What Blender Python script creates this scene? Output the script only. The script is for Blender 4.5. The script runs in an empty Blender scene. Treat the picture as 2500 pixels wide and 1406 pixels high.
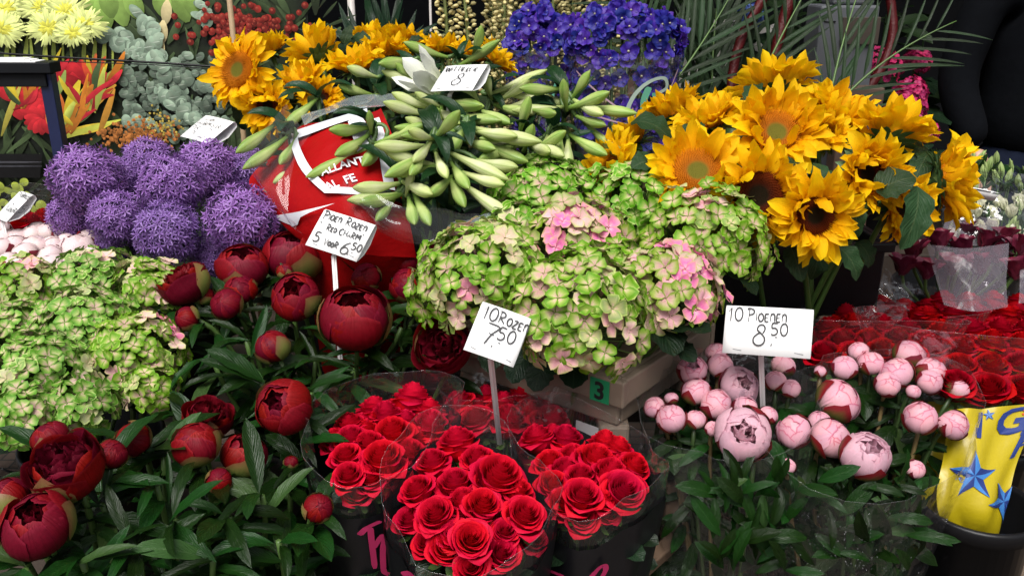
import bpy, math, random
import numpy as np
from mathutils import Vector, Matrix
R_ = math.radians
rng = np.random.default_rng(7)
random.seed(7)
S = bpy.context.scene
COL = S.collection

# ------------------------------------------------------------------ camera
PITCH = R_(20.0)
CAM_Z = 1.50
FPX = 2165.0                      # focal length in photograph pixels (2500 wide)
cam_d = bpy.data.cameras.new('camera')
cam = bpy.data.objects.new('camera', cam_d); COL.objects.link(cam)
cam.location = (0, 0, CAM_Z)
cam.rotation_euler = (math.pi/2 - PITCH, 0, 0)
cam_d.sensor_width = 36.0
cam_d.lens = 36.0*FPX/2500.0
cam_d.clip_start = 0.02
cam_d.clip_end = 200
S.camera = cam
# ------------------------------------------------------------------ world, sun, exposure
SUN_EL, SUN_AZ = R_(60), R_(195)      # soft overcast light from behind and above the camera
w = bpy.data.worlds.new('World'); S.world = w; w.use_nodes = True
nt = w.node_tree
bg = nt.nodes['Background']
sky = nt.nodes.new('ShaderNodeTexSky'); sky.sky_type = 'NISHITA'; sky.sun_disc = False
sky.sun_elevation = SUN_EL; sky.sun_rotation = SUN_AZ
sky.air_density = 1.0; sky.dust_density = 4.0; sky.ozone_density = 1.0
hs = nt.nodes.new('ShaderNodeHueSaturation'); hs.inputs['Saturation'].default_value = 0.30
nt.links.new(sky.outputs[0], hs.inputs['Color']); nt.links.new(hs.outputs[0], bg.inputs['Color'])
bg.inputs['Strength'].default_value = 0.065
sd = bpy.data.lights.new('sun', 'SUN'); sd.energy = 2.2; sd.angle = R_(38); sd.color = (1.0, .97, .93)
sun = bpy.data.objects.new('sun', sd); COL.objects.link(sun)
sdir = Vector((math.sin(SUN_AZ)*math.cos(SUN_EL), math.cos(SUN_AZ)*math.cos(SUN_EL), math.sin(SUN_EL)))
sun.rotation_euler = sdir.to_track_quat('Z', 'Y').to_euler()
S.view_settings.view_transform = 'Standard'; S.view_settings.look = 'None'
S.view_settings.exposure = 0.95; S.view_settings.gamma = 1.0; S.view_settings.use_curve_mapping = False
cy = S.cycles
cy.max_bounces = 5; cy.diffuse_bounces = 2; cy.glossy_bounces = 2; cy.transmission_bounces = 2; cy.use_adaptive_sampling = True; cy.adaptive_threshold = 0.02
cy.transparent_max_bounces = 12; cy.use_denoising = True; cy.caustics_reflective = False; cy.caustics_refractive = False
try: cy.denoiser = 'OPENIMAGEDENOISE'
except Exception: pass

# ------------------------------------------------------------------ helpers
RIGHT = Vector((1, 0, 0)); UP = Vector((0, math.sin(PITCH), math.cos(PITCH))); FWD = Vector((0, math.cos(PITCH), -math.sin(PITCH)))
CAMP = Vector((0, 0, CAM_Z))
def P(px, py, d):
    """world point that stands d metres in front of the lens at photograph pixel (px, py)"""
    return CAMP + FWD*d + RIGHT*((px-1250.0)/FPX*d) + UP*((703.0-py)/FPX*d)
def D(x, y, z):
    """direction: x right, y up the picture, z towards the viewer"""
    return (RIGHT*x + UP*y - FWD*z).normalized()
def frame(o, ydir, zhint, s=1.0):
    y = Vector(ydir).normalized(); z = Vector(zhint); z = z - y*z.dot(y)
    if z.length < 1e-6: z = y.orthogonal()
    z.normalize(); x = y.cross(z)
    if not hasattr(s, '__len__'): s = (s, s, s)
    m = Matrix(((x.x*s[0], y.x*s[1], z.x*s[2], o[0]), (x.y*s[0], y.y*s[1], z.y*s[2], o[1]), (x.z*s[0], y.z*s[1], z.z*s[2], o[2]), (0, 0, 0, 1)))
    return m
def zframe(o, zdir, spin=0.0, s=1.0):
    z = Vector(zdir).normalized(); x = z.orthogonal().normalized()
    q = Matrix.Rotation(spin, 4, z); x = (q @ x.to_4d()).to_3d(); y = z.cross(x)
    if not hasattr(s, '__len__'): s = (s, s, s)
    return Matrix(((x.x*s[0], y.x*s[1], z.x*s[2], o[0]), (x.y*s[0], y.y*s[1], z.y*s[2], o[1]), (x.z*s[0], y.z*s[1], z.z*s[2], o[2]), (0, 0, 0, 1)))
def npm(M): return np.array(M)
_gf = {}
def gridF(nu, nv, closed=False):
    k = (nu, nv, closed)
    if k not in _gf:
        f = []
        for j in range(nv-1):
            for i in range(nu if closed else nu-1):
                i2 = (i+1) % nu
                f.append((j*nu+i, j*nu+i2, (j+1)*nu+i2, (j+1)*nu+i))
        _gf[k] = np.array(f, int)
    return _gf[k]
class G:
    """collects vertices and faces for ONE mesh"""
    def __init__(s): s.v = []; s.f = []; s.uv = []; s.c = []; s.n = 0; s.mi = []
    def add(s, V, F, UV=None, M=None, col=None, mi=0):
        V = np.asarray(V, float)
        if M is not None:
            M = npm(M); V = V @ M[:3, :3].T + M[:3, 3]
        s.v.append(V); s.uv.append(np.zeros((len(V), 2)) if UV is None else np.asarray(UV, float))
        s.c.append(np.tile(np.array([1, 1, 1, 1.] if col is None else list(col)+[1.]), (len(V), 1)))
        if isinstance(F, np.ndarray): s.f.extend((F+s.n).tolist())
        else: s.f.extend([tuple(i+s.n for i in q) for q in F])
        s.mi.extend([mi]*len(F)); s.n += len(V)
        return s
    def addg(s, g, M=None, mi=None):
        V = np.concatenate(g.v); s.add(V, np.array(g.f) if len({len(q) for q in g.f}) == 1 else g.f, np.concatenate(g.uv), M, mi=0 if mi is None else mi)
    def mesh(s, name, mat, smooth=True, colors=False):
        me = bpy.data.meshes.new(name)
        V = np.concatenate(s.v)
        me.from_pydata(V.tolist(), [], s.f)
        uvl = me.uv_layers.new(name='UVMap'); UV = np.concatenate(s.uv)
        li = np.empty(len(me.loops), int); me.loops.foreach_get('vertex_index', li)
        uvl.data.foreach_set('uv', UV[li].astype(np.float32).ravel())
        if colors:
            ca = me.color_attributes.new('Col', 'FLOAT_COLOR', 'POINT'); ca.data.foreach_set('color', np.concatenate(s.c).astype(np.float32).ravel())
        for m in (mat if isinstance(mat, (list, tuple)) else [mat]): me.materials.append(m)
        if any(s.mi): me.polygons.foreach_set('material_index', np.array(s.mi, dtype=np.int32))
        me.polygons.foreach_set('use_smooth', np.full(len(me.polygons), smooth))
        me.validate(clean_customdata=False); me.update()
        return me
def topix(p):
    dd = Vector(p)-CAMP; z = dd.dot(FWD); return 1250+dd.dot(RIGHT)/z*FPX, 703-dd.dot(UP)/z*FPX
_inv = {}
def invsurf(f, px, py, u0=0., u1=1., v0=0., v1=1., n=16):
    """uv of the place on surface f that lies at pixel (px, py) (design helper for flat prints)"""
    key = (id(f), u0, u1, v0, v1)
    if key not in _inv: _inv[key] = (f, [(topix(f(u0+(u1-u0)*i/n, v0+(v1-v0)*j/n)[0]), u0+(u1-u0)*i/n, v0+(v1-v0)*j/n) for j in range(n+1) for i in range(n+1)])
    b = min(_inv[key][1], key=lambda q: (q[0][0]-px)**2+(q[0][1]-py)**2); u, v = b[1], b[2]; su, sv = (u1-u0)/n, (v1-v0)/n
    for it in range(7):
        su *= .55; sv *= .55; best = None
        for du in (-1, 0, 1):
            for dv in (-1, 0, 1):
                a, c = min(max(u+du*su, u0), u1), min(max(v+dv*sv, v0), v1); q = topix(f(a, c)[0]); e = (q[0]-px)**2+(q[1]-py)**2
                if best is None or e < best[0]: best = (e, a, c)
        u, v = best[1:]
    return u, v
WM = {}
def thing(name, label, cat, loc, group=None):
    o = bpy.data.objects.new(name, None); COL.objects.link(o); o.empty_display_size = .03
    o.location = loc; o['label'] = label; o['category'] = cat
    if group: o['group'] = group
    WM[o.name] = Matrix.Translation(Vector(loc)); return o
def mk(name, me, parent=None, M=None, kind=None, label=None):
    o = bpy.data.objects.new(name, me); COL.objects.link(o)
    M = Matrix.Identity(4) if M is None else M
    if parent is not None:
        o.parent = parent; o.matrix_parent_inverse = WM[parent.name].inverted()
    o.matrix_basis = M; WM[o.name] = M.copy()
    if kind: o['kind'] = kind
    if label: o['label'] = label
    return o
def tag(o, label, cat, group=None, kind=None):
    o['label'] = label; o['category'] = cat
    if group: o['group'] = group
    if kind: o['kind'] = kind
    return o
def bev(o, w=.003, seg=2):
    m = o.modifiers.new('bevel', 'BEVEL'); m.width = w; m.segments = seg; m.limit_method = 'ANGLE'; return o

# ---- shapes
def tubeg(g, pts, r, n=6, cap=True, col=None, mi=0):
    pts = [Vector(p) for p in pts]; m = len(pts)
    if not hasattr(r, '__len__'): r = [r]*m
    V = []; UV = []; prev = None
    for i, p in enumerate(pts):
        t = (pts[min(i+1, m-1)]-pts[max(i-1, 0)]).normalized()
        if prev is None: x = t.orthogonal().normalized()
        else:
            x = prev - t*prev.dot(t); x = x.normalized() if x.length > 1e-6 else t.orthogonal().normalized()
        prev = x; y = t.cross(x)
        for k in range(n):
            a = 2*math.pi*k/n; V.append(p + x*(math.cos(a)*r[i]) + y*(math.sin(a)*r[i])); UV.append((k/n, i/(m-1)))
    F = gridF(n, m, True).tolist()
    F = [tuple(q) for q in F]
    if cap: F += [tuple(range(n-1, -1, -1)), tuple(range((m-1)*n, m*n))]
    g.add(np.array([tuple(v) for v in V]), F, UV, col=col, mi=mi); return g
def bez(a, b, c, d, n=8):
    return [a*((1-t)**3) + b*(3*t*(1-t)**2) + c*(3*t*t*(1-t)) + d*(t**3) for t in [i/(n-1) for i in range(n)]]
def lathe(g, prof, n=24, col=None, mi=0):
    V = []; UV = []
    for j, (r, z) in enumerate(prof):
        for k in range(n):
            a = 2*math.pi*k/n; V.append((r*math.cos(a), r*math.sin(a), z)); UV.append((k/n, j/(len(prof)-1)))
    g.add(V, gridF(n, len(prof), True), UV, col=col, mi=mi); return g
def boxg(g, c, s, M=None, col=None, mi=0):
    c = np.array(c, float); h = np.array(s, float)/2
    V = np.array([[x, y, z] for x in (-1, 1) for y in (-1, 1) for z in (-1, 1)])*h + c
    F = np.array([(0, 1, 3, 2), (4, 6, 7, 5), (0, 4, 5, 1), (2, 3, 7, 6), (0, 2, 6, 4), (1, 5, 7, 3)])
    g.add(V, F, None, M, col=col, mi=mi); return g
def blade(L=1., W=.3, nu=5, nv=7, p=.8, q=.6, a0=0., a1=0., a2=0., cup=0., fold=0., wave=0., wfreq=3., base=0.02, tw=0., ser=0., seed=0):
    """a leaf or petal: base at the origin, along +Y, face up +Z; u across, v along in the uv"""
    r = np.random.default_rng(seed); t = np.linspace(0, 1, nv); u = np.linspace(-1, 1, nu)
    wp = (np.maximum(t, 1e-6)**p)*((1-t)**q); wp /= wp.max(); wp = np.maximum(wp, base*(1-t)); hw = W/2*wp
    th = a0 + a1*t + a2*t*t; ds = L/(nv-1)
    cy_ = np.concatenate([[0], np.cumsum(np.cos(th[:-1])*ds)]); cz = np.concatenate([[0], np.cumsum(np.sin(th[:-1])*ds)])
    ph = r.uniform(0, 6.28, 2); X = np.zeros((nv, nu, 3)); UV = np.zeros((nv, nu, 2))
    for j in range(nv):
        n = np.array([0, -math.sin(th[j]), math.cos(th[j])])
        for i in range(nu):
            e = 1 + (ser*(1 if (j % 2) else -1) if abs(u[i]) > .99 else 0)
            x = u[i]*hw[j]*e; z = cup*hw[j]*u[i]**2 + fold*abs(u[i])*hw[j] + wave*abs(u[i])*math.sin(wfreq*6.28*t[j] + (ph[0] if u[i] > 0 else ph[1]))*wp[j]
            ta = tw*t[j]; xr = x*math.cos(ta) - z*math.sin(ta); zr = x*math.sin(ta) + z*math.cos(ta)
            X[j, i] = np.array([xr, cy_[j], cz[j]]) + n*zr; UV[j, i] = (u[i]*.5+.5, t[j])
    return X.reshape(-1, 3), gridF(nu, nv), UV.reshape(-1, 2)
def cuppetal(prof, phi0, dphi, nu=7, nv=8, spiral=0., seed=0, rag=0., top=.12, tipup=0., wob=0.):
    """petal lying on a bowl; prof(v) -> (radius, height)"""
    r = np.random.default_rng(seed); u = np.linspace(-1, 1, nu); v = np.linspace(0, 1, nv)
    ragu = r.uniform(-1, 1, nu)*rag; ph = r.uniform(0, 6.28, 2); V = []; UV = []
    for b in v:
        for i, a in enumerate(u):
            vm = 1 - top*abs(a)**2.4 + tipup*max(0, 1-abs(a)*2.2) + ragu[i]
            vv = b*vm; rr, z = prof(vv); rr *= 1 + spiral*a + wob*vv*(math.sin(2.6*a+ph[0])+.6*math.sin(5.3*a+ph[1]+2*vv))
            ang = phi0 + a*dphi*(.55+.45*min(1, vv*1.6)); V.append((rr*math.cos(ang), rr*math.sin(ang), z)); UV.append((a*.5+.5, b))
    return np.array(V), gridF(nu, nv), np.array(UV)

# ------------------------------------------------------------------ materials
def NM(name):
    m = bpy.data.materials.new(name); m.use_nodes = True; n = m.node_tree.nodes; n.clear(); return m, n, m.node_tree.links
class N:
    """small node-graph writer"""
    def __init__(s, name): s.m, s.n, s.l = NM(name); s.out = s.n.new('ShaderNodeOutputMaterial')
    def node(s, t, **kw):
        x = s.n.new(t)
        for k, v in kw.items(): setattr(x, k, v)
        return x
    def link(s, a, b): s.l.new(a, b)
    def sset(s, sock, v):
        if hasattr(v, 'is_linked') or hasattr(v, 'links'): s.l.new(v, sock)
        else: sock.default_value = v
    def rgb(s, c):
        x = s.node('ShaderNodeRGB'); x.outputs[0].default_value = (*c, 1); return x.outputs[0]
    def math(s, op, a, b=0., clamp=False):
        x = s.node('ShaderNodeMath', operation=op, use_clamp=clamp); s.sset(x.inputs[0], a); s.sset(x.inputs[1], b); return x.outputs[0]
    def mix(s, f, a, b, bt='MIX'):
        x = s.node('ShaderNodeMix', data_type='RGBA', blend_type=bt); s.sset(x.inputs[0], f)
        for k, v in ((6, a), (7, b)):
            if isinstance(v, tuple): x.inputs[k].default_value = (*v, 1)
            else: s.l.new(v, x.inputs[k])
        return x.outputs[2]
    def ramp(s, f, stops, interp='LINEAR'):
        x = s.node('ShaderNodeValToRGB'); s.l.new(f, x.inputs[0]); e = x.color_ramp.elements; x.color_ramp.interpolation = interp
        while len(e) < len(stops): e.new(.5)
        for k, (p, c) in zip(e, stops): k.position = p; k.color = (*c, 1)
        return x.outputs[0]
    def uv(s):
        x = s.node('ShaderNodeUVMap'); y = s.node('ShaderNodeSeparateXYZ'); s.l.new(x.outputs[0], y.inputs[0]); return y.outputs[0], y.outputs[1], x.outputs[0]
    def coord(s, k='Object'): return s.node('ShaderNodeTexCoord').outputs[k]
    def rand(s): return s.node('ShaderNodeObjectInfo').outputs['Random']
    def noise(s, scale, detail=3., vec=None, rough=.5):
        x = s.node('ShaderNodeTexNoise'); x.inputs['Scale'].default_value = scale; x.inputs['Detail'].default_value = detail; x.inputs['Roughness'].default_value = rough
        if vec is not None: s.l.new(vec, x.inputs['Vector'])
        return x.outputs[0]
    def hsv(s, col, h=.5, sa=1., v=1.):
        x = s.node('ShaderNodeHueSaturation'); s.l.new(col, x.inputs['Color']); s.sset(x.inputs['Hue'], h); s.sset(x.inputs['Saturation'], sa); s.sset(x.inputs['Value'], v); return x.outputs[0]
    def bump(s, h, st=.3, dist=.002):
        x = s.node('ShaderNodeBump'); x.inputs['Strength'].default_value = st; x.inputs['Distance'].default_value = dist; s.l.new(h, x.inputs['Height']); return x.outputs[0]
    def finish(s, col, rough=.5, spec=.5, transl=0., nrm=None, sheen=0., coat=0., metal=0.):
        b = s.node('ShaderNodeBsdfPrincipled'); s.sset(b.inputs['Base Color'], (*col, 1) if isinstance(col, tuple) else col)
        s.sset(b.inputs['Roughness'], rough); s.sset(b.inputs['Specular IOR Level'], spec); b.inputs['Sheen Weight'].default_value = sheen; b.inputs['Coat Weight'].default_value = coat; b.inputs['Metallic'].default_value = metal
        if nrm is not None: s.l.new(nrm, b.inputs['Normal'])
        o = b.outputs[0]
        if transl > 0:
            t = s.node('ShaderNodeBsdfTranslucent'); s.sset(t.inputs[0], (*col, 1) if isinstance(col, tuple) else col)
            if nrm is not None: s.l.new(nrm, t.inputs['Normal'])
            mx = s.node('ShaderNodeMixShader'); mx.inputs[0].default_value = transl; s.l.new(o, mx.inputs[1]); s.l.new(t.outputs[0], mx.inputs[2]); o = mx.outputs[0]
        s.l.new(o, s.out.inputs[0]); return s.m
def basic(name, col, rough=.5, var=.12, nsc=40., namt=.15, bsc=0., bst=.2, transl=0., spec=.5, sheen=0., coat=0., metal=0., hvar=0., bdist=.002):
    k = N(name); c = k.rgb(col); oc = k.coord()
    nz = k.noise(nsc, 4., oc); v = k.math('MULTIPLY_ADD', nz, 2*namt); v.node.inputs[2].default_value = 1-namt
    rv = k.math('MULTIPLY_ADD', k.rand(), 2*var); rv.node.inputs[2].default_value = 1-var
    hue = .5
    if hvar:
        hue = k.math('MULTIPLY_ADD', k.rand(), 2*hvar); hue.node.inputs[2].default_value = .5-hvar
    c = k.hsv(c, h=hue, v=k.math('MULTIPLY', v, rv))
    nrm = k.bump(k.noise(bsc, 4., oc), bst, bdist) if bsc else None
    return k.finish(c, rough, spec, transl, nrm, sheen, coat, metal)
def petalmat(name, stops, rough=.5, transl=.25, var=.1, veins=0., vfreq=14., hvar=.008, sheen=.0, spec=.4, nsc=60., namt=.1, edge=None):
    """colour runs along the petal (uv.y); fine long veins across it"""
    k = N(name); u, v, uvv = k.uv(); c = k.ramp(v, stops)
    if edge is not None:
        e = k.math('ABSOLUTE', k.math('MULTIPLY_ADD', u, 2.)); e.node.inputs[0].links[0].from_node.inputs[2].default_value = -1.
        ef = k.math('MULTIPLY', k.math('POWER', e, edge[1]), edge[2]); c = k.mix(ef, c, tuple(edge[0]))
    oc = k.coord(); nz = k.noise(nsc, 3., oc)
    vv = k.math('MULTIPLY_ADD', nz, 2*namt); vv.node.inputs[2].default_value = 1-namt
    rv = k.math('MULTIPLY_ADD', k.rand(), 2*var); rv.node.inputs[2].default_value = 1-var
    hue = k.math('MULTIPLY_ADD', k.rand(), 2*hvar); hue.node.inputs[2].default_value = .5-hvar
    c = k.hsv(c, h=hue, v=k.math('MULTIPLY', vv, rv)); nrm = None
    if veins:
        sx = k.node('ShaderNodeMapping'); k.link(uvv, sx.inputs[0]); sx.inputs['Scale'].default_value = (vfreq, 1.3, 1)
        h = k.noise(1.0, 2., sx.outputs[0]); nrm = k.bump(h, veins, .003)
    return k.finish(c, rough, spec, transl, nrm, sheen)

MAT = {}
LEAFSTOPS = lambda a, b: [(0, a), (1, b)]
def leafmat(name, col, vein, rough=.38, transl=.22, var=.25, hvar=.02, spec=.5):
    k = N(name); u, v, uvv = k.uv()
    e = k.math('ABSOLUTE', k.math('SUBTRACT', u, .5)); mid = k.math('LESS_THAN', e, .025)
    mp = k.node('ShaderNodeMapping'); cm = k.node('ShaderNodeCombineXYZ'); k.link(e, cm.inputs[0]); k.link(k.math('SUBTRACT', v, k.math('MULTIPLY', e, .7)), cm.inputs[1]); k.link(cm.outputs[0], mp.inputs[0]); mp.inputs['Scale'].default_value = (1.2, 17., 1)
    wv = k.noise(1.0, 1.5, mp.outputs[0]); oc = k.coord(); nz = k.noise(3.5, 4., oc)
    c = k.mix(k.math('MULTIPLY', k.math('MAXIMUM', mid, k.math('MULTIPLY', k.math('SUBTRACT', wv, .45, True), 1.2)), .6), col, vein)
    vv = k.math('MULTIPLY_ADD', nz, .6); vv.node.inputs[2].default_value = .7
    rv = k.math('MULTIPLY_ADD', k.rand(), 2*var); rv.node.inputs[2].default_value = 1-var
    hue = k.math('MULTIPLY_ADD', k.rand(), 2*hvar); hue.node.inputs[2].default_value = .5-hvar
    c = k.hsv(c, h=hue, v=k.math('MULTIPLY', vv, rv))
    nrm = k.bump(k.math('ADD', wv, nz), .25, .06)
    return k.finish(c, rough, spec, transl, nrm)
MAT['peony_leaf'] = leafmat('peony_leaf', (.008, .030, .004), (.020, .050, .010), var=.55, spec=.22, rough=.3)
MAT['peony_leaf_pale'] = leafmat('peony_leaf_pale', (.035, .075, .018), (.06, .10, .035), spec=.25)
MAT['sun_leaf'] = leafmat('sunflower_leaf', (.018, .045, .014), (.06, .085, .035), rough=.55, spec=.25)
MAT['hyd_leaf'] = leafmat('hydrangea_leaf', (.006, .019, .007), (.02, .038, .015), rough=.45, spec=.25)
MAT['lily_leaf'] = leafmat('lily_leaf', (.010, .040, .013), (.025, .065, .022), rough=.3, spec=.3)
MAT['rose_leaf'] = leafmat('rose_leaf', (.012, .028, .012), (.025, .045, .02), rough=.35, spec=.25)
MAT['pot_leaf'] = leafmat('potted_plant_leaf', (.014, .034, .012), (.03, .06, .025), spec=.2)
MAT['stem'] = basic('green_stem', (.07, .135, .03), .45, .2, 30, .2)
MAT['stem_dark'] = basic('dark_stem', (.028, .052, .014), .45, .2, 30, .2)
MAT['stem_red'] = basic('reddish_stem', (.20, .14, .06), .45, .25, 30, .2)
MAT['sepal'] = petalmat('sepal_green', [(0, (.11, .17, .03)), (.6, (.18, .23, .05)), (1, (.20, .08, .035))], .45, .2, .18, .2)
MAT['sepal_pink'] = petalmat('sepal_olive', [(0, (.085, .12, .02)), (.6, (.11, .11, .025)), (.85, (.18, .015, .02)), (1, (.20, .004, .02))], .45, .2, .15, .2)
MAT['red_petal'] = petalmat('red_peony_petal', [(0, (.16, .012, .012)), (.25, (.125, .0015, .006)), (.93, (.155, .002, .009)), (1, (.24, .010, .022))], .52, .14, .28, .8, 10, .01, .0, .16, 9, .28)
MAT['red_core'] = petalmat('red_peony_core', [(0, (.07, .001, .004)), (1, (.13, .002, .009))], .5, .1, .2, .3, spec=.2)
MAT['pink_petal'] = petalmat('pink_peony_petal', [(0, (.80, .68, .42)), (.3, (.83, .58, .50)), (.6, (.82, .46, .53)), (.95, (.82, .43, .52)), (1, (.60, .12, .20))], .5, .35, .08, .3, 14, .012)
MAT['pink_open'] = petalmat('pink_open_petal', [(0, (.84, .48, .57)), (1, (.88, .58, .67))], .5, .5, .06, .3, 14, .01)
MAT['pale_petal'] = petalmat('pale_peony_petal', [(0, (.75, .5, .42)), (.4, (.80, .66, .60)), (1, (.83, .64, .66))], .5, .25, .08, .25, 12, .02)
MAT['rose_petal'] = petalmat('red_rose_petal', [(0, (.36, .0008, .008)), (.7, (.58, .0015, .020)), (1, (.70, .006, .040))], .6, .32, .08, .15, 12, .004, .0, .13, 30, .10)
MAT['rose_dark'] = petalmat('dark_rose_petal', [(0, (.24, .0005, .005)), (1, (.44, .0010, .011))], .6, .26, .1, .15, 12, .004, .0, .12)
MAT['sun_petal'] = petalmat('sunflower_petal', [(0, (.88, .30, .002)), (.25, (.96, .50, .003)), (.75, (.98, .60, .004)), (1, (.98, .63, .005))], .6, .45, .06, .5, 18, .008, spec=.15)
MAT['bract'] = basic('sunflower_bract', (.06, .12, .035), .55, .2, 40, .2, transl=.15)
def discmat(name, outer, mid, inner):
    k = N(name); u, v, _ = k.uv(); c = k.ramp(u, [(0, inner), (.36, inner), (.50, mid), (.80, outer), (1, outer)])
    nz = k.noise(300., 2., k.coord()); vv = k.math('MULTIPLY_ADD', nz, 1.0); vv.node.inputs[2].default_value = .5
    return k.finish(k.hsv(c, v=vv), .85, .04)
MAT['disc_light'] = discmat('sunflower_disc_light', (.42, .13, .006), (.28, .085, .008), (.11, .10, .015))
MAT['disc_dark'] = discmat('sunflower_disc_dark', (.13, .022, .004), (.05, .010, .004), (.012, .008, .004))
def hydmat(name, pink, greenish, pinkcol=(.74, .22, .42)):
    k = N(name); u, v, uvv = k.uv(); e = k.math('ABSOLUTE', k.math('SUBTRACT', u, .5))
    rim = k.math('MAXIMUM', v, k.math('MULTIPLY', e, 1.9))
    oi = k.node('ShaderNodeObjectInfo'); r = oi.outputs['Random']
    loc = k.noise(9., 1., oi.outputs['Location'])
    sh = k.math('ADD', k.math('MULTIPLY', k.math('SUBTRACT', r, .5), .5), k.math('MULTIPLY', k.math('SUBTRACT', loc, .5), 1.3))
    g = k.ramp(k.math('ADD', rim, k.math('MULTIPLY', sh, .75)), [(0, (.62, .38, .36)), (.28, (.56, .46, .30)), (.50, (.34, .42, .12)), (.80, (.13, .27, .035)), (.94, (.19, .33, .055)), (1., (.42, .50, .17))])
    pk = k.ramp(rim, [(0, (.80, .55, .55)), (.45, pinkcol), (.82, (pinkcol[0], pinkcol[1]*1.4, pinkcol[2]*.9)), (.93, (.55, .42, .24)), (1, (.36, .42, .14))])
    ps2 = k.math('MULTIPLY', k.math('SUBTRACT', k.math('ADD', sh, pink), .27, True), 3.2, True)
    bl = k.ramp(rim, [(0, (.78, .46, .48)), (.65, (.76, .54, .50)), (.88, (.54, .52, .28)), (1, (.36, .46, .14))])
    c = k.mix(k.math('MULTIPLY', ps2, 2., True), g, bl); c = k.mix(k.math('SUBTRACT', k.math('MULTIPLY', ps2, 2.), 1., True), c, pk)
    sx = k.node('ShaderNodeMapping'); k.link(uvv, sx.inputs[0]); sx.inputs['Scale'].default_value = (15., 1.2, 1)
    h = k.noise(1.0, 1., sx.outputs[0]); c = k.hsv(c, v=k.math('ADD', k.math('MULTIPLY', h, .5), .75))
    rv = k.math('MULTIPLY_ADD', r, .3); rv.node.inputs[2].default_value = .85
    c = k.hsv(c, h=greenish, sa=1.08 if 'lime' in name else 1.15, v=rv)
    return k.finish(c, .55, .3, .22, k.bump(h, .3, .003))
MAT['hyd_green'] = hydmat('hydrangea_green', .0, .520)
MAT['hyd_mix'] = hydmat('hydrangea_mixed', .15, .506)
MAT['hyd_pink'] = hydmat('hydrangea_pink', .34, .492)
MAT['hyd_left'] = hydmat('hydrangea_lime', .05, .518)
MAT['hyd_magenta'] = petalmat('magenta_hydrangea', [(0, (.40, .02, .12)), (1, (.42, .015, .10))], .55, .2, .25)
MAT['hyd_blue'] = petalmat('blue_hydrangea', [(0, (.12, .2, .5)), (1, (.10, .17, .45))], .55, .2, .25)
MAT['allium'] = petalmat('allium_floret', [(0, (.15, .06, .24)), (.6, (.27, .13, .43)), (1, (.41, .27, .59))], .5, .2, .06, nsc=90, namt=.25, hvar=.01)
MAT['allium_core'] = basic('allium_pedicels', (.04, .03, .07), .6, .1)
MAT['lily'] = None
def lilymat(name, a, b, rib):
    k = N(name); u, v, uvv = k.uv(); c = k.ramp(v, [(0, (.22, .36, .08)), (.18, b), (.55, a), (.88, b), (1, (.28, .36, .08))])
    f = k.math('POWER', k.math('ABSOLUTE', k.math('COSINE', k.math('MULTIPLY', u, 3*math.pi))), 7.)
    c = k.mix(k.math('MULTIPLY', f, .75), c, rib); rv = k.math('MULTIPLY_ADD', k.rand(), .2); rv.node.inputs[2].default_value = .9
    sx = k.node('ShaderNodeMapping'); k.link(uvv, sx.inputs[0]); sx.inputs['Scale'].default_value = (40., 2., 1); h = k.noise(1., 2., sx.outputs[0])
    c = k.hsv(c, h=.5, v=k.math('MULTIPLY', rv, k.math('ADD', k.math('MULTIPLY', h, .25), .87)))
    return k.finish(c, .42, .4, .15, k.bump(h, .2, .003))
MAT['lily'] = lilymat('lily_bud', (.48, .57, .20), (.25, .39, .075), (.15, .28, .04))
MAT['lily_pale'] = lilymat('lily_bud_pale', (.70, .73, .42), (.50, .57, .21), (.33, .44, .12))
MAT['lily_open'] = petalmat('lily_open_petal', [(0, (.60, .68, .35)), (.5, (.80, .82, .70)), (1, (.84, .85, .80))], .45, .25, .03, .3, 10)
MAT['delph'] = petalmat('delphinium_petal', [(0, (.04, .010, .20)), (.5, (.027, .012, .26)), (1, (.040, .020, .31))], .5, .25, .2, .3, 10, .02)
MAT['delph_eye'] = basic('delphinium_eye', (.33, .31, .22), .6)
MAT['calla'] = petalmat('burgundy_petal', [(0, (.07, .01, .02)), (1, (.13, .008, .03))], .4, .1, .15, .2)
MAT['white_pet'] = petalmat('cream_petal', [(0, (.5, .58, .25)), (.5, (.74, .74, .48)), (1, (.80, .79, .60))], .5, .25, .06, .2)
MAT['bud_green'] = petalmat('green_bud', [(0, (.2, .32, .09)), (1, (.42, .52, .20))], .5, .2, .15)
MAT['seed'] = basic('seed_capsule', (.52, .45, .20), .6, .1, 25., .4)
MAT['seed_stalk'] = basic('seed_stalk', (.18, .22, .07), .55)
MAT['palm'] = leafmat('palm_leaflet', (.014, .034, .010), (.03, .055, .02), rough=.4, var=.4, spec=.25)
MAT['dracaena'] = leafmat('dracaena_leaf', (.007, .026, .010), (.018, .045, .02), rough=.35, var=.3, spec=.25)
MAT['paper'] = basic('card_paper', (.86, .86, .86), .7, .01, 20, .015)
MAT['ink'] = basic('ink', (.012, .012, .014), .6, 0, 60, .3)
MAT['white_plastic'] = basic('white_plastic', (.62, .58, .55), .45, .04, 14, .12, bsc=30, bst=.05)
MAT['clear_stick'] = basic('milky_plastic', (.72, .68, .68), .3, .03, 20, .08)
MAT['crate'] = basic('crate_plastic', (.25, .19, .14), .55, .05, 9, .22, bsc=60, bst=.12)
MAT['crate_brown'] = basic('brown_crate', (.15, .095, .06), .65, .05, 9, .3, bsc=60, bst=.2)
MAT['black_plastic'] = basic('black_plastic', (.006, .006, .007), .35, .02, 20, .2, spec=.25)
MAT['black_sleeve'] = basic('black_sleeve', (.006, .006, .008), .35, .02, 20, .3, bsc=18, bst=.3)
MAT['pink_ink'] = basic('pink_print', (.42, .02, .10), .5)
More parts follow.
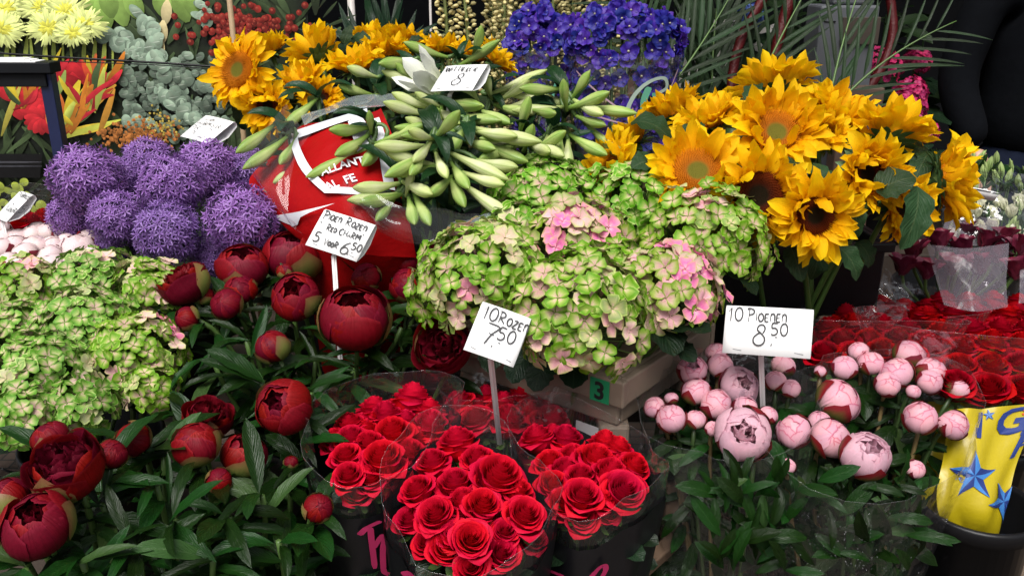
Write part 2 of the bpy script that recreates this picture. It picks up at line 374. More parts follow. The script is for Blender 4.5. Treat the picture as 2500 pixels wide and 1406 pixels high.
MAT['wood_dark'] = basic('dark_wood', (.035, .024, .017), .7, .1, 12, .4, bsc=40, bst=.3)
MAT['wood_brown'] = basic('brown_wood', (.10, .06, .04), .7, .1, 12, .4, bsc=40, bst=.3)
MAT['wood_stake'] = basic('stake_wood', (.33, .23, .13), .65, .05, 14, .3, bsc=60, bst=.3)
MAT['navy'] = basic('navy_metal', (.010, .016, .06), .4, .02, 20, .15)
MAT['black_board'] = basic('black_board', (.006, .007, .009), .6, .02, 20, .2, spec=.2)
MAT['yellow_bag'] = basic('yellow_plastic', (.40, .31, .007), .35, 0, 10, .08, bsc=14, bst=.45, bdist=.01)
MAT['bag_blue'] = basic('bag_print_blue', (.012, .03, .16), .4, 0)
MAT['bag_blue_light'] = basic('bag_print_light_blue', (.04, .17, .45), .4, 0)
MAT['bag_red'] = basic('bag_print_red', (.5, .03, .01), .4, 0)
MAT['red_paper'] = basic('red_film', (.36, .004, .005), .5, 0, 7, .12, bsc=22, bst=.5, bdist=.010, transl=.1, spec=.12)
MAT['white_print'] = basic('white_print', (.72, .72, .76), .4, 0, 8, .06)
MAT['green_print'] = basic('green_print', (.10, .33, .22), .5, 0)
MAT['sage_print'] = basic('sage_print', (.33, .42, .36), .5, 0)
MAT['sticker_green'] = basic('green_sticker', (.015, .30, .12), .5, 0, 30, .12)
MAT['frost'] = None
MAT['hose'] = basic('red_hose', (.06, .003, .004), .45, .05, 30, .2, spec=.25, bsc=160, bst=.6, bdist=.004)
MAT['styro'] = basic('white_foam', (.66, .63, .58), .7, .02, 15, .08, bsc=90, bst=.15)
MAT['grey_post'] = basic('grey_post', (.075, .08, .09), .6, 0, 8, .35, bsc=25, bst=.15)
MAT['cloth_black'] = basic('black_cloth', (.0022, .0027, .004), .9, 0, 60, .3, spec=.08, bsc=14, bst=.4, bdist=.01)
MAT['cloth_navy'] = basic('navy_cloth', (.007, .010, .022), .9, 0, 60, .3, spec=.08, bsc=12, bst=.4, bdist=.01)
MAT['skin'] = basic('skin', (.45, .27, .20), .5, 0, 12, .1)
MAT['hair'] = basic('dark_hair', (.02, .014, .01), .5, 0, 60, .4, bsc=120, bst=.6)
MAT['paving'] = None
def pavingmat():
    k = N('brick_paving'); b = k.node('ShaderNodeTexBrick'); k.link(k.coord(), b.inputs[0]); b.inputs['Scale'].default_value = 5.; b.inputs['Color1'].default_value = (.10, .075, .06, 1); b.inputs['Color2'].default_value = (.14, .10, .08, 1); b.inputs['Mortar'].default_value = (.05, .045, .04, 1)
    return k.finish(k.hsv(b.outputs[0], v=k.math('ADD', k.noise(3., 4., k.coord()), .5)), .8, .3, 0, k.bump(b.outputs[1], -.4, .006))
MAT['paving'] = pavingmat()
def vo_n(k, oc, s):
    x = k.node('ShaderNodeTexNoise'); x.inputs['Scale'].default_value = s; k.link(oc, x.inputs['Vector']); return x.outputs[1]
def clearmat(name, tint=(.97, .97, .99), haze=.02, hcol=(.8, .8, .85), rough=.04, gl=1., bsc=16., bst=.95):
    k = N(name); oc = k.coord(); nz = k.noise(bsc, 3., oc); nz2 = k.noise(bsc*4, 2., oc)
    vo = k.node('ShaderNodeTexVoronoi'); vo.inputs['Scale'].default_value = bsc*1.3; k.link(k.mix(.06, oc, vo_n(k, oc, bsc)), vo.inputs['Vector']); nrm = k.bump(k.math('ADD', k.math('MULTIPLY', vo.outputs['Distance'], .55), k.math('MULTIPLY', nz, .5)), bst, .02)
    t = k.node('ShaderNodeBsdfTransparent'); t.inputs[0].default_value = (*tint, 1)
    gsh = k.node('ShaderNodeBsdfGlossy'); gsh.inputs['Roughness'].default_value = rough; gsh.inputs[0].default_value = (1, 1, 1, 1); k.link(nrm, gsh.inputs['Normal'])
    fr = k.node('ShaderNodeLayerWeight'); k.link(nrm, fr.inputs['Normal']); fw = k.math('ADD', k.math('MULTIPLY', k.math('POWER', fr.outputs['Facing'], 3.5), .75), .055)
    m1 = k.node('ShaderNodeMixShader'); k.link(k.math('MULTIPLY', fw, gl, True), m1.inputs[0]); k.link(t.outputs[0], m1.inputs[1]); k.link(gsh.outputs[0], m1.inputs[2])
    df = k.node('ShaderNodeBsdfDiffuse'); df.inputs[0].default_value = (*hcol, 1); tl = k.node('ShaderNodeBsdfTranslucent'); tl.inputs[0].default_value = (*hcol, 1)
    ad = k.node('ShaderNodeMixShader'); ad.inputs[0].default_value = .5; k.link(df.outputs[0], ad.inputs[1]); k.link(tl.outputs[0], ad.inputs[2])
    m2 = k.node('ShaderNodeMixShader'); m2.inputs[0].default_value = haze; k.link(m1.outputs[0], m2.inputs[1]); k.link(ad.outputs[0], m2.inputs[2])
    k.link(m2.outputs[0], k.out.inputs[0]); return k.m
MAT['cello'] = clearmat('cellophane')
MAT['cello_soft'] = clearmat('cellophane_soft', haze=.03, gl=.45, bst=.3)
MAT['film_edge'] = clearmat('film_edge', (.97, .97, .99), .08, (.85, .85, .9), .1, 1.)
MAT['frost'] = clearmat('frosted_sleeve', (.9, .86, .92), .22, (.62, .55, .66), .3, .6)
MAT['foil'] = clearmat('printed_film', (.9, .95, .98), .25, (.72, .82, .86), .12, 1.)
# ------------------------------------------------------------------ the setting
g = G(); g.add([(-9, -8, 0), (9, -8, 0), (9, 12, 0), (-9, 12, 0)], [(0, 1, 2, 3)])
o = mk('ground', g.mesh('ground', MAT['paving'], False)); o['kind'] = 'structure'
def simple_box(name, label, cat, c, s, mat, bevel=.004, group=None):
    g = G(); boxg(g, (0, 0, s[2]/2), s); o = mk(name, g.mesh(name, mat, False), None, Matrix.Translation(Vector((c[0], c[1], c[2])))); bev(o, bevel)
    return tag(o, label, cat, group)
# back wall and side wall of the stall, awning
o = mk('wall_back', boxg(G(), (0, 3.75, 1.3), (7.0, .06, 2.6)).mesh('wall_back', MAT['black_board'], False)); tag(o, 'black back wall closing the flower stall', 'wall', kind='structure')
o = thing('awning', 'dark cloth awning roof over the back of the flower stall', 'awning', (0, 2.6, 2.35))
g = G(); boxg(g, (0, 3.15, 2.42), (6.6, 1.3, .012)); mk('cloth', g.mesh('cloth', MAT['cloth_navy'], False), o)
for yy in (2.54, 3.66):
    mk('beam', boxg(G(), (0, yy, 2.385), (6.6, .05, .05)).mesh('beam', MAT['wood_brown'], False), o)
for xx in (-3.2, 3.2):
    mk('post', boxg(G(), (xx, 2.54, 1.18), (.06, .06, 2.36)).mesh('post', MAT['wood_brown'], False), o)
# stepped stand that carries the buckets
TIER = {1: (.22, .62, 1.32), 2: (.42, 1.34, 1.72), 3: (.58, 1.74, 2.35)}
st = thing('display_stand', 'dark stepped wooden stand carrying the flower buckets', 'display stand', (0, 1.5, 0))
for k_, (z, y0, y1) in TIER.items():
    nb = 3
    for i in range(nb):
        wd = (y1-y0)/nb
        mk('plank', boxg(G(), (0, y0+wd*(i+.5), z-.015), (3.6, wd-.008, .03)).mesh('plank', MAT['wood_dark'], False), st)
    for xx in (-1.7, -.6, .6, 1.7):
        for yy in (y0+.05, y1-.05): mk('leg', boxg(G(), (xx, yy, (z-.03)/2), (.05, .05, z-.03)).mesh('leg', MAT['wood_dark'], False), st)
_bk = {}
def bucket(loc, label, r=.11, h=.26, mat='black_plastic', group='flower buckets', name='bucket'):
    key = (r, h, mat)
    t = thing(name, label, 'bucket', loc, group)
    if key not in _bk:
        g = G(); rb = r*.78
        lathe(g, [(.001, .004), (rb, .004), (rb+.001, 0), (rb+.004, .01), (r-.004, h-.03), (r+.004, h-.028), (r+.006, h-.004), (r+.004, h), (r, h), (r-.003, h-.006), (rb-.004, .012), (.001, .012)], 32)
        w_ = G(); lathe(w_, [(.001, h*.62), (rb+(r-rb)*.62-.003, h*.62)], 24)
        hd = G(); tubeg(hd, [Vector((math.cos(a)*(r+.009), math.sin(a)*(r+.009)*.35 - r*.62, h-.02-abs(math.sin(a))*.05)) for a in np.linspace(0, math.pi, 12)], .0025, 5)
        _bk[key] = (g.mesh('bucket_shell', MAT[mat]), w_.mesh('water', MAT['cello']), hd.mesh('bucket_handle', MAT['white_plastic'] if mat != 'black_plastic' else MAT['black_plastic']))
    M = Matrix.Translation(Vector(loc)); a, b, c = _bk[key]
    mk('shell', a, t, M); mk('water', b, t, M); mk('handle', c, t, M); return t

# ------------------------------------------------------------------ shared petal and leaf meshes
def bm(name, mat, **kw):
    g = G(); g.add(*blade(**kw)); return g.mesh(name, mat)
PEONY_LEAF = [bm('peony_leaf', MAT['peony_leaf_pale' if i % 6 == 5 else 'peony_leaf'], L=1, W=.18+.05*(i % 3), nu=5, nv=8, p=.85, q=.75, a0=.25, a1=-.5-.28*(i % 4), fold=.28, wave=.018, seed=i, tw=.3*((i % 3)-1)) for i in range(9)]
SUN_LEAF = [bm('sunflower_leaf', MAT['sun_leaf'], L=1, W=.66, nu=7, nv=11, p=.45, q=.75, a0=.3, a1=-.8-.3*i, fold=.16, wave=.05, ser=.06, seed=i+20) for i in range(4)]
HYD_LEAF = [bm('hydrangea_leaf', MAT['hyd_leaf'], L=1, W=.66, nu=7, nv=13, p=.6, q=.6, a0=.25, a1=-.7-.2*i, fold=.12, wave=.03, ser=.07, seed=i+30) for i in range(3)]
LILY_LEAF = [bm('lily_leaf', MAT['lily_leaf'], L=1, W=.19+.03*i, nu=5, nv=9, p=.4, q=.7, a0=.4, a1=-1.0-.4*i, fold=.35, seed=i+40, tw=.4*(i-1)) for i in range(3)]
ROSE_LEAF = [bm('rose_leaf', MAT['rose_leaf'], L=1, W=.6, nu=5, nv=9, p=.6, q=.6, a0=.2, a1=-.6, fold=.2, ser=.05, seed=i+50) for i in range(2)]
def leaf(parent, meshes, base, tip, nhint=None, name='leaf', wid=1.0, k=None):
    base = Vector(base); tip = Vector(tip); d = tip-base
    n = Vector(nhint) if nhint is not None else D(0, .6, 1)
    me = meshes[random.randrange(len(meshes)) if k is None else k % len(meshes)]
    return mk(name, me, parent, frame(base, d, n, (d.length*wid, d.length, d.length)))
def stem_obj(parent, pts, r=.004, mat='stem', name='stem', n=6):
    g = G(); tubeg(g, pts, r, n); return mk(name, g.mesh(name, MAT[mat]), parent)

# ---- sunflower
SUN_PETAL = [bm('sunflower_petal', MAT['sun_petal'], L=1, W=.29+.06*(i % 3), nu=5, nv=8, p=.5, q=.6, a0=.15+.2*(i % 3), a1=[-.5, .5, -1.3, -.2, 1.0, -1.8][i % 6], cup=.45, fold=-.05, wave=.05, tw=[0, .5, -.5, .25, -.3, .7][i % 6], seed=60+i) for i in range(9)]
def sun_disc(kind):
    g = G(); R = 1.; n = 28; prof = [(0.001, .10), (.25, .09), (.45, .13), (.7, .19), (.9, .14), (1., 0), (.8, -.18)]
    V = []; UV = []
    for r, z in prof:
        for k in range(n): a = 6.2832*k/n; V.append((r*math.cos(a), r*math.sin(a), z)); UV.append((r, .5))
    g.add(V, gridF(n, len(prof), True), UV)
    for i in range(420):
        r = math.sqrt((i+.5)/420)*.99; a = i*2.39996; z = np.interp(r, [p[0] for p in prof[:6]], [p[1] for p in prof[:6]])
        h = .07 + .20*max(0, min(1, (r-.42)*4)) ; wd = .034
        c = np.array([r*math.cos(a), r*math.sin(a), z-.02]); out = np.array([math.cos(a)*.35*r, math.sin(a)*.35*r, 1.])
        tang = np.array([-math.sin(a), math.cos(a), 0]); rad = np.array([math.cos(a), math.sin(a), 0]); tip = c + out*h + rng.normal(0, .012, 3)
        g.add([c+tang*wd, c-tang*wd*.6+rad*wd, c-tang*wd*.6-rad*wd, tip], [(0, 1, 3), (1, 2, 3), (2, 0, 3)], [(r, .5)]*3+[(min(1, r+.08), .5)])
    return g.mesh('sunflower_disc', MAT['disc_'+kind])
SUN_DISC = {k: sun_disc(k) for k in ('light', 'dark')}
def _bracts():
    g = G()
    for lay in range(2):
        for i in range(13):
            a = 6.2832*(i+.5*lay)/13; M = Matrix.Rotation(a, 4, 'Z') @ Matrix.Translation((0, .55, -.32-.1*lay)) @ Matrix.Rotation(rng.uniform(-.1, .35)-.25*lay, 4, 'X')
            g.add(*blade(L=1.15, W=.42, nu=5, nv=6, p=.4, q=.8, a0=.1, a1=-.7, fold=.2, seed=i), M)
    lathe(g, [(.001, -.62), (.3, -.55), (.75, -.3), (.95, -.02)], 16)
    return g.mesh('bracts', MAT['bract'])
BRACTS = _bracts()
def sunflower(pos, face, rad, discfrac, kind, label, group, bottom, cupf=0., petals=30, messy=.5, seed=0, leaves=2):
    r = random.Random(seed); face = Vector(face).normalized(); pos = Vector(pos); rd = rad*discfrac*.88
    t = thing('sunflower', label, 'sunflower', bottom, group)
    Mh = zframe(pos, face, r.uniform(0, 6))
    mk('flower_disc', SUN_DISC[kind], t, Mh @ Matrix.Diagonal((rd, rd, rd, 1)))
    mk('bracts', BRACTS, t, Mh @ Matrix.Diagonal((rd, rd, rd*.85, 1)))
    L = rad-rd*.82
    for lay in range(2):
        n = int(petals*.85) + (2 if lay else 0)
        for i in range(n):
            a = 6.2832*(i+.5*lay+r.uniform(-.25, .25))/n; el = cupf + r.gauss(0, .22*messy) - .1*lay + (r.uniform(.3, 1.2) if r.random() < .13*messy else 0)
            el = min(el, 1.15); M = Mh @ Matrix.Rotation(a, 4, 'Z') @ Matrix.Translation((0, rd*.86, -.05*rd-.12*rd*lay)) @ Matrix.Rotation(el, 4, 'X') @ Matrix.Rotation(r.gauss(0, .22), 4, 'Y')
            s = L*r.uniform(.82, 1.12); mk('petal', SUN_PETAL[r.randrange(9)], t, M @ Matrix.Diagonal((s*1.05, s, s, 1)))
    neck = pos - face*rd*.5; b = Vector(bottom); k1 = neck - face*.10; k2 = Vector((b.x*.6+neck.x*.4, b.y*.6+neck.y*.4, (b.z+neck.z)/2))
    pts = bez(neck, k1, k2, b, 10); stem_obj(t, pts, .006, n=7)
    for i in range(leaves):
        q = pts[2+i*1]; a = r.uniform(0, 6.28); dr = Vector((math.cos(a), math.sin(a)-.4, r.uniform(-.5, .2))).normalized()
        leaf(t, SUN_LEAF, q, q+dr*r.uniform(.07, .11), (0, 0, 1), k=r.randrange(4))
    return t

# ---- rose
def rose_profile(s):
    r = .010+.37*s**1.0; h = .80 - .32*s**1.5; fl = .042+.10*s**1.2; roll = .2+.8*s
    def f(v):
        rr = r*(.40+.60*math.sin(min(1, v*1.2)*math.pi/2)) + .06*math.sin(v*math.pi)*s; z = h*v
        if v > .62: e = (v-.62)/.38; rr += fl*e*e; z -= fl*roll*e**3
        return rr, z
    return f
def rose_set(seed, mat):
    r = np.random.default_rng(seed); core = G(); outer = []; N_ = 34
    for i in range(N_):
        s = i/(N_-1); ph = i*2.39996+r.uniform(-.25, .25); dphi = 1.75-.9*s + r.uniform(-.1, .1)
        V, F, UV = cuppetal(rose_profile(s*r.uniform(.96, 1.03)), ph, dphi, 9 if s > .3 else 7, 8, .10+.1*(1-s), seed*50+i, .010, .16, .07*s, .035)
        if i < 23: core.add(V, F, UV)
        else:
            g = G(); g.add(V, F, UV); outer.append(g.mesh('rose_petal', mat))
    cal = G()
    for k in range(5):
        cal.add(*blade(L=.5, W=.16, nu=3, nv=6, a0=-.9, a1=1.9, seed=k), Matrix.Rotation(k*1.2566, 4, 'Z') @ Matrix.Translation((0, .06, -.02)))
    lathe(cal, [(.03, -.16), (.12, -.1), (.15, .02), (.12, .1)], 10)
    return core.mesh('rose_heart', mat), outer, cal.mesh('rose_calyx', MAT['stem'])
ROSE = [rose_set(i+1, MAT['rose_petal']) for i in range(4)]
ROSE_D = [rose_set(i+11, MAT['rose_dark']) for i in range(3)]
def rose(parent, pos, face, dia, sets, seed, split=True, stemto=None, thorn=None):
    r = random.Random(seed); core, outer, cal = sets[r.randrange(len(sets))]; s = dia*1.04*r.uniform(.90, 1.10)
    M = zframe(Vector(pos)-Vector(face).normalized()*s*.45, face, r.uniform(0, 6.28), (s, s, s*r.uniform(.9, 1.1)))
    o = mk('rose', core, parent, M)
    for me in outer:
        j = Matrix.Rotation(r.uniform(-.07, .07), 4, 'X') @ Matrix.Rotation(r.uniform(-.07, .07), 4, 'Y')
        mk('petal', me, o, M @ j)
    mk('calyx', cal, o, M)
    if stemto is not None:
        g = G(); b = M.translation; tubeg(g, bez(b, b-Vector(face).normalized()*.08, Vector(stemto)+Vector((0, 0, .15)), Vector(stemto), 7), .0028, 5); mk('stem', g.mesh('rose_stem', MAT['stem']), o)
    return o

# ---- peony
def peony_set(kind, seed, mat, coremat):
    """unit radius ball, opening along +Z: list of (petal mesh), core mesh or None"""
    r = np.random.default_rng(seed); pet = []; inner = []
    def sph(R, fl=0., z0=.0, sq=.92, close=1.):
        def f(v):
            th = .10 + v*math.pi; rr = R*math.sin(min(th, math.pi-.02)); z = -R*math.cos(th)*sq
            if fl and th > 1.75: e = (th-1.75); rr = R*math.sin(1.75)+fl*e*.6 - .10*e; z = -R*math.cos(1.75)*sq + e*.72*R
            return rr, z
        return f
    def vcl(frac): return lambda f: (lambda v: f(v*frac))
    spec = {'bud': [(5, 1.0, .93, .85, 0), (3, .93, .95, 1.0, 0)],
            'ball': [(6, 1.0, .78, .74, 0), (5, .96, .86, .85, 0), (4, .92, .94, 1.0, 0)],
            'half': [(6, 1.03, .76, .74, 0), (6, .95, .82, .78, 0), (5, .87, .85, .82, 0)],
            'open': [(5, 1.04, .66, .72, .35), (6, .95, .68, .70, .12), (6, .84, .68, .72, 0)]}[kind]
    for L_, (n, R, fr, dphi, fl) in enumerate(spec):
        for i in range(n):
            rr = R*r.uniform(.95, 1.05) - .014*i; f0 = sph(rr, fl); fq = fr*r.uniform(.95, 1.03)
            V, F, UV = cuppetal(lambda v, f0=f0, fq=fq: f0(v*fq), 6.2832*(i+.37*L_)/n + r.uniform(-.15, .15), dphi*r.uniform(.95, 1.12), 9, 10, r.uniform(-.03, .05), seed*90+L_*20+i, .016 if kind != 'bud' else .01, .20, 0, .035)
            V = V + np.array([0, 0, r.uniform(-.02, .02)])
            g = G(); g.add(V, F, UV); pet.append(g.mesh('peony_petal', mat))
    core = None
    if kind in ('half', 'open'):
        cg = G(); n = 34 if kind == 'open' else 22; cr = .62 if kind == 'open' else .5
        for i in range(n):
            rad = cr*math.sqrt((i+.5)/n); a = i*2.4; M = Matrix.Translation((rad*math.cos(a)*.9, rad*math.sin(a)*.9, -.25)) @ Matrix.Rotation(a-1.57+r.uniform(-.6, .6), 4, 'Z') @ Matrix.Rotation(1.45-rad*.5+r.uniform(-.25, .25), 4, 'X')
            cg.add(*blade(L=r.uniform(.75, .98) if kind == 'open' else r.uniform(.75, .92), W=r.uniform(.3, .5), nu=5, nv=7, p=.7, q=.25, a0=0, a1=r.uniform(.1, .9), cup=.5, wave=.12, wfreq=1.6, seed=i), M)
        core = cg.mesh('peony_core', coremat)
    else:
        cg = G(); prof = [(.02, -.8), (.5, -.62), (.80, -.1), (.78, .25), (.6, .56), (.35, .72), (.12, .79), (.005, .80)]; n = 14; V = []; UV = []
        for j, (q, z) in enumerate(prof):
            for k in range(n): an = 6.2832*k/n; qq = q*(1+.05*math.sin(3*an+z*4+seed)); V.append((qq*math.cos(an), qq*math.sin(an), z*1.06+.02*math.sin(2*an+seed))); UV.append((.5, .3+.55*j/len(prof)))
        cg.add(V, gridF(n, len(prof), True), UV); core = cg.mesh('peony_core', mat)
    return pet, core
def sepal_meshes(mat):
    out = []
    for i in range(3):
        f = lambda v: ((1.05*math.sin(.1+v*math.pi*.64*(1-.10*i))), -1.05*math.cos(.1+v*math.pi*.64*(1-.10*i))*.92)
        g = G(); g.add(*cuppetal(f, 0, .62+.1*i, 7, 8, 0, i, .02, .35, .1)); out.append(g.mesh('peony_sepal', mat))
    return out
PEO = {}
for cname, mt, cm in (('red', 'red_petal', 'red_core'), ('pink', 'pink_petal', 'pink_open'), ('pinko', 'pink_open', 'pink_open'), ('pale', 'pale_petal', 'pale_petal')):
    for kd in ('bud', 'ball', 'half', 'open'):
        if cname == 'pinko' and kd in ('bud',): continue
        PEO[cname, kd] = [peony_set(kd, 3+7*k, MAT[mt], MAT[cm]) for k in range(2)]
SEP = {'red': sepal_meshes(MAT['sepal']), 'pink': sepal_meshes(MAT['sepal_pink']), 'pinko': sepal_meshes(MAT['sepal_pink']), 'pale': sepal_meshes(MAT['sepal_pink'])}
def peony_bloom(parent, pos, face, R, colr, kind, seed, sepals=3, sepspin=None, sepext=1.0):
    """petals and sepals as children of parent"""
    r = random.Random(seed); pet, core = PEO[colr, kind][r.randrange(2)]; face = Vector(face).normalized()
    M = zframe(pos, face, r.uniform(0, 6.28), (R*r.uniform(.95, 1.05), R*r.uniform(.95, 1.05), R*r.uniform(.90, 1.0)))
    for me in pet: mk('petal', me, parent, M @ Matrix.Rotation(r.uniform(-.09, .09), 4, 'X') @ Matrix.Rotation(r.uniform(-.09, .09), 4, 'Y'))
    if core: mk('flower_core', core, parent, M @ Matrix.Diagonal((1.25, 1.25, 1.28, 1)) if colr == 'pinko' and kind == 'half' else M)
    s0 = r.uniform(0, 6.28)
    for k in range(sepals):
        mk('sepal', SEP[colr][k % 3], parent, M @ Matrix.Rotation(s0+k*6.2832/max(1, sepals)+r.uniform(-.3, .3), 4, 'Z') @ Matrix.Diagonal((1.01+.01*k, 1.01+.01*k, 1.01, 1)) @ Matrix.Rotation(r.uniform(-.12, .12)*sepext, 4, 'X'))
    return M
def peony_leaves(t, pts, n, r, Ls=(.07, .12), towards=(0, -.5, .15), mats=None):
    m = len(pts)
    for i in range(n):
        f = (i+.5)/n*(m-2)+.3; a = int(f); q = pts[a].lerp(pts[min(a+1, m-1)], f-a); an = r.uniform(0, 6.28)
        dr = Vector((math.cos(an), math.sin(an), r.uniform(-.35, .5)))+Vector(towards); dr.normalize()
        # three leaflets on a short stalk
        L = r.uniform(*Ls); leaf(t, PEONY_LEAF, q, q+dr*L, Vector((0, -.25, 1)), k=r.randrange(9))
def red_peony(pos, face, R, kind, label, bottom, seed, sepals=3, nleaf=10, group='red peonies standing loose in the buckets'):
    r = random.Random(seed); face = Vector(face).normalized(); pos = Vector(pos); b = Vector(bottom)
    t = thing('red_peony', label, 'peony', bottom, group)
    peony_bloom(t, pos, face, R, 'red', kind, seed, sepals)
    neck = pos-face*R*.9; pts = bez(neck, neck-face*.07, Vector((neck.x*.5+b.x*.5, neck.y*.5+b.y*.5, neck.z*.35+b.z*.65)), b, 10)
    stem_obj(t, pts, .0045, 'stem'); peony_leaves(t, pts[:7], nleaf, r)
    return t

# ---- hydrangea
def floret_mesh(seed, mat, n=4, Wd=1.02, q=.28, cup=.25, wave=.05, tilt=.25):
    r = np.random.default_rng(seed); g = G()
    for k in range(n):
        M = Matrix.Rotation(6.2832*k/n+r.uniform(-.12, .12), 4, 'Z') @ Matrix.Translation((0, .03, .02*(k % 2))) @ Matrix.Rotation(tilt*r.uniform(.2, 1.6), 4, 'X') @ Matrix.Rotation(r.uniform(-.3, .3), 4, 'Y')
        g.add(*blade(L=.5*r.uniform(.9, 1.1), W=.5*Wd*r.uniform(.9, 1.08), nu=5, nv=6, p=.55, q=q, a0=.1, a1=-.5+r.uniform(-.4, .3), cup=cup, wave=wave*.5, wfreq=1.3, seed=seed*10+k), M)
    lathe(g, [(.001, .07), (.03, .055), (.035, .02), (.001, 0)], 6)
    return g.mesh('floret', mat)
HYD = {m: [floret_mesh(i+100, MAT[m]) for i in range(6)] for m in ('hyd_green', 'hyd_mix', 'hyd_pink', 'hyd_left', 'hyd_magenta', 'hyd_blue')}
def hydrangea(pos, axis, R, mat, label, group, bottom, seed, fs=.040, n=None, squash=.85, cover=-.35, leaves=2, name='hydrangea'):
    r = random.Random(seed); pos = Vector(pos); axis = Vector(axis).normalized(); t = thing(name, label, 'hydrangea', bottom, group)
    Mh = zframe(pos, axis, r.uniform(0, 6)); n = n or int(2*math.pi*R*R*(1-cover)/(fs*fs*.40)); ped = G(); root = pos-axis*R*.55
    tubeg(ped, [root-axis*.05, root+axis*.01], .005, 6)
    for i in range(n):
        c = 1-(1-cover)*(i+.5)/n; s = math.sqrt(1-c*c); a = i*2.39996+r.uniform(-.2, .2)
        loc = Vector((s*math.cos(a), s*math.sin(a), c*squash)); bumpy = 1 + .10*math.sin(a*3+seed)*s + r.uniform(-.13, .11)
        w_ = Mh @ (loc*R*bumpy); nn = (Mh.to_3x3() @ Vector((loc.x, loc.y, loc.z/squash)))
        nn = (nn + Vector((r.uniform(-.45, .45), r.uniform(-.45, .45), r.uniform(-.15, .5)))).normalized()
        mk('floret', HYD[mat][r.randrange(6)], t, zframe(w_, nn, r.uniform(0, 6.28), fs*r.uniform(.85, 1.15)))
        tubeg(ped, [root, w_-nn*.004], [.0012, .0008], 3, False)
    mk('flower_stalks', ped.mesh('flower_stalks', MAT['stem']), t, kind='stuff')
    b = Vector(bottom); pts = bez(root, root-axis*.1, b+Vector((0, 0, .12)), b, 8); stem_obj(t, pts, .005)
    for k in range(leaves):
        an = r.uniform(0, 6.28); q = pts[1]; dr = (Vector((math.cos(an), math.sin(an)-.7, -.1))).normalized(); leaf(t, HYD_LEAF, q, q+dr*r.uniform(.11, .15), (0, 0, 1), k=r.randrange(3))
    return t

# ---- allium
def _allium():
    out = []
    for sd in (1, 2, 3):
        r = np.random.default_rng(sd); g = G(); ped = G(); n = 430
        for i in range(n):
            c = 1-1.94*(i+.5)/n; s = math.sqrt(1-c*c); a = i*2.39996; nn = Vector((s*math.cos(a), s*math.sin(a), c)); rr = r.uniform(.78, 1.08)
            nd = (nn + Vector(r.uniform(-.3, .3, 3))).normalized(); M = zframe(nn*rr, nd, r.uniform(0, 6.28), .185*r.uniform(.85, 1.25))
            for k in range(6):
                an = k*1.0472; cA, sA = math.cos(an), math.sin(an); lift = r.uniform(.1, .4)
                dx = np.array([cA, sA, 0]); tx = np.array([-sA, cA, 0]); z = np.array([0, 0, 1.])
                g.add([dx*.08-tx*.08, dx*.08+tx*.08, dx*.6+tx*.12+z*lift*.5, dx*1.05+z*lift, dx*.6-tx*.12+z*lift*.5], [(0, 1, 2, 4), (4, 2, 3)], [(0, 0), (0, 0), (.5, .6), (.5, 1), (.5, .6)], M)
            g.add([(-.12, -.07, .02), (.12, -.07, .02), (0, .14, .02), (0, 0, .3)], [(0, 1, 3), (1, 2, 3), (2, 0, 3)], [(0, .1)]*4, M)
            tubeg(ped, [nn*.05, nn*rr], [.012, .008], 3, False)
        lathe(ped, [(.001, -.15), (.12, -.08), (.14, .0), (.1, .1), (.001, .14)], 10)
        out.append((g.mesh('allium_florets', MAT['allium']), ped.mesh('allium_pedicels', MAT['allium_core'])))
    return out
ALLIUM = _allium()
def allium(pos, R, label, bottom, seed, axis=(0, 0, 1)):
    t = thing('allium', label, 'allium', bottom, 'purple globe alliums in the bunch'); r = random.Random(seed); a, b = ALLIUM[seed % 3]
    M = zframe(pos, axis, r.uniform(0, 6.28), (R, R, R*.95)); mk('florets', a, t, M, 'stuff'); mk('flower_stalks', b, t, M, 'stuff')
    p = Vector(pos); bo = Vector(bottom); stem_obj(t, bez(p, p-Vector(axis)*.15, bo+Vector((0, 0, .15)), bo, 8), .0055); return t

# ---- lily
def _lily(mat, sd, bendy):
    r = np.random.default_rng(sd); prof = [(0, .030), (.08, .036), (.2, .046), (.35, .066), (.5, .090), (.62, .103), (.74, .100), (.84, .080), (.92, .052), (.97, .028), (1.0, .005)]; n = 24; V = []; UV = []
    for v, rr in prof:
        off = bendy*(v*v)*.5
        for k in range(n):
            a = 6.2832*k/n; q = rr*(1+(.13*abs(math.cos(1.5*a))-.07)*min(1, v*2)*(1 if v < .97 else 0)); V.append((q*math.cos(a), v, q*math.sin(a)+off)); UV.append((k/n, v))
    g = G(); g.add(V, gridF(n, len(prof), True), UV); return g.mesh('lily_bud', mat)
LILY = [_lily(MAT['lily'], 1, .10), _lily(MAT['lily'], 2, .2), _lily(MAT['lily'], 3, .0)]
LILY_P = [_lily(MAT['lily_pale'], 4, .1), _lily(MAT['lily_pale'], 5, .2)]
LILY_PETAL = bm('lily_petal', MAT['lily_open'], L=1, W=.36, nu=7, nv=9, p=.75, q=.6, a0=0.05, a1=-.05, a2=-.55, cup=-.4, wave=.02, seed=5)
